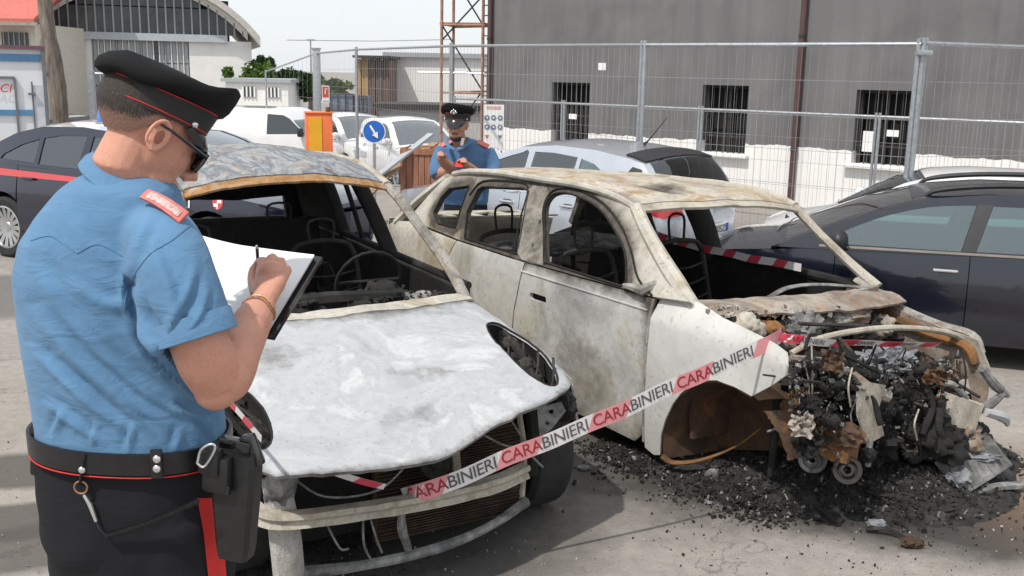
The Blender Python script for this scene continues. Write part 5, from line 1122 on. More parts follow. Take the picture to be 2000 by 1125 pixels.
# near windscreen pillar inner face, far pillars
MB().tube(crv([tilt((-.30, -.78, .83)), tilt((-.52, -.77, .99)), tilt((-.80, -.70, 1.17)), tilt((-.98, -.64, 1.30))], 4), [.030, .045, .036, .034], 8).build('windscreen_pillar', ASHC, w2)
MB().tube(crv([tilt((-.50, .79, .90)), tilt((-.66, .765, 1.0)), tilt((-.86, .705, 1.155)), tilt((-1.02, .635, 1.31))], 5), [.04, .034, .03, .034], 8, flat=.8).build('windscreen_pillar', CREAM, w2)
MB().tube([roof2(-1.0-.1*i, 1) for i in range(19)], .028, 8).build('roof_rail', CREAM, w2)
MB().tube(crv([tilt((-1.84, .84, .86)), tilt((-1.89, .78, 1.08)), tilt((-1.93, .65, 1.33))], 4), .10, 8, flat=.45).build('centre_pillar', SOOT, w2)
MB().tube(crv([tilt((-2.45, .84, .92)), tilt((-2.48, .78, 1.1)), tilt((-2.42, .64, 1.32))], 4), .05, 8, flat=.6).build('rear_pillar', SOOT, w2)
MB().tube(crv([tilt((-3.3, .80, .92)), tilt((-3.12, .72, 1.1)), tilt((-2.92, .60, 1.27))], 4), .06, 8, flat=.6).build('tail_pillar', PILL, w2)
MB().tube(crv([tilt((-3.3, -.78, .92)), tilt((-3.12, -.70, 1.1)), tilt((-2.92, -.60, 1.27))], 4), .06, 8, flat=.6).build('tail_pillar', ASHC, w2)
panel('far_side', [(-.55, .16), (-.55, .86), (-1.5, .885), (-3.2, .93), (-3.55, .8), (-3.6, .3)], lambda x, z: tilt((x, .85-.04*max(0, -x-2.7), z)), SOOT, w2, step=(.15, .12), thick=.04)
MB().tube([tilt((x, .82, z)) for x, z in ((-.5, .88), (-1.5, .90), (-2.4, .93), (-3.3, .95))], .03, 8).build('waist_rail', CHAR, w2)
tg = panel('tailgate', [(-.72, .30), (.72, .30), (.74, .93), (-.74, .93)], lambda y, z: tilt((-3.58-.05*math.cos(y*1.6)+.30*max(0, z-.7), y, z)), ASHC, w2, step=(.1, .1), thick=.014)
vs_ = panel('rear_shelf_grille', [(-.60, -.03), (.50, -.03), (.50, .28), (-.60, .28)], lambda y, a: tilt((-3.42+a, y, .985+.02*math.sin(y*5))), ASHC, w2, holes=[[(-.5+.2*i, .03), (-.37+.2*i, .03), (-.37+.2*i, .2), (-.5+.2*i, .2)] for i in range(5)], step=None, thick=.012)
MB().tube([tilt((-2.97, -.58, 1.235)), tilt((-3.0, 0, 1.27)), tilt((-2.97, .58, 1.235))], .035, 8).build('tailgate_header', ASHC, w2)
panel('far_window_blackout', [(-2.64, .85), (-3.35, .88), (-3.05, 1.2), (-2.60, 1.27)], lambda x, z: tilt((x, .80-.42*max(0, z-.9), z)), SOOT, w2, step=(.1, .1), thick=.008)  # black panel added to darken the view through the near window
# cabin
MB().box((-2.0, 0, .18), (2.8, 1.5, .06)).build('floor_pan', SOOT, w2)
panel('door_lining', [(-.62, .2), (-3.2, .2), (-3.2, .90), (-.62, .885)], lambda x, z: tilt((x, -.79+.012*fbm((x, z, 0), 5, 3), z)), SOOT, w2, step=(.12, .12), thick=.012)
for sx, sy in ((-1.5, .38), (-1.5, -.38), (-2.35, .38), (-2.35, -.38)):
    s_ = MB(); s_.tube(crv([(sx+.42, sy-.22, .32), (sx, sy-.22, .34), (sx-.12, sy-.22, .56), (sx-.20, sy-.20, .86), (sx-.22, sy-.1, .92), (sx-.22, sy+.1, .92), (sx-.20, sy+.20, .86), (sx-.12, sy+.22, .56), (sx, sy+.22, .34), (sx+.42, sy+.22, .32)], 5), .016, 7)
    for z in (.48, .58, .68, .78): s_.tube(crv([(sx-.10-(z-.5)*.25, sy-.2, z), (sx-.06-(z-.5)*.25, sy, z-.02), (sx-.10-(z-.5)*.25, sy+.2, z)], 4), .007, 5)
    s_.tube(crv([(sx-.22, sy-.06, .92), (sx-.235, sy-.06, 1.08), (sx-.235, sy+.06, 1.08), (sx-.22, sy+.06, .92)], 4), .009, 6)
    s_.build('seat_frame', IRON, w2)
for i in range(8): lump('cabin_debris', (-.8-.3*i, random.uniform(-.5, .5), .28), (.25, .25, .12), SOOT, w2, .6, 5, i*2.7)
lump('rear_shelf_debris', tilt((-2.55, .1, .86)), (.25, .55, .06), ALLOYB, w2, .5, 6, 4.4)
# bulkhead, scuttle and engine bay
BAYC = burnt('bay_scorched_steel', [(.25, (.10, .075, .055)), (.45, (.26, .22, .18)), (.6, (.42, .38, .33)), (.8, (.52, .46, .38))], 4, rust=.4, soot=.4, speck=.6, bump=.8, seed=41)
panel('bulkhead', [(-.72, .22), (.72, .22), (.74, .84), (-.74, .84)], lambda y, z: tilt((-.42+.03*fbm((y, z, 0), 4, 3), y, z)), RUSTD, w2, step=(.07, .07), thick=.02)
panel('scuttle', [(-.76, -.12), (.74, -.12), (.74, .10), (.3, .12), (-.2, .11), (-.76, .08)], lambda y, a: tilt((-.40+a+.06*(1-y*y), y, .90-.35*max(0, a)+.012*fbm((y, a, 0), 7, 3))), BAYC, w2, step=(.05, .05), thick=.012)
pl = MB(); pl.tube(crv([F2.y(1500, 582, .1), F2.y(1540, 562, .25), F2.y(1600, 556, .45), F2.y(1690, 562, .72)], 6), .020, 8, flat=.5); pl.build('windscreen_base_strip', ALLOYB, w2)
pl = plank3(tilt((-.40, -.1, .79)), tilt((-.44, .70, .86)), .03, .13, jag=.01); pl.build('scuttle_beam', BAYC, w2)
lump('wiper_motor', F2.x(1450, 640, -.22), (.09, .11, .07), CREAM, w2, .35, 5, 2)
lump('heater_remains', F2.x(1440, 655, -.26), (.12, .17, .10), CHAR, w2, .5, 6, 3)
lump('brake_servo', F2.x(1560, 640, -.25), (.10, .09, .09), ALLOYB, w2, .5, 7, 5)
lump('melted_alloy', F2.x(1650, 620, -.3), (.08, .18, .06), BAYC, w2, .5, 6, 6)
for i in range(10): lump('bay_remains', F2.x(1480+random.uniform(-20, 330), 640+random.uniform(-20, 30), -.28+random.uniform(-.02, .06)), (.06, .07, .05), random.choice([BAYC, CHAR, ALLOYB, RUSTY]), w2, .6, 7, i*1.9, 3)
# crossing tubes over the bay
MB().tube(crv([F2.x(1545, 690, .10), F2.x(1600, 662, .12), F2.x(1680, 645, .12), F2.x(1760, 640, .10), F2.x(1850, 650, .08), F2.x(1905, 680, .12)], 5), [.016, .02, .02, .02, .022, .03], 8, flat=.7).build('bay_crossbar', CREAM, w2)
MB().tube([F2.x(1560, 632, -.12), F2.x(1650, 636, -.10), F2.x(1760, 640, -.08)], .010, 6).build('bay_rod', IRON, w2)
MB().tube(crv([F2.x(1545, 700, .14), F2.x(1600, 706, .18), F2.x(1640, 715, .22), F2.x(1700, 760, .30), F2.x(1735, 775, .34)], 5), [.018, .02, .022, .026, .03], 8).build('front_tube', BAYC, w2)
po = [F2.x(a, b, .33) for a, b in ((1672, 745), (1715, 752), (1700, 800), (1712, 850), (1690, 862), (1672, 810))]
MB().prism(po, (.02, .03, 0)).build('lamp_post_plate', CREAM, w2)
MB().tube(crv([F2.x(1700, 845, .33), F2.x(1697, 880, .34), F2.x(1694, 910, .34)], 3), [.02, .012, .016], 6).build('melted_drip', ALLOYB, w2)
# near chassis rail and pulleys
plank3(F2.y(1560, 840, -.55), F2.y(1668, 880, -.50), .10, .12, jag=.012).build('chassis_rail', RUSTY, w2)
lump('melted_alloy', F2.y(1640, 845, -.52), (.12, .07, .06), RUSTD, w2, .4, 9, 7)
for (a, b, r, mm) in ((1587, 896, .066, ALLOYB), (1655, 918, .064, IRON)):
    p = F2.y(a, b, -.52); MB().lathe([(.018, .03), (.028, .03), (.03, .012), (r*.62, .010), (r*.70, .032), (r*.96, .035), (r, .02), (r, -.02), (r*.5, -.03), (.018, -.03), (.018, .03)], p, F2.l(CAM)-p, 26).build('pulley', mm, w2)
# engine mass
eb = MB(); eb.box(F2.x(1690, 800, .08), (.30, .42, .26), M.Rotation(.12, 3, 'Z') @ M.Rotation(.1, 3, 'X'), .02)
for i in range(5): eb.box(F2.x(1690, 800, .08)+V((-.10+.05*i, 0, .14)), (.018, .40, .04), M.Rotation(.12, 3, 'Z'))
eb.build('engine_block', CHAR, w2)
for a, b, x, r_, l_ in ((1780, 850, .28, .055, .09),):
    c_ = F2.x(a, b, x); MB().lathe([(0, l_/2), (r_*.4, l_/2), (r_*.45, l_*.6), (r_*.8, l_*.55), (r_, l_*.3), (r_, -l_*.4), (r_*.7, -l_/2), (0, -l_/2)], c_, (.8, -.4, .2), 20).build('ancillary_unit', IRON, w2)
for q in ([(1600, 770, .2), (1640, 752, .3), (1700, 775, .34), (1720, 830, .38)], [(1740, 760, .2), (1790, 740, .28), (1820, 790, .34), (1800, 850, .38)], [(1570, 800, .12), (1600, 850, .25), (1660, 860, .36)], [(1850, 760, .25), (1830, 820, .36), (1850, 880, .40)], [(1560, 720, .05), (1620, 735, .1), (1680, 728, .12), (1760, 760, .18)]):
    MB().tube(crv([F2.x(*k) for k in q], 6), random.uniform(.012, .022), 9).build('hose', CHAR, w2)
ENG = [(1600, 740, .05, (.13, .16, .12)), (1660, 790, .12, (.16, .16, .14)), (1750, 790, .15, (.14, .14, .16)), (1790, 840, .25, (.16, .15, .12)), (1700, 860, .20, (.14, .12, .10)), (1830, 860, .30, (.14, .14, .10)), (1580, 790, .0, (.10, .10, .12)), (1780, 730, .05, (.10, .14, .10)), (1640, 720, -.05, (.14, .18, .08))]
for i, (a, b, x, r) in enumerate(ENG): lump('engine_remains', F2.x(a, b, x), r, SOOT if i % 3 else CHAR, w2, .65, 7, i*4.3, 4)
lump('ash_heap', F2.x(1725, 708, .06), (.13, .17, .07), ASHP, w2, .6, 9, 5.5, 5)
lump('ash_heap', F2.x(1690, 722, .05), (.10, .10, .04), ASHP, w2, .7, 8, 8.5, 4)
for i in range(16):
    a, b = random.uniform(1560, 1860), random.uniform(690, 900); lump('melted_alloy', F2.x(a, b, .12+random.uniform(0, .22)), (.04, .045, .035), random.choice([CHAR, CHAR, RUSTD]), w2, .45, 8, i*2.3, 3)
for i in range(22):
    a, b = random.uniform(1560, 1880), random.uniform(680, 880); p = F2.x(a, b, random.uniform(.05, .38))
    q = [p+V((random.uniform(-.12, .12), random.uniform(-.2, .2), random.uniform(-.14, .1)))*k for k in (0, .5, 1)]; q[1] += V((0, 0, .05))
    MB().tube(crv(q, 4), random.uniform(.003, .009), 5).build('loose_wire', random.choice([IRON, CHAR, ALLOYB]), w2)
def crumple(name, c, sx, sz, mt, seed, parent=w2, R=None):
    R = R or (M.Rotation(seed*1.7, 3, 'Z') @ M.Rotation(.9*math.sin(seed*2.3), 3, 'X')); n = 9; vs = []
    for i in range(n+1):
        for j in range(n+1):
            a, b = (i/n-.5), (j/n-.5); q = V((a*sx*(1+.4*N.noise(V((b*5, seed, 0)))), .35*sx*fbm((a*2, b*2, seed), 2.2, 3), b*sz*(1+.4*N.noise(V((a*5, seed, 3)))))); vs.append(V(c)+R @ q)
    return MB().add(vs, [(i*(n+1)+j, (i+1)*(n+1)+j, (i+1)*(n+1)+j+1, i*(n+1)+j+1) for i in range(n) for j in range(n)]).build(name, mt, parent, 30)
for i in range(26):
    a, b = random.uniform(1555, 1900), random.uniform(690, 890); crumple('torn_sheet', F2.x(a, b, random.uniform(.08, .38)), random.uniform(.05, .15), random.uniform(.04, .14), random.choice([BAYC, RUSTD, CHAR, CHAR, RUSTY, ALLOYB]), i*1.37)
for i in range(26):
    a = random.uniform(1560, 1880); b = random.uniform(665, 800); x = random.uniform(.10, .40); L_ = random.uniform(30, 120); w_ = random.uniform(-14, 14)
    MB().tube(crv([F2.x(a, b, x), F2.x(a+w_, b+L_*.5, x+.02), F2.x(a+w_*.4, b+L_, x)], 4), random.uniform(.002, .005), 5).build('hanging_wire', random.choice([IRON, CHAR, ALLOYB, CREAM]), w2)
for i in range(8):
    a, b = random.uniform(1400, 1680), random.uniform(600, 650); crumple('torn_sheet', F2.x(a, b, random.uniform(-.4, -.25)), random.uniform(.06, .14), random.uniform(.04, .08), random.choice([BAYC, RUSTY, CREAM, CHAR]), 50+i*1.9)
# far wing rail, arch and front leg
fr = [F2.y(1672, 547, .74), F2.y(1715, 575, .74), F2.y(1760, 602, .74), F2.y(1830, 632, .74), F2.y(1900, 655, .74), F2.y(1920, 690, .74)]
MB().tube(crv(fr, 5), [.03, .032, .03, .028, .03, .02], 7, flat=.7).build('wing_rail', PILL, w2)
MB().tube(crv([p+V((0, -.06, -.05)) for p in fr], 4), .028, 7).build('inner_wing_rail', RUSTY, w2)
fa = [F2.y(a, b, .70) for a, b in ((1700, 575), (1780, 615), (1860, 645), (1912, 665), (1938, 720), (1925, 790), (1895, 860), (1880, 850), (1900, 780), (1890, 730), (1855, 720), (1820, 750), (1800, 800), (1750, 770), (1740, 690))]
panel('far_wing', [(p.x, p.z) for p in fa], lambda x, z: V((x, .70+.02*fbm((x, z, 0), 6, 3), z)), BAYC, w2, step=(.05, .05), thick=.012)
plank3(F2.x(1838, 800, .30), F2.x(1895, 815, .34), .10, .16, jag=.015).build('crash_box', CREAM, w2)
MB().tube(crv([F2.x(1830, 745, .25), F2.x(1862, 752, .30), F2.x(1888, 778, .33)], 4), .016, 7).build('brake_pipe', ALLOYB, w2)
lump('melted_alloy', F2.x(1870, 855, .32), (.10, .12, .08), BAYC, w2, .6, 7, 9.9)
for a, b in (((1918, 720), (1968, 772)), ((1905, 800), (1960, 768))): MB().tube(crv([F2.x(*a, .36), F2.x((a[0]+b[0])/2, (a[1]+b[1])/2+6, .38), F2.x(*b, .40)], 4), [.02, .026, .016], 7).build('bent_bracket', ALLOYB, w2)
MB().tube(crv([F2.x(1925, 805, .40), F2.x(1960, 815, .42), F2.x(1968, 830, .42)], 3), [.02, .028, .012], 7).build('bent_bracket', ASHW, w2)
for sd_ in (1, -1):
    MB().lathe([(.19, -.09), (.20, -.09), (.19, -.02), (.19, .03), (.2, .09), (.12, .05), (0, .05)], (-2.62, sd_*.72, .20), (0, sd_, 0), 24).build('bare_rim', RUSTD, w2)
MB().lathe([(.19, -.09), (.20, -.09), (.19, -.02), (.19, .03), (.2, .09), (.12, .05), (0, .05)], tilt((-.03, .70, .24)), (0, 1, 0), 24).build('bare_rim', RUSTD, w2)
for i, (a, b, r) in enumerate(((1730, 950, (.17, .13, .09)), (1800, 930, (.16, .14, .12)), (1850, 900, (.15, .13, .13)), (1900, 890, (.12, .12, .10)), (1690, 920, (.14, .12, .10)), (1760, 900, (.15, .12, .12)), (1600, 920, (.12, .12, .07)))):
    p = F2.l(gnd(a, b)); lump('collapsed_remains', (p.x-.05, p.y, r[2]*.75), r, CHAR if i % 2 else SOOT, w2, .6, 7, 70+i*2.9, 4)
for i in range(16):
    p = F2.l(gnd(random.uniform(1680, 1930), random.uniform(880, 960))); crumple('torn_sheet', (p.x-.08, p.y, random.uniform(.08, .22)), random.uniform(.07, .18), random.uniform(.04, .12), random.choice([CHAR, CHAR, ALLOYB, BAYC, RUSTD]), 90+i*1.13)
# ================================================================ PEOPLE
def skinmat(name, c, red=.12):
    m, nt, ns, ls, b = _new(name); vec = _coord(ns, ls, 1); k = lambda r, g_, b_: (c[0]*r, c[1]*g_, c[2]*b_)
    col = _ramp(ns, ls, _noise(ns, ls, vec, 9, 6, .62), [(.28, k(.80, .70, .68)), (.45, k(.98, .95, .93)), (.58, k(1.06, 1.04, 1.02)), (.75, k(1.04, .84, .80))])
    pores = _noise(ns, ls, vec, 330, 3, .7); col = _mix(ns, ls, .35, col, _ramp(ns, ls, pores, [(.34, (.55, .5, .48)), (.5, (1, 1, 1))]), 'MULTIPLY')
    hr = ns.new('ShaderNodeMapping'); hr.inputs['Scale'].default_value = (300, 300, 60); hr.inputs['Rotation'].default_value = (.4, .7, .2); ls.new(vec, hr.inputs['Vector'])
    hh = _noise(ns, ls, hr.outputs[0], 1.0, 2, .5); col = _mix(ns, ls, .25, col, _ramp(ns, ls, hh, [(.30, (.35, .28, .24)), (.40, (1, 1, 1))]), 'MULTIPLY')
    ls.new(col, b.inputs['Base Color']); b.inputs['Roughness'].default_value = .52; b.inputs['Specular IOR Level'].default_value = .38
    b.inputs['Subsurface Weight'].default_value = .10; b.inputs['Subsurface Radius'].default_value = (.010, .004, .002); b.inputs['Subsurface Scale'].default_value = 1
    _bump(ns, ls, b, pores, .28, .002); return m
SKIN = skinmat('skin', (.56, .285, .205)); SKIN2 = skinmat('skin_far', (.46, .24, .17))
def hairmat():
    m, nt, ns, ls, b = _new('cropped_hair'); vec = _coord(ns, ls, 1)
    mp = ns.new('ShaderNodeMapping'); mp.inputs['Scale'].default_value = (420, 420, 90); mp.inputs['Rotation'].default_value = (.3, .5, .2); ls.new(vec, mp.inputs['Vector'])
    st = _noise(ns, ls, mp.outputs[0], 1., 3, .6); col = _ramp(ns, ls, st, [(.3, (.012, .009, .008)), (.55, (.035, .026, .02)), (.75, (.09, .07, .055))])
    fa = ns.new('ShaderNodeAttribute'); fa.attribute_name = 'fade'
    ad = ns.new('ShaderNodeMath'); ad.operation = 'MULTIPLY_ADD'; ad.inputs[1].default_value = .7; ls.new(_noise(ns, ls, mp.outputs[0], 1.7, 3, .6), ad.inputs[0]); ls.new(fa.outputs['Fac'], ad.inputs[2])
    k = _ramp(ns, ls, ad.outputs[0], [(.78, (0, 0, 0)), (1.0, (.5, .5, .5))]); h2 = ns.new('ShaderNodeMath'); h2.operation = 'MULTIPLY'; h2.inputs[1].default_value = 1.; ls.new(k, h2.inputs[0])
    ls.new(_mix(ns, ls, h2.outputs[0], col, (.44, .235, .17)), b.inputs['Base Color']); b.inputs['Roughness'].default_value = .7; _bump(ns, ls, b, st, .8, .004); return m
HAIR = hairmat()
def clothmat(name, c, weave=900, fold=0.0, rough=.85):
    m, nt, ns, ls, b = _new(name); vec = _coord(ns, ls, 1)
    col = _ramp(ns, ls, _noise(ns, ls, vec, 7, 6, .6), [(.3, tuple(x*.88 for x in c)), (.7, tuple(x*1.1 for x in c))])
    ls.new(col, b.inputs['Base Color']); b.inputs['Roughness'].default_value = rough; b.inputs['Sheen Weight'].default_value = .12 if max(c) > .05 else 0.; b.inputs['Specular IOR Level'].default_value = .2
    h = _noise(ns, ls, vec, weave, 2, .5)
    if fold:
        mp = ns.new('ShaderNodeMapping'); mp.inputs['Rotation'].default_value = (.3, .2, .6); mp.inputs['Scale'].default_value = (9, 9, 22); ls.new(vec, mp.inputs['Vector'])
        f = _noise(ns, ls, mp.outputs[0], 1., 4, .55, 1.2)
        ad = ns.new('ShaderNodeMath'); ad.operation = 'MULTIPLY_ADD'; ad.inputs[1].default_value = fold; ls.new(f, ad.inputs[0]); ls.new(h, ad.inputs[2]); h = ad.outputs[0]
    _bump(ns, ls, b, h, .35, .004); return m
SHIRT = clothmat('light_blue_shirt', (.108, .225, .375), 700, 7.); TROU = clothmat('black_trousers', (.016, .016, .019), 700, 4.); CAPB = clothmat('black_cap_cloth', (.008, .008, .009), 600, 1.)
LEATH = mat('black_leather', (.012, .012, .013), .35, var=.3, scale=30, bump=.2); REDC = mat('red_cloth', (.62, .025, .02), .75, var=.12, scale=20); PINK = mat('epaulette_red', (.62, .16, .14), .7, var=.25, scale=60); SILVER = mat('silver_metal', (.7, .7, .69), .25, .9, var=.1)
BLKP = mat('gloss_black', (.008, .008, .009), .15, var=.2, coat=.6)
GREYC = mat('cap_band_grey', (.016, .016, .018), .7, var=.2, scale=40)
def hframe(yaw, pitch, roll=0.):
    """columns: forward, left, up of a head that looks along yaw (0 = +x), bowed by pitch"""
    y, p = math.radians(yaw), math.radians(pitch); f = V((math.cos(p)*math.cos(y), math.cos(p)*math.sin(y), -math.sin(p))); l = V((-math.sin(y), math.cos(y), 0)); u = f.cross(l)
    R = M((f, l, u)).transposed(); return R @ M.Rotation(math.radians(roll), 3, 'X')
def head_mesh(C, R, k=1.0, neck_to=None, neck_r=.058, beard=False):
    """skull, jaw, brow, nose, lips, ears, neck as overlapping volumes"""
    mb = MB(); P = lambda a, b, c: V(C)+R @ V((a*k, b*k, c*k)); E = lambda c, r, Rl=None: mb.ell(P(*c), tuple(x*k for x in r), R if Rl is None else R @ Rl, 18, 12)
    E((-.024, 0, .03), (.102, .078, .088)); E((.02, 0, -.02), (.078, .068, .085)); E((.042, 0, -.075), (.050, .052, .050)); E((.068, 0, -.098), (.024, .030, .022))
    E((.075, 0, .022), (.026, .055, .018)); E((.066, .030, -.022), (.026, .024, .026)); E((.066, -.030, -.022), (.026, .024, .026))
    mb.tube([P(.086, 0, .012), P(.104, 0, -.012), P(.118, 0, -.034), P(.100, 0, -.044)], [.010*k, .012*k, .015*k, .011*k], 10)
    for s_ in (1, -1): E((.100, s_*.012, -.040), (.012, .010, .009))
    E((.090, 0, -.066), (.012, .024, .007)); E((.087, 0, -.078), (.012, .021, .008))
    for s_ in (1, -1):
        Re = M.Rotation(-.25, 3, 'Y') @ M.Rotation(s_*.35, 3, 'Z')
        E((-.008, s_*.078, -.012), (.021, .007, .034), Re); E((.0, s_*.074, -.020), (.012, .010, .022))
        rim = [P(-.008+.020*math.cos(t), s_*(.083+.006*(1-math.cos(t))*.5), -.010+.032*math.sin(t)) for t in [math.radians(-70+i*20) for i in range(16)]]
        mb.tube(rim, .0048*k, 7)
    if neck_to is not None: mb.tube([P(-.018, 0, -.03), P(-.018, 0, -.085), V(neck_to)], [neck_r*1.02, neck_r, neck_r*1.12], 18)
    return mb
def hair_shell(C, R, k, parent, mt, low=-.085, thick=.010):
    def f(th, ph):
        d = V((math.sin(ph)*math.cos(th), math.sin(ph)*math.sin(th), math.cos(ph)))
        p = V((-.026+d.x*.107, d.y*.082, .03+d.z*.092))
        if p.z < 0: p.x = -.026+(p.x+.026)*(1-.25*min(1, (-p.z)/.1)); 
        return V(C)+R @ (p*k)
    # angle from forward: 0 = front; hairline drops behind the ear
    def line(th):
        a = abs(math.degrees(th)); return math.radians(interp([(0, 62), (45, 66), (70, 78), (80, 96), (95, 112), (105, 132), (140, 142), (180, 146)], a))
    n = 36; ths = [-math.pi+2*math.pi*i/n for i in range(n+1)]
    mb = MB(); rows = 12; vs = []; fs = []
    for i in range(n):
        for j in range(rows+1): vs.append(f(ths[i], .02+(line(ths[i])-.02)*j/rows))
    for i in range(n):
        for j in range(rows): a = i*(rows+1)+j; b = ((i+1) % n)*(rows+1)+j; fs.append((a, b, b+1, a+1))
    o = mb.add(vs, fs).build('hair', mt, parent)
    fa = o.data.attributes.new('fade', 'FLOAT', 'POINT'); fa.data.foreach_set('value', [max(0, ((k % (rows+1))/rows-.68)/.32) for k in range(len(vs))]); return o
def cap(C, R, k, parent, badge=False):
    def ring(a0, ra, rr, b, s_, n=40, pw=1.0, lift=0.):
        out = []
        for i in range(n):
            t = 2*math.pi*i/n; a = a0+ra*math.cos(t); l = rr*math.sin(t); z = b+s_*a+lift*max(0, math.cos(t))**2
            out.append(V(C)+R @ (V((a, l, z))*k))
        return out
    mb = MB(); mb.rings([ring(-.026, .124, .099, .030, .18), ring(-.026, .125, .100, .078, .21), ring(-.028, .128, .103, .086, .22)], False); mb.build('band', GREYC, parent)
    cr = MB(); cr.rings([ring(-.028, .127, .102, .083, .22), ring(-.032, .139, .117, .086, .25), ring(-.036, .148, .128, .097, .28), ring(-.037, .152, .133, .113, .31, lift=.006), ring(-.037, .150, .131, .128, .32, lift=.012), ring(-.036, .138, .120, .140, .30, lift=.014), ring(-.04, .11, .10, .143, .24, lift=.006), ring(-.03, .06, .055, .141, .2), ring(-.03, .004, .004, .140, .2)], True)
    o = cr.build('crown', CAPB, parent, 50)
    for v in o.data.vertices: v.co += V((N.noise(v.co*11), N.noise(v.co*11+V((5, 0, 0))), N.noise(v.co*13)))*.011
    for b, s_, rr, ra in ((.038, .18, .0995, .1245), (.084, .22, .1025, .1275)):
        L_ = ring(-.027, ra+.0005, rr+.0005, b, s_); MB().tube(L_+[L_[0]], .0014*k, 6, False).build('red_piping', REDC, parent)
    vz = MB(); A = []; B_ = []; n = 16
    for i in range(n+1):
        t = math.radians(-62+124*i/n); a = -.026+.125*math.cos(t); l = .099*math.sin(t); z = .032+.18*a
        A.append(V(C)+R @ (V((a, l, z))*k)); ext = math.cos(math.radians((i-n/2)/(n/2)*90)); B_.append(V(C)+R @ (V((a+.034*ext, l*1.0, z-.058*ext-.004))*k))
    vs = []; 
    for a, b in zip(A, B_): m_ = a.lerp(b, .5)+R @ V((.006, 0, .006)); vs += [a, m_, b, b-R @ V((.004, 0, .004)), a-R @ V((.004, 0, .004))]
    fs = [(5*i+j, 5*i+(j+1) % 5, 5*i+5+(j+1) % 5, 5*i+5+j) for i in range(n) for j in range(5)]
    vz.add(vs, fs).build('visor', BLKP, parent)
    for s_ in (1, -1): MB().ell(V(C)+R @ (V((.040, s_*.088, .050))*k), (.008, .008, .008)).build('button', SILVER, parent)
    if badge:
        bd = MB(); c = V(C)+R @ (V((.106, 0, .104))*k); bd.ell(c, (.008, .012, .013), R); 
        for dx, dz in ((-.014, .016), (.0, .024), (.014, .016), (-.02, .006), (.02, .006)): bd.ell(c+R @ V((.006, dx, dz)), (.006, .007, .010), R)
        bd.build('badge', SILVER, parent)

# ---------------------------------------------------------------- officer in the foreground
OB = at(268, 900, 2.25); OB.z = 0
po = thing('person', 'man in black cap and light blue shirt writing on a clipboard, seen from behind', 'person', OB)
O = lambda px, py, Y: at(px, py, Y)-OB
def row(py, l, r, Yc, b, n=40, pw=2.3, zt=0.):
    A = O(l, py, Yc); B = O(r, py, Yc); c = (A+B)/2; hx = (B-A).length/2; out = []
    for i in range(n):
        t = 2*math.pi*i/n; ct, st = math.cos(t), math.sin(t); e = 2/pw
        out.append(c+V((hx*math.copysign(abs(ct)**e, ct), b*math.copysign(abs(st)**e, st), zt*ct)))
    return out
SH_ = [(338, 178, 318, 2.23, .068), (352, 152, 332, 2.225, .082), (368, 128, 345, 2.22, .098), (392, 106, 352, 2.22, .110), (425, 78, 362, 2.22, .128), (470, 50, 370, 2.22, .145), (540, 36, 388, 2.22, .158), (620, 46, 400, 2.22, .158), (700, 60, 412, 2.22, .154), (770, 73, 424, 2.22, .154), (820, 82, 430, 2.22, .158), (852, 84, 434, 2.22, .160)]
sh = MB(); sh.rings([row(*q) for q in SH_])
# right sleeve, left sleeve
SHR = O(318, 478, 2.12); CUF = O(381, 655, 2.055)
sh.tube(crv([O(285, 440, 2.18), SHR, O(346, 560, 2.07), CUF], 5), [.050, .078, .084, .084, .083], 24)
sh.tube(crv([O(135, 480, 2.36), O(122, 560, 2.48), O(150, 650, 2.6)], 5), [.075, .082, .080], 20)
def toPx(w_):
    d = w_-CAM; z = d.dot(_fw); return 1000+FPX*d.dot(_rt)/z, 562.5-FPX*d.dot(_up)/z
CREASES = [([(250, 600), (300, 660), (345, 720), (400, 770)], 9, 10), ([(262, 560), (285, 640), (330, 700)], 7, 8), ([(240, 640), (300, 715), (380, 800)], 8, 10), ([(70, 610), (140, 690), (230, 770), (330, 830)], 9, 13), ([(60, 680), (130, 750), (210, 815)], 8, 11), ([(75, 560), (160, 660), (260, 745), (350, 790)], 5, 14),
  ([(110, 720), (190, 790), (260, 845)], 7, 9), ([(85, 790), (140, 825), (200, 862)], 7, 9), ([(380, 720), (400, 790), (410, 850)], 6, 8), ([(330, 780), (370, 830), (395, 870)], 6, 8), ([(230, 780), (300, 850)], 5, 8), ([(300, 480), (330, 560), (340, 640)], 5, 10), ([(380, 520), (350, 600), (325, 680)], 6, 9), ([(400, 560), (385, 620), (350, 670)], 5, 8), ([(250, 520), (240, 580), (262, 640)], 8, 8), ([(130, 400), (170, 470), (240, 520)], 3, 16), ([(300, 420), (270, 480), (250, 540)], 4, 12), ([(140, 560), (220, 600), (262, 570)], 5, 12), ([(60, 520), (120, 600)], 4, 14), ([(160, 620), (230, 690)], 4, 9), ([(280, 760), (340, 800), (400, 820)], 4, 7), ([(100, 850), (120, 800)], 5, 7), ([(180, 868), (190, 815)], 4, 7), ([(250, 885), (262, 830)], 5, 7), ([(340, 885), (352, 835)], 4, 7)]
CREASES = [([(p.x, p.y) for p in crv([(a, b, 0) for a, b in c], 3)], amp, w_) for c, amp, w_ in CREASES]
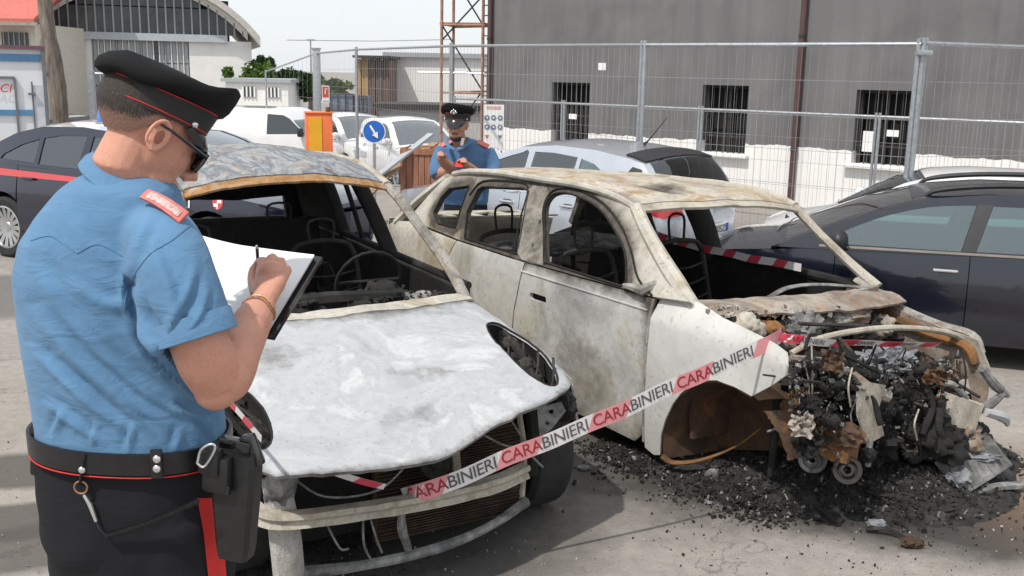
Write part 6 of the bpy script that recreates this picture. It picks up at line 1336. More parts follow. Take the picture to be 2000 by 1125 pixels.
def folds(p, n_):
    q = p+OB; d = 0.; x, y = toPx(q); x += 9*N.noise(q*9); y += 9*N.noise(q*9+V((4, 4, 4)))
    if q.y < 2.30:
        for c, amp, w_ in CREASES:
            if x < min(a for a, b in c)-45 or x > max(a for a, b in c)+45 or y < min(b for a, b in c)-45 or y > max(b for a, b in c)+45: continue
            best = 1e9
            for k in range(len(c)-1):
                ax_, ay_ = c[k]; dx, dy = c[k+1][0]-ax_, c[k+1][1]-ay_; t = max(0, min(1, ((x-ax_)*dx+(y-ay_)*dy)/(dx*dx+dy*dy))); ex, ey = x-ax_-t*dx, y-ay_-t*dy; sd = math.copysign(math.hypot(ex, ey), ex*dy-ey*dx); g = (k+t)/(len(c)-1)
                if abs(sd) < abs(best): best = sd; gg = g
            env = math.sin(math.pi*min(1, max(0, gg*.9+.05)))
            d += .0017*amp*env*(math.exp(-(best/w_)**2)-.75*math.exp(-((best-w_*1.5)/(w_*.9))**2))
    d += .006*fbm(q, 3.5, 3)*.8
    return p+n_*d
shirt = remesh(sh, 'shirt', SHIRT, po, .0075, 7, .5, folds)
# sleeve hem, shoulder seam, yoke seams, collar
ax = (CUF-O(350, 560, 2.07)).normalized(); a_ = ax.orthogonal().normalized(); b_ = ax.cross(a_)
hem = MB(); 
def circ(c, r, n=28): return [c+(a_*math.cos(2*math.pi*i/n)+b_*math.sin(2*math.pi*i/n))*r for i in range(n)]
hem.rings([circ(CUF-ax*.040, .0845), circ(CUF-ax*.036, .0860), circ(CUF+ax*.006, .0885), circ(CUF+ax*.008, .085), circ(CUF-ax*.006, .079)], False); hem.build('sleeve_hem', SHIRT, shirt)
SEAM = clothmat('shirt_seam', (.108, .22, .365), 700)
def seam(pts, name='seam', r=.0008): 
    # project a polyline of sight points on the shirt surface
    bpy.context.view_layer.update(); out = []
    for q in crv([(a, b, 0) for a, b in pts], 8):
        d = ray(q.x, q.y).normalized(); ok, loc, n_, _ = shirt.ray_cast(CAM-OB, d)
        if ok: out.append(loc+n_*.0012)
    if len(out) > 2: MB().tube(out, r, 5).build(name, SHIRT, shirt)
seam([(372, 440), (335, 470), (290, 500), (250, 560), (243, 610)]); seam([(60, 470), (100, 462), (145, 492)]); seam([(150, 495), (190, 478), (240, 500)])
cl = MB(); RC = [(316, 184, 292, 2.235, .066), (334, 170, 306, 2.225, .078)]
def crow(pyb, l, r, Y, b, dz): 
    return [p+V((0, 0, dz)) for p in row(pyb, l, r, Y, b, 36, 2.0)]
neck_c = O(261, 336, 2.235)
def col_ring(r1, r2, dz, tiltx): 
    out = []
    for i in range(36):
        t = 2*math.pi*i/36; p = V((r1*math.cos(t), r2*math.sin(t), 0)); p.z = dz-tiltx*p.x; out.append(neck_c+p)
    return out
cl.rings([col_ring(.074, .070, .0, .55), col_ring(.080, .075, .002, .55), col_ring(.098, .092, -.02, .58), col_ring(.112, .106, -.046, .60), col_ring(.111, .105, -.050, .60), col_ring(.096, .090, -.046, .6)], False); cl.build('collar', SHIRT, shirt, 25)
# epaulette
ep = MB(); E0, E1 = O(284, 385, 2.135), O(362, 432, 2.10); dv = (E1-E0); sv = V((.35, -.55, -.62)).normalized(); nv = dv.cross(sv).normalized(); nv = nv if nv.z > 0 else -nv; sv = nv.cross(dv).normalized()
R = []
for k in (0, .2, .4, .6, .8, 1): c = E0+dv*k+nv*(.012+.012*math.sin(k*math.pi)); w_ = .0125+.003*k; R.append([c+sv*w_+nv*.003, c-sv*w_+nv*.003, c-sv*w_-nv*.004, c+sv*w_-nv*.004])
epo = MB().rings(R).build('epaulette', PINK, shirt, 30)
R2 = []
for k in (.12, .35, .55, .75, .92): c = E0+dv*k+nv*(.012+.012*math.sin(k*math.pi)+.0035); w_ = .008; R2.append([c+sv*w_+nv*.001, c-sv*w_+nv*.001, c-sv*w_-nv*.001, c+sv*w_-nv*.001])
MB().rings(R2).build('epaulette_badge', mat('epaulette_pattern', (.52, .36, .33), .6, var=.6, scale=120), epo, 30)
# trousers
TR = MB(); TR.rings([row(*q) for q in ((842, 86, 432, 2.23, .152), (880, 80, 436, 2.23, .160), (950, 84, 440, 2.235, .166), (1020, 96, 446, 2.24, .166), (1080, 108, 452, 2.245, .158), (1140, 122, 452, 2.25, .145), (1190, 150, 440, 2.25, .12))])
rt_ = V((.62, -.42, 0)).normalized()
for s_, ft in ((1, .0), (-1, .06)):
    h_ = O(285, 1000, 2.245)+rt_*.085*s_; z0 = h_.z
    TR.tube(crv([h_+V((0, 0, .02)), V((h_.x+.01*s_, h_.y, .70)), V((h_.x+.015*s_, h_.y+.02, .46)), V((h_.x+.015*s_, h_.y+.01, .08))], 6), [.118, .105, .085, .075, .070], 22)
def tfold(p, n_):
    q = p+OB; return p+n_*(.005*math.sin(q.z*55+9*N.noise(q*4))*max(0, .3+N.noise(q*4))+.006*fbm(q, 4, 3))
trou = remesh(TR, 'trousers', TROU, po, .009, 6, .5, tfold)
for s_ in (1, -1):
    h_ = O(285, 1000, 2.245)+rt_*.085*s_+V((.015*s_, .01, 0)); fd_ = V((.42, .62, 0)).normalized(); an_ = math.atan2(fd_.y, fd_.x); Rz = M.Rotation(an_, 3, 'Z')
    so_ = MB(); so_.ell(V((h_.x, h_.y, .045))+fd_*.06, (.145, .05, .045), Rz); so_.ell(V((h_.x, h_.y, .07)), (.07, .05, .06), Rz); so_.box(V((h_.x, h_.y, .014))+fd_*.05, (.28, .095, .028), Rz, .01); remesh(so_, 'shoe', LEATH, po, .008, 4)
def oncloth(ob, px, py, off=.003):
    d = ray(px, py).normalized(); ok, loc, n_, _ = ob.ray_cast(CAM-OB, d)
    return (loc+n_*off, n_) if ok else (O(px, py, 2.1), V((0, -1, 0)))
bpy.context.view_layer.update()
st = MB(); Lp = []; 
for k in range(15):
    y_ = 972+k*(1200-972)/14; xl = interp([(972, 384), (1040, 396), (1125, 405), (1200, 410)], y_); xr_ = interp([(972, 428), (1040, 434), (1125, 440), (1200, 446)], y_)
    Lp.append([oncloth(trou, xl, y_, .003)[0], oncloth(trou, (xl+xr_)/2, y_, .004)[0], oncloth(trou, xr_, y_, .003)[0]])
st.add([p for r in Lp for p in r], [(3*i+j, 3*i+j+1, 3*i+4+j, 3*i+3+j) for i in range(14) for j in (0, 1)]); st.build('red_side_stripe', REDC, trou)
# belt
BZ = at(300, 902, 2.075).z
def belt_ring(dz, k, n=48): 
    c = (O(86, 868, 2.23)+O(434, 868, 2.23))/2; out = []
    for i in range(n): t = 2*math.pi*i/n; ct, s2_ = math.cos(t), math.sin(t); out.append(V((c.x+(.211+k)*math.copysign(abs(ct)**.87, ct), c.y+(.166+k)*math.copysign(abs(s2_)**.87, s2_), BZ+dz-.012*ct)))
    return out
bt = MB(); bt.rings([belt_ring(-.022, .004), belt_ring(-.024, .010), belt_ring(.024, .011), belt_ring(.024, .004)], False); belt = bt.build('belt', LEATH, po)
L_ = belt_ring(-.030, .008); MB().tube(L_+[L_[0]], .0016, 6, False).build('red_piping', REDC, belt)
def box_at(name, px, py, Y, dims, mt, parent, rz=0., ry=0., bev=.004, rx=0.):
    return MB().box(O(px, py, Y), dims, M.Rotation(rz, 3, 'Z') @ M.Rotation(ry, 3, 'Y') @ M.Rotation(rx, 3, 'X'), bev).build(name, mt, parent)
kp = box_at('belt_keeper', 306, 906, 2.062, (.026, .010, .066), LEATH, belt, .1)
for dy in (-9, 10): MB().ell(O(306, 906+dy, 2.055), (.009, .005, .009)).build('snap', SILVER, kp)
box_at('belt_keeper', 168, 900, 2.075, (.028, .010, .075), LEATH, belt, -.15)
# key strap, ring, clip and coiled cord
ks = thing('key_lanyard', 'black coiled key cord with a steel clip hanging from the officer\'s belt', 'lanyard', OB)
MB().tube([O(170, 885, 2.062), O(164, 915, 2.06), O(158, 940, 2.06)], [.012, .012, .010], 8, flat=.35).build('strap', LEATH, ks)
MB().ell(O(160, 918, 2.052), (.008, .005, .008)).build('snap', SILVER, ks)
rc = O(158, 952, 2.06); MB().tube([rc+V((.014*math.cos(t), 0, .014*math.sin(t))) for t in [2*math.pi*i/16 for i in range(17)]], .0022, 6, False).build('ring', mat('brass_ring', (.42, .22, .16), .35, .8), ks)
MB().tube([O(164, 966, 2.06), O(176, 985, 2.06), O(188, 1018, 2.06)], [.004, .0055, .004], 8).build('clip', SILVER, ks)
MB().tube(crv([O(188, 1018, 2.06), O(196, 1034, 2.055), O(208, 1046, 2.055)], 3), .003, 6).build('cord_end', LEATH, ks)
c0, c1 = O(208, 1046, 2.055), O(388, 978, 2.05); hel = []
tv = (c1-c0).normalized(); u1 = tv.cross(V((0, 1, 0))).normalized(); u2 = tv.cross(u1); nt_ = 46
for i in range(nt_*8+1): k = i/(nt_*8); sag = V((0, 0, -.006*math.sin(k*math.pi))); hel.append(c0.lerp(c1, k)+sag+(u1*math.cos(2*math.pi*k*nt_)+u2*math.sin(2*math.pi*k*nt_))*.0048)
MB().tube(hel, .0016, 5).build('coiled_cord', LEATH, ks)
# holster with pistol grip, carabiner, pouch at the left hip
ho = thing('holster', 'black hard shell pistol holster on the officer\'s right hip', 'holster', OB)
hb = MB(); Rh = M.Rotation(-.25, 3, 'Z') @ M.Rotation(.06, 3, 'Y')
hb.rings([[O(462, y_, 2.115)+Rh @ V((a*w_, b*.028, 0)) for a, b in ((-1, -.7), (-.8, -1), (.8, -1), (1, -.6), (1, .6), (.8, 1), (-.8, 1), (-1, .7))] for y_, w_ in ((880, .050), (900, .054), (950, .052), (1010, .045), (1060, .040), (1085, .034))]); hb.build('holster_shell', LEATH, ho, 30)
MB().box(O(425, 925, 2.085), (.065, .03, .085), Rh, .012).build('belt_plate', LEATH, ho); MB().box(O(412, 900, 2.08), (.05, .03, .06), Rh, .01).build('belt_loop', LEATH, ho)
MB().box(O(492, 880, 2.11), (.034, .030, .075), M.Rotation(-.25, 3, 'Z') @ M.Rotation(-.35, 3, 'Y'), .009).build('pistol_grip', BLKP, ho)
MB().box(O(462, 868, 2.11), (.075, .026, .028), M.Rotation(-.25, 3, 'Z') @ M.Rotation(.1, 3, 'Y'), .006).build('pistol_slide', BLKP, ho)
MB().box(O(436, 955, 2.075), (.035, .012, .022), Rh, .005).build('release_catch', BLKP, ho)
cb = [O(385, 905, 2.06), O(392, 880, 2.058), O(410, 868, 2.058), O(420, 872, 2.058), O(414, 890, 2.06), O(398, 912, 2.06)]
MB().tube(crv(cb+[cb[0]], 5), .0028, 7).build('carabiner', SILVER, ho)
pu = thing('belt_pouch', 'black pouch on the officer\'s left hip', 'pouch', OB)
MB().box(O(86, 868, 2.17), (.035, .07, .13), M.Rotation(.1, 3, 'Y'), .012).build('pouch_body', LEATH, pu); MB().box(O(82, 840, 2.17), (.03, .072, .045), M.Rotation(.2, 3, 'Y'), .010).build('pouch_flap', LEATH, pu)
# head, neck, arms, hands: one continuous body
HC = O(299, 256, 2.24); HR = hframe(34, 36); HK = 1.06
body = head_mesh(HC, HR, HK, neck_to=O(262, 345, 2.235), neck_r=.060)
body.tube(crv([O(262, 350, 2.235), O(245, 430, 2.24)], 3), [.066, .08, .09, .09], 18)
ELB = O(424, 742, 2.085); WR = O(514, 592, 2.315)
body.tube(crv([O(330, 470, 2.12), O(365, 600, 2.065), O(398, 690, 2.06), ELB], 6), [.060, .058, .060, .062, .057], 20)
body.tube(crv([ELB+V((-.006, 0, -.012)), ELB+V((.012, .02, .006)), O(462, 685, 2.16), O(496, 622, 2.27), WR], 6), [.052, .060, .058, .050, .040, .033], 20)
body.ell(ELB+V((-.002, -.004, -.02)), (.047, .047, .045))
# right hand round the pen
KN = [O(514, 508, 2.425), O(533, 502, 2.42), O(550, 509, 2.405), O(562, 524, 2.385)]
pc_ = (WR+sum(KN, V())/4)/2
for kn, r in zip(KN, (.017, .018, .017, .016)): body.tube([WR+(kn-WR)*.05, WR.lerp(kn, .5), kn], [.026, .021, r*.80], 10)
body.ell(O(530, 545, 2.375), (.036, .026, .045))
FING = [[(514, 508, 2.425), (503, 513, 2.475), (497, 538, 2.49), (502, 552, 2.485)], [(533, 502, 2.42), (526, 508, 2.475), (518, 536, 2.48), (520, 552, 2.465)], [(550, 509, 2.405), (545, 519, 2.462), (535, 545, 2.46), (533, 558, 2.44)], [(562, 524, 2.385), (560, 536, 2.432), (549, 556, 2.43), (545, 566, 2.415)]]
for F_, r in zip(FING, (.0098, .0102, .0098, .0088)): body.tube(crv([O(*q) for q in F_], 5), [r*1.02, r*.92, r*.85, r*.75], 10)
body.tube(crv([O(505, 575, 2.35), O(494, 552, 2.41), O(494, 530, 2.455), O(500, 518, 2.475)], 5), [.019, .0135, .0115, .009], 10)
# left arm passes in front of the belly and carries the board
LE = O(150, 690, 2.66); LW = O(385, 640, 2.66)
body.tube(crv([O(100, 560, 2.52), O(125, 650, 2.62), LE], 5), [.06, .058, .052], 16); body.tube(crv([LE, O(280, 670, 2.70), LW], 5), [.052, .048, .032], 16)
body.ell(O(415, 630, 2.665), (.045, .04, .022))
for i in range(4): body.tube(crv([O(425, 625+4*i, 2.63+.022*i), O(455, 618+4*i, 2.64+.022*i), O(476, 606+4*i, 2.66+.022*i)], 4), [.0105, .0095, .008], 9)
body.tube(crv([O(412, 625, 2.62), O(432, 600, 2.60), O(452, 592, 2.60)], 4), [.015, .012, .009], 9)
skin = remesh(body, 'body', SKIN, po, .0038, 3, .5)
hair_shell(HC, HR, HK*1.02, po, HAIR)
cap_o = cap(HC+HR @ V((.006, 0, .006)), HR, HK*.88, po)
# ear hollow shade and sunglasses
HP = lambda a, b, c: HC+HR @ (V((a, b, c))*HK)
MB().ell(HP(-.004, -.086, -.012), (.009, .003, .016), HR).build('ear_hollow_shade', skinmat('ear_shadow', (.30, .11, .08)), po)  # shade of the ear hollow, put in as a darker skin colour
sg = thing('sunglasses', 'black thick rimmed sunglasses worn by the writing officer', 'sunglasses', OB)
for s_ in (1, -1):
    tm = MB(); tm.tube([HP(-.016, s_*.087, .010), HP(.010, s_*.0855, .012), HP(.06, s_*.080, .010), HP(.098, s_*.074, .008)], [.004, .006, .0075, .009], 8, flat=.6); tm.build('temple_arm', BLKP, sg)
    ln = MB(); L_ = [HP(.104-.10*abs(y)*.8, y*s_, z) for y, z in ((.008, .012), (.03, .017), (.056, .018), (.072, .014), (.071, -.008), (.058, -.026), (.035, -.030), (.015, -.020))]
    ln.prism(L_, HR @ V((.003, 0, 0))); ln.build('lens', glassmat('smoked_lens', (.03, .03, .03), .2) if s_ == 1 else bpy.data.materials['smoked_lens'], sg); MB().tube(L_+[L_[0]], .0045, 7, False).build('lens_frame', BLKP, sg)
MB().tube([HP(.106, -.01, .004), HP(.112, 0, .006), HP(.106, .01, .004)], .003, 6).build('bridge', BLKP, sg)
# bracelet
br = []; bx = (O(496, 622, 2.27)-WR).normalized(); ba = bx.orthogonal().normalized(); bb = bx.cross(ba); bc_ = WR+bx*.018
bl = thing('bracelet', 'thin gold and beaded bracelet on the writing wrist', 'bracelet', OB)
for k, (m_, r) in enumerate(((mat('gold_chain', (.55, .36, .12), .35, .7, var=.5, scale=200), .0017), (mat('beads', (.35, .18, .12), .5, var=.6, scale=220), .0020))):
    c = bc_+bx*(.009*k); MB().tube([c+(ba*math.cos(t)+bb*math.sin(t))*(.0375+.002*k)+bx*.004*math.sin(t*3) for t in [2*math.pi*i/40 for i in range(41)]], r, 6, False).build('band', m_, bl)
# pen
pn = thing('pen', 'black ballpoint pen in the officer\'s right hand', 'pen', OB)
MB().tube([O(497, 548, 2.51), O(504, 520, 2.485), O(502, 485, 2.45)], [.002, .0045, .0045], 10).build('barrel', BLKP, pn); MB().tube([O(502, 485, 2.45), O(501, 480, 2.446)], [.0035, .003], 8).build('button', SILVER, pn)
# clipboard with papers
cbd = thing('clipboard', 'black document folder holding a sheaf of white papers', 'clipboard', OB)
TL, TRr, BRr = O(378, 470, 2.72), O(624, 503, 2.60), O(532, 655, 2.37); BL = TL+(BRr-TRr)
nn = (TRr-TL).cross(BL-TL).normalized(); nn = nn if nn.z > 0 else -nn
def bmap(u, v, off=0.): return TL+(TRr-TL)*u+(BL-TL)*v+nn*off
cv = MB(); cv.prism([bmap(-.02, -.02, -.012), bmap(1.012, -.02, -.012), bmap(1.012, 1.015, -.012), bmap(-.02, 1.015, -.012)], nn*.010); cv.build('cover', BLKP, cbd)
for k in range(3):
    pm = MB(); nn_ = 12; vs = []
    for i in range(nn_+1):
        for j in range(nn_+1):
            u = i/nn_*.965+.004*k; v = j/nn_*.97+.01; curl = .030*max(0, .42-u)**1.5*3*(1-v*.5)+.012*max(0, u-.75)**2*8*max(0, .3-v)+.003*k; vs.append(bmap(u, v, .001+.0012*k+curl))
    pm.add(vs, [(i*(nn_+1)+j, (i+1)*(nn_+1)+j, (i+1)*(nn_+1)+j+1, i*(nn_+1)+j+1) for i in range(nn_) for j in range(nn_)]); pm.build('sheet', PAPER, cbd)
MB().tube([bmap(.30, .42, .008), bmap(.46, .75, .007)], .0006, 4).build('paper_fold', MUL, cbd)

# ---------------------------------------------------------------- second officer behind the wrecks
QB = V((at(905, 300, 8.45).x, 8.45, 0))
p2 = thing('person', 'bearded man in a badged peaked cap and blue shirt standing behind the burnt cars', 'person', QB)
O2 = lambda px, py, Y: at(px, py, Y)-QB
H2 = O2(893, 243, 8.30); R2_ = hframe(-100, 7); K2 = 1.0
b2 = head_mesh(H2, R2_, K2, neck_to=O2(905, 300, 8.50), neck_r=.055)
s2 = MB()
def row2(z, hx, hy, cx, cy, n=28): return [V((cx+hx*math.cos(2*math.pi*i/n), cy+hy*math.sin(2*math.pi*i/n), z)) for i in range(n)]
cx = O2(908, 320, 8.5).x; zs = O2(900, 277, 8.5).z
s2.rings([row2(zs+.03, .075, .06, cx-.02, .06), row2(zs-.0, .14, .09, cx, .05), row2(zs-.05, .19, .11, cx, .04), row2(zs-.14, .215, .125, cx, .04), row2(zs-.35, .20, .125, cx+.01, .05), row2(zs-.52, .185, .125, cx+.01, .06)])
s2.tube(crv([V((cx+.17, .03, zs-.07)), V((cx+.235, .0, zs-.20)), V((cx+.24, -.06, zs-.33))], 5), [.075, .072, .066], 14)
s2.tube(crv([V((cx-.17, .03, zs-.07)), V((cx-.215, -.03, zs-.18)), V((cx-.21, -.10, zs-.28))], 5), [.075, .07, .064], 14)
shirt2 = remesh(s2, 'shirt', clothmat('blue_shirt_far', (.085, .175, .32), 600, 5), p2, .014, 5, .5, lambda p, n_: p+n_*.010*math.sin(p.z*40+6*N.noise(p*5))*max(0, .4+N.noise(p*6)))
LH, RH = O2(861, 306, 8.10), O2(905, 318, 8.08)
b2.tube(crv([V((cx-.21, -.08, zs-.26)), O2(880, 330, 8.25), O2(868, 318, 8.16), LH], 5), [.05, .048, .042, .034], 12); b2.tube(crv([V((cx+.24, -.05, zs-.3)), O2(940, 345, 8.28), O2(920, 330, 8.16), RH], 5), [.05, .046, .04, .03], 12)
for H_, dx in ((LH, -1), (RH, 1)):
    b2.ell(H_, (.036, .03, .044))
    for i in range(4): b2.tube([H_+V((dx*-.01+.014*(i-1.5), -.02, .02)), H_+V((.014*(i-1.5), -.05, .03)), H_+V((.014*(i-1.5)+.01, -.07, .005))], [.011, .010, .008], 7)
    b2.tube([H_+V((-dx*.03, -.01, .0)), H_+V((-dx*.045, -.04, .02))], [.013, .010], 7)
tr2 = MB(); tr2.rings([row2(z, hx, .12, cx+.01, .06) for z, hx in ((zs-.48, .18), (zs-.62, .19), (zs-.75, .185))])
for s_ in (1, -1): tr2.tube([V((cx+.09*s_, .06, zs-.68)), V((cx+.10*s_, .07, .45)), V((cx+.10*s_, .06, .06))], [.10, .08, .065], 14); MB().ell((cx+.10*s_, .0, .045), (.05, .13, .045)).build('shoe', LEATH, p2)
remesh(tr2, 'trousers', TROU, p2, .016, 4)
remesh(b2, 'body', SKIN2, p2, .0075, 4, .5)
hair_shell(H2, R2_, K2*1.03, p2, HAIR)
cap(H2+R2_ @ V((0, 0, .0)), R2_, K2*1.02, p2, True)
bd = MB(); HP2 = lambda a, b, c: H2+R2_ @ V((a, b, c))
bd.ell(HP2(.044, 0, -.098), (.050, .051, .034), R2_); bd.tube([HP2(.092, -.026, -.062), HP2(.101, 0, -.057), HP2(.092, .026, -.062)], .0045, 7); bd.build('beard', HAIR, p2)
for s_ in (1, -1): MB().tube([HP2(.094, s_*.012, .018), HP2(.097, s_*.03, .022), HP2(.088, s_*.046, .016)], .0045, 6).build('eyebrow', HAIR, p2); MB().ell(HP2(.088, s_*.030, .002), (.010, .013, .008), R2_).build('eye', BLKP, p2)
MB().tube(crv([HP2(-.08, -.06, -.12), HP2(-.02, -.095, -.14), HP2(.06, -.06, -.165), HP2(.07, -.01, -.19)], 4), .016, 8, flat=.5).build('collar', bpy.data.materials['blue_shirt_far'], p2)
MB().tube(crv([HP2(-.08, .06, -.12), HP2(-.02, .095, -.14), HP2(.06, .06, -.165), HP2(.07, .01, -.19)], 4), .016, 8, flat=.5).build('collar', bpy.data.materials['blue_shirt_far'], p2)
for s_ in (1, -1): MB().box(V((cx+.15*s_, .0, zs-.012)), (.10, .07, .012), M.Rotation(.42*s_, 3, 'Y') @ M.Rotation(.4, 3, 'X'), .004).build('epaulette', PINK, p2)
MB().box(O2(903, 277, 8.24), (.025, .01, .06), M.Rotation(.2, 3, 'Y'), .003).build('collar_tab', PAPER, p2)
ph = MB().box(RH+V((-.03, -.045, -.01))+QB, (.06, .010, .09), M.Rotation(-1.1, 3, 'X'), .003).build('notebook', REDP); tag(ph, 'small red notebook in the hands of the officer behind', 'notebook')
# ================================================================ TAPE, DEBRIS, STREET FURNITURE
TAPEW = mat('tape_white', (.72, .69, .68), .35, var=.08, scale=12); TAPER = mat('tape_red', (.62, .06, .10), .35, var=.15, scale=12); TAPEP = mat('tape_pink', (.68, .27, .29), .35, var=.1, scale=12)
INK = mat('tape_ink', (.085, .08, .085), .5, var=.2); INKR = mat('tape_ink_red', (.30, .015, .03), .5, var=.2)
def tape(label, pts, width, upv, text=True, blocks=None, pitch=.46, twist=None, seglen=.02, tsize=.052, off0=0., reds=TAPEP, group=None):
    """ribbon through 3-D points; red blocks slant across it, lettering printed on top"""
    P = crv(pts, 14); d = [0]
    for a, b in zip(P, P[1:]): d.append(d[-1]+(b-a).length)
    Lt = d[-1]; root = thing('barrier_tape', label, 'tape', (0, 0, 0), 0, group)
    def fr(s_):
        s_ = min(max(s_, 0), Lt-1e-4); i = max(k for k in range(len(d)) if d[k] <= s_); i = min(i, len(P)-2); t = (s_-d[i])/(d[i+1]-d[i]); p = P[i].lerp(P[i+1], t); T = (P[i+1]-P[i]).normalized()
        u = V(upv)-T*V(upv).dot(T); u.normalize()
        if twist: a = interp(twist, s_/Lt); u = Q(T, a) @ u
        return p, T, u, T.cross(u)
    ns_ = [fr(0)[3]]
    toward = (CAM-P[len(P)//2]).normalized(); sg = 1 if fr(Lt/2)[3].dot(toward) > 0 else -1
    def f(a, b, off=0.): p, T, u, n = fr(a); return p+u*(b+.003*math.sin(a*17))+n*(sg*off+.003*math.sin(a*9))
    n = max(8, int(Lt/seglen)); mb = MB(); vs = []
    for i in range(n+1):
        for j in (-1, 0, 1): vs.append(f(Lt*i/n, j*width/2))
    mb.add(vs, [(3*i+j, 3*i+j+1, 3*i+4+j, 3*i+3+j) for i in range(n) for j in (0, 1)]); mb.build('ribbon', TAPEW, root)
    a = off0
    while a < Lt-.02:
        bl = MB(); L_ = min(pitch*.44, Lt-a-.02); nn_ = 8; vs = []
        for i in range(nn_+1):
            for j in (-1, 1): vs.append(f(min(Lt, max(0, a+L_*i/nn_+j*width*.32)), j*width*.5, .0014))
        bl.add(vs, [(2*i, 2*i+1, 2*i+3, 2*i+2) for i in range(nn_)]); bl.build('red_block', reds, root); a += pitch
    if text:
        a = off0+pitch*.50; k = 0
        while a < Lt-.12:
            me = textmesh('CARABINIERI', tsize, lambda x, y: (a+x, y, 0), bold=.0002, spacing=.95)
            me.materials.append(INK); me.materials.append(INKR)
            for pl_ in me.polygons:
                c_ = sum(me.vertices[v].co.x for v in pl_.vertices)/len(pl_.vertices); ph_ = ((c_-off0) % pitch)/pitch; pl_.material_index = 1 if ph_ < .46 else 0
            for v in me.vertices: v.co = f(v.co.x, v.co.y, .0028)
            mobj('lettering', me, None, root); a += pitch; k += 1
    return root
# main tape: from the left wreck's bumper up to the right wreck's wing
t0 = F1.x(846, 962, .79); w1m = lambda p: F1.t+F1.X*p.x+F1.Y*p.y+V((0, 0, p.z)); w2m = lambda p: F2.t+F2.X*p.x+F2.Y*p.y+V((0, 0, p.z))
A = w1m(F1.x(838, 957, .81)); Bm = w2m(wingmap(-.02, .80)); 
Bm = onplane(1492, 674, w2m(wingmap(.10, .84))+F2.Y*-.03, F2.Y)
mid = A.lerp(Bm, .5)+V((0, 0, -.015))
tape('white and pink lettered barrier tape stretched between the two burnt cars', [A+V((-.10, .05, -.055)), A, A.lerp(Bm, .25)+V((0, 0, -.010)), mid, A.lerp(Bm, .78)+V((0, 0, -.01)), Bm, Bm+V((.10, .10, .02))], .072, (0, 0, 1), True, pitch=.41, tsize=.070, off0=.02)
# its crumpled tail over the wing and on across the engine bay
C1 = w2m(F2.x(1560, 664, .16)); C2 = w2m(F2.x(1680, 671, .24)); C3 = w2m(F2.x(1835, 672, .26))
tape('crumpled barrier tape end lying across the burnt engine bay', [Bm+V((.07, .08, .02)), w2m(F2.x(1530, 660, .12)), C1, C2, C3], .040, (0, .3, 1), True, pitch=.30, tsize=.035, twist=[(0, .1), (.2, .5), (.4, .9), (1, 1.1)], reds=TAPER)
# tape behind the right wreck
D1 = w2m(F2.y(1248, 445, .58)); D2 = w2m(F2.y(1400, 490, .60)); D3 = w2m(F2.y(1565, 522, .62))
tape('striped red and white tape strung across the far side of the right burnt cabin', [D1, w2m(F2.y(1330, 474, .58)), D2, w2m(F2.y(1480, 507, .61)), D3], .048, (0, 0, 1), False, pitch=.20, reds=TAPER)
# tape in the left wreck's nose and beside the officer
tape('red and white tape tucked under the left burnt car bonnet', [w1m(F1.x(585, 900, .72)), w1m(F1.x(660, 925, .76)), w1m(F1.x(752, 950, .80))], .030, (0, -.4, 1), False, pitch=.22, reds=TAPER)
tape('short striped tape hanging from the left burnt car lamp opening', [w1m(F1.y(448, 785, -.78)), w1m(F1.y(480, 820, -.76)), w1m(F1.y(512, 856, -.73))], .035, (0, -.3, 1), False, pitch=.12, reds=TAPER)

# ---- debris
DEB = burnt('burnt_debris', [(.3, (.014, .013, .012)), (.55, (.035, .032, .03)), (.75, (.08, .072, .065)), (.9, (.22, .20, .18))], 14, rust=.12, soot=.35, speck=.4, bump=.8, seed=51)
def scatter(name, label, n, gen, size, mt, seed, cat='debris'):
    rnd = random.Random(seed); mb = MB()
    for i in range(n):
        p, k = gen(rnd); s_ = size*k*(.35+rnd.random()**2.2*1.9); R = Q((rnd.gauss(0, 1), rnd.gauss(0, 1), rnd.gauss(0, 1), rnd.gauss(0, 1))).normalized().to_matrix()
        a, b, c = s_*rnd.uniform(.6, 1.6), s_*rnd.uniform(.4, 1.), s_*rnd.uniform(.15, .7)
        vs = [R @ V((x*a*rnd.uniform(.6, 1.2), y*b*rnd.uniform(.6, 1.2), z*c*rnd.uniform(.5, 1.2))) for x in (-1, 1) for y in (-1, 1) for z in (-1, 1)]
        lo = min(v.z for v in vs)
        mb.add([V((p.x, p.y, p.z-lo*.8)) + v for v in vs], [(0, 1, 3, 2), (4, 6, 7, 5), (0, 4, 5, 1), (2, 3, 7, 6), (0, 2, 6, 4), (1, 5, 7, 3)])
    o = mb.build(name, mt, None, 20); tag(o, label, cat, kind='stuff'); return o
G = lambda px, py: gnd(px, py)
pileC = [(1320, 900, .45), (1250, 910, .25), (1450, 930, .50), (1550, 960, .45), (1400, 960, .3), (1640, 980, .35), (1780, 980, .35), (1850, 960, .35), (1700, 930, .4), (1200, 880, .2), (1500, 1000, .25), (1900, 900, .3), (1600, 900, .5), (1750, 1000, .3)]
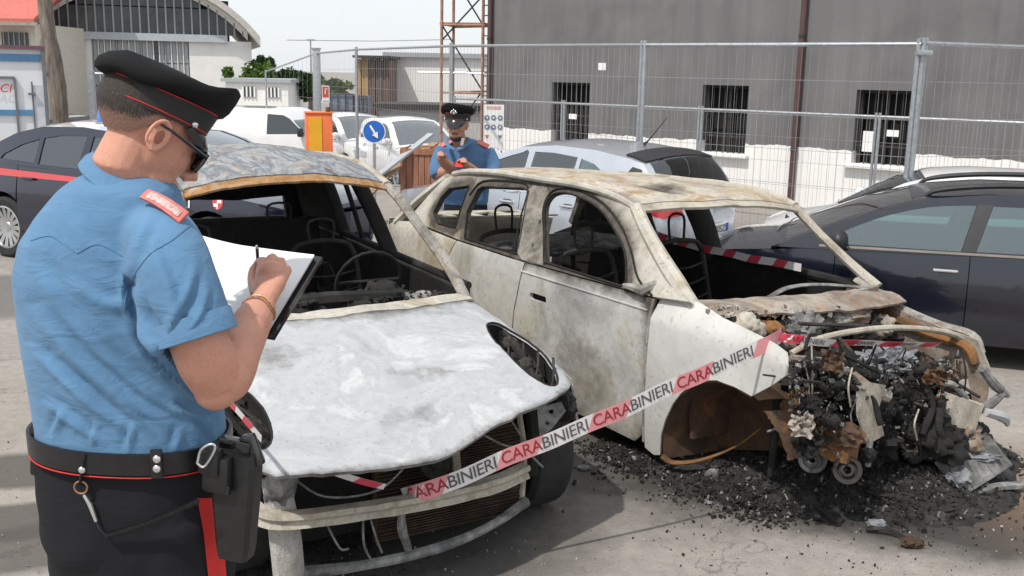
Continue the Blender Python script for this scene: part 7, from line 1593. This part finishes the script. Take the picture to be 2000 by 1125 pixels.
# low mound that the ash forms under the nose
def mound_h(x, y):
    h = 0
    for (a, b, r), hh in zip(MC, MH): h += hh*math.exp(-((x-a)**2+(y-b)**2)/(r*r))
    return h
MC = []; MH = []
for px, py, r, hh in ((1330, 905, .22, .05), (1450, 935, .26, .075), (1560, 960, .24, .07), (1660, 950, .25, .08), (1780, 975, .24, .09), (1700, 880, .35, .10), (1860, 950, .25, .06), (1500, 880, .35, .07), (1830, 880, .3, .10), (1240, 890, .2, .03)):
    p = G(px, py); MC.append((p.x, p.y, r)); MH.append(hh)
bm = bmesh.new(); bmesh.ops.create_grid(bm, x_segments=150, y_segments=110, size=1)
for v in bm.verts:
    x, y = .35+(v.co.x+1)*1.35, 4.0+(v.co.y+1)*1.05; h = mound_h(x, y)
    e = .012*fbm((x, y, 0), 14, 3)+.010*abs(N.noise(V((x*45, y*45, 3))))
    v.co = V((x, y, -.03+h*1.0+e*min(1, h*30)+min(.026, h*.8)))
bmesh.ops.delete(bm, geom=[f for f in bm.faces if max(v.co.z for v in f.verts) < -.002], context='FACES')
tag(bobj('ash_mound', bm, burnt('ash_and_soot', [(.3, (.016, .015, .014)), (.5, (.035, .033, .031)), (.68, (.07, .066, .062)), (.85, (.16, .15, .14))], 12, rust=.10, soot=.3, speck=.4, bump=1., seed=52), None, 180), 'low mound of black ash under the burnt engine bay', 'ash', kind='stuff')
def gen_pile(r):
    c = r.choice(pileC); p = G(c[0], c[1]); q = V((p.x+r.gauss(0, c[2]*.46), p.y+r.gauss(0, c[2]*.32), 0)); q.z = max(0, mound_h(q.x, q.y)-.004); return q, 1
scatter('debris', 'black burnt fragments heaped on the ground under the right burnt car', 10000, gen_pile, .0050, DEB, 3)
scatter('debris', 'pale ash flakes and grey fragments scattered over the burnt heap', 900, gen_pile, .0048, ALLOYB, 4)
def gen_wide(r):
    c = r.choice(pileC+[(1150, 880, .3), (1300, 960, .5), (1600, 1040, .5), (1850, 1040, .5), (1700, 1060, .4), (1950, 950, .4)]); p = G(c[0], c[1]); return V((p.x+r.gauss(0, c[2]), p.y+r.gauss(0, c[2]*.7), 0)), .8
scatter('debris', 'loose black crumbs strewn on the asphalt round both burnt cars', 1100, gen_wide, .0036, DEB, 5)
def gen_left(r):
    p = G(r.uniform(470, 720), r.uniform(1040, 1130)); return V((p.x+r.gauss(0, .15), p.y+r.gauss(0, .12), 0)), .8
scatter('debris', 'black crumbs on the ground under the left burnt car nose', 700, gen_left, .0055, DEB, 6)
rg = MB()
def gen_grit(r):
    p = G(r.uniform(0, 2000), 420+705*r.random()**.7); return V((p.x, p.y, 0)), .55
scatter('grit', 'fine grit and small stones scattered over the asphalt', 2200, gen_grit, .0042, mat('grit_stone', (.30, .27, .24), .9, var=.5, scale=3), 8, 'grit')
scatter('grit', 'dark grit scattered over the asphalt', 350, gen_grit, .0045, DEB, 9, 'grit')
def gen_bay(r):
    p = F2.x(r.uniform(1540, 1880), r.uniform(700, 900), r.uniform(.05, .36)); return w2m(p), 1
scatter('bay_clutter', 'burnt fragments packed into the open engine bay of the right burnt car', 1700, gen_bay, .0062, DEB, 21)
scatter('bay_clutter', 'grey melted droplets and ash in the open engine bay', 500, gen_bay, .0055, ALLOYB, 22)
def gen_sc(r):
    p = F2.x(r.uniform(1380, 1680), r.uniform(600, 660), r.uniform(-.40, -.22)); return w2m(p), .9
scatter('bay_clutter', 'rusty and grey scraps on the scuttle of the right burnt car', 500, gen_sc, .007, BAYC, 23)
def gen_cab(r): return w1m(V((r.uniform(-.65, -.40), r.uniform(-.6, .62), r.uniform(.80, .86)))), 1
scatter('cabin_clutter', 'charred fragments along the dashboard of the left burnt car', 700, gen_cab, .0075, DEB, 24)
# larger fallen pieces
def piece(name, label, cat, fn, group=None):
    t = thing(name, label, cat, (0, 0, 0), 0, group); fn(t); return t
def rad_piece(t):
    c = G(1888, 955); c.z = .10; e1 = (G(1960, 905)-G(1830, 985)).normalized(); Rr = M((e1, V((0, 0, 1)).cross(e1), V((0, 0, 1)))).transposed() @ M.Rotation(.75, 3, 'X') @ M.Rotation(-.15, 3, 'Y')
    o = MB(); o.box(c+V((.02, .0, .03)), (.38, .20, .08), Rr, .006); o.build('core', ALLOYB, t)
    f_ = MB()
    for i in range(28): f_.box(c+V((.02, 0, .03))+Rr @ V((.02+.0058*i, 0, .044)), (.0024, .19, .012), Rr)
    tag(f_.build('fins', ALLOYB, t), kind='stuff')
    lump('end_tank', c+Rr @ V((-.13, .01, .02)), (.06, .10, .05), ASHP, t, .5, 6, 3); lump('ash_crust', c+Rr @ V((.02, .05, .035)), (.13, .05, .02), ASHP, t, .7, 8, 6)
piece('radiator_block', 'fallen grey radiator block with white ash on the ground at lower right', 'radiator', rad_piece)
piece('burnt_lump', 'ash crusted burnt lump beside the fallen radiator block', 'debris', lambda t: (lump('crust', G(1760, 985)+V((0, 0, .05)), (.16, .09, .05), CHAR, t, .7, 6, 2), lump('ash_top', G(1750, 975)+V((0, 0, .09)), (.09, .06, .025), ASHP, t, .7, 7, 4)))
piece('metal_strip', 'long pale metal strip lying flat at the lower right', 'metal strip', lambda t: plank3(G(1870, 985)+V((0, 0, .03)), G(1998, 958)+V((0, 0, .03)), .05, .02, bend=.015, jag=.008).build('strip', ALLOYB, t))
piece('suspension_arm', 'grey suspension arm lying in the ash below the wheel arch', 'car part', lambda t: (MB().tube(crv([G(1388, 950)+V((0, 0, .05)), G(1410, 930)+V((0, 0, .07)), G(1455, 888)+V((0, 0, .09))], 4), [.022, .016, .012], 8).build('arm', ALLOYB, t), lump('joint', G(1390, 948)+V((0, 0, .045)), (.035, .03, .04), ALLOYB, t, .3, 5, 1)))
for i, (a, b, r, lb) in enumerate(((1712, 1030, .030, 'small white ash lump lying on the asphalt below the heap'), (1630, 1000, .026, 'pale grey fragment on the front slope of the ash heap'), (1140, 918, .022, 'whitish fragment on the ground beside the left burnt car wheel'), (1385, 985, .014, 'tiny pale fragment at the left edge of the ash heap'), (1780, 1068, .035, 'brown rusty fragment on the asphalt at the bottom right'))):
    piece('fragment', lb, 'debris', lambda t: lump('fragment_body', G(a, b)+V((0, 0, r*.6)), (r*1.4, r, r*.6), ASHP if i < 4 else RUSTD, t, .5, 6, i))
for i, (a, b, c_, d_, lb) in enumerate(((1690, 1040, 1780, 1060, 'bent dark rod on the asphalt below the ash heap'), (1930, 890, 1975, 920, 'short pale bracket right of the fallen radiator block'), (1560, 985, 1640, 1030, 'thin charred strip at the front of the ash heap'))):
    piece('scrap_strip', lb, 'scrap', lambda t: MB().tube(crv([G(a, b)+V((0, 0, .015)), (G(a, b)+G(c_, d_))/2+V((0, .02, .03)), G(c_, d_)+V((0, 0, .012))], 4), [.012, .016, .008], 7, flat=.5).build('scrap', DEB if i != 1 else ALLOYB, t))

# ---- orange pillar, signs, crate, planks
OR = mat('orange_paint', (.80, .19, .06), .5, var=.12, scale=3); YE = mat('yellow_panel', (.80, .40, .02), .45, var=.12, scale=3)
GP = gz(-3, 19); a, b = at(596, 222, 19.0), at(650, 222, 19.0); wd = (b.x-a.x)
p = thing('orange_pillar', 'orange and yellow upright barrier housing beyond the left burnt car', 'barrier housing', ((a.x+b.x)/2, 19, 0), math.radians(14)); ht = a.z
MB().box((0, .2, (ht+GP)/2), (wd*.96, .42, ht-GP), bev=.012).build('housing', OR, p); MB().box((-wd*.14, -.014, ht*.5), (wd*.46, .02, ht*.90)).build('front_panel', YE, p); MB().box((0, .2, ht+.02), (wd, .46, .03), bev=.008).build('lid', OR, p)
MB().lathe([(.0, .10), (.035, .09), (.045, .05), (.045, 0)], (wd*.33, .1, ht+.03), n=14).build('lamp', mat('dark_amber', (.12, .06, .02), .4), p)
# blue round arrow sign on a pole
c = at(731, 257, 17.5); p = thing('direction_sign', 'round blue sign with a white arrow on a thin pole', 'sign', (c.x, 17.5, 0)); rr = 17.5*1.0/FPX*22*1.02
MB().lathe([(0, -.012), (rr, -.012), (rr, .0), (0, .0)], (0, -.03, c.z), (0, -1, 0), 32).build('disc', BLUEP, p)
MB().lathe([(rr*.93, -.012), (rr, -.012), (rr, .004), (rr*.93, .004)], (0, -.03, c.z), (0, -1, 0), 32).build('white_rim', PAPER, p)
ar = [(-.10, .0), (.10, .0), (.10, -.62), (.34, -.62), (0, -1.05), (-.34, -.62), (-.10, -.62)]
Ra = M.Rotation(math.radians(-32), 3, 'Y'); MB().prism([V((0, -.044, c.z))+Ra @ V((x*rr*.85, 0, (y+.5)*rr*1.25)) for x, y in ar], (0, -.004, 0)).build('arrow', PAPER, p)
MB().tube([(0, 0, -.3), (0, 0, c.z+rr)], .024, 8).build('pole', STEEL, p)
# red and white notice on the gate post
c = at(636, 184, 23.6); p = thing('red_notice', 'red and white notice plate hung on the thick gate post', 'sign', (c.x, 23.6, c.z-.2))
wd, hh = .17, .38
MB().box((0, 0, .2), (wd, .01, hh)).build('plate', PAPER, p); MB().box((0, -.008, .25), (wd*.82, .006, hh*.62)).build('red_field', REDP, p); MB().box((-.005, -.013, .26), (.022, .004, .13)).build('figure', PAPER, p); MB().box((.02, -.013, .32), (.05, .004, .02)).build('figure', PAPER, p); MB().box((0, -.008, .05), (wd*.8, .006, .012)).build('text_line', MUL, p)
# safety board with pictograms
c = at(964, 242, 16.9); p = thing('safety_board', 'white site safety board with blue round pictograms by the fence', 'sign', (c.x, 16.9, c.z-.40)); W_ = at(984, 242, 16.9).x-at(944, 242, 16.9).x
MB().box((0, 0, .34), (W_, .012, .74)).build('board', PAPER, p)
for r in range(2):
    for k in range(3):
        MB().lathe([(0, 0), (.042, 0), (.042, .004), (0, .004)], (-W_*.32+W_*.32*k, -.011, .50-.15*r), (0, -1, 0), 16).build('pictogram', mat('faded_blue', (.14, .18, .30), .6) if not bpy.data.materials.get('faded_blue') else bpy.data.materials['faded_blue'], p)
        MB().box((-W_*.32+W_*.32*k, -.017, .50-.15*r), (.02, .003, .035), M.Rotation(k*1.1+r, 3, 'Y')).build('pictogram_mark', PAPER, p)
for k in range(2): MB().prism([(-W_*.32+W_*.64*k-.035, -.008, .22), (-W_*.32+W_*.64*k+.035, -.008, .22), (-W_*.32+W_*.64*k, -.008, .15)], (0, -.004, 0)).build('warning_triangle', bpy.data.materials['faded_blue'] if k else mat('faded_red', (.5, .12, .1), .6), p)
MB().box((0, -.008, .66), (W_*.7, .004, .05)).build('heading_bar', mat('faded_pink', (.6, .38, .36), .7), p)
for k in (-1, 1): MB().tube([(k*W_*.4, .03, -(c.z-.40)), (k*W_*.4, .03, .72)], .018, 6).build('leg', STEEL, p)
# timber crate with planks leaning on it
CY = 14.2; a, b = at(781, 288, CY), at(866, 292, CY); wd = b.x-a.x; zt = (a.z+b.z)/2
CRT = mat('red_brown_crate', (.30, .135, .085), .8, var=.35, scale=5, stretch=(4, 4, .6), bump=.3)
cr_ = thing('timber_crate', 'red brown timber crate behind the left burnt car', 'crate', ((a.x+b.x)/2, CY, 0), -.1)
hb_ = zt
for i in range(7):
    MB().box((-wd/2+wd*(i+.5)/7, 0, hb_/2-.04), (wd/7-.008, .03, hb_+.08-.01*(i % 2))).build('board', CRT, cr_)
    MB().box((-wd/2+wd*(i+.5)/7, .6, hb_/2-.04), (wd/7-.008, .03, hb_+.08-.01*(i % 2))).build('board', CRT, cr_)
for k in (-1, 1): MB().box((k*(wd/2-.015), .3, hb_/2), (.03, .56, hb_-.02)).build('end_board', CRT, cr_)
MB().box((0, -.025, hb_-.05), (wd, .02, .07)).build('batten', CRT, cr_); MB().box((0, .3, hb_*.6), (wd-.08, .54, hb_*.7)).build('contents', WOOD, cr_)
for i, (x0, y0, x1, y1, lb) in enumerate(((755, 330, 842, 262, 'grey plank leaning steeply against the timber crate'), (760, 338, 800, 298, 'short brown plank leaning at the left of the timber crate'), (770, 330, 850, 280, 'pale plank leaning behind the timber crate'))):
    A_ = at(x0, y0, CY-.25+.1*i); B_ = at(x1, y1, CY+.25+.25*i); dn = (A_-B_).normalized(); A_ = B_+dn*(B_.z/max(.05, -dn.z))
    o = plank3(A_, B_, .13, .03).build('plank', [MUL, WOOD, WOOD][i]); tag(o, lb, 'plank', 'planks leaning on the crate')
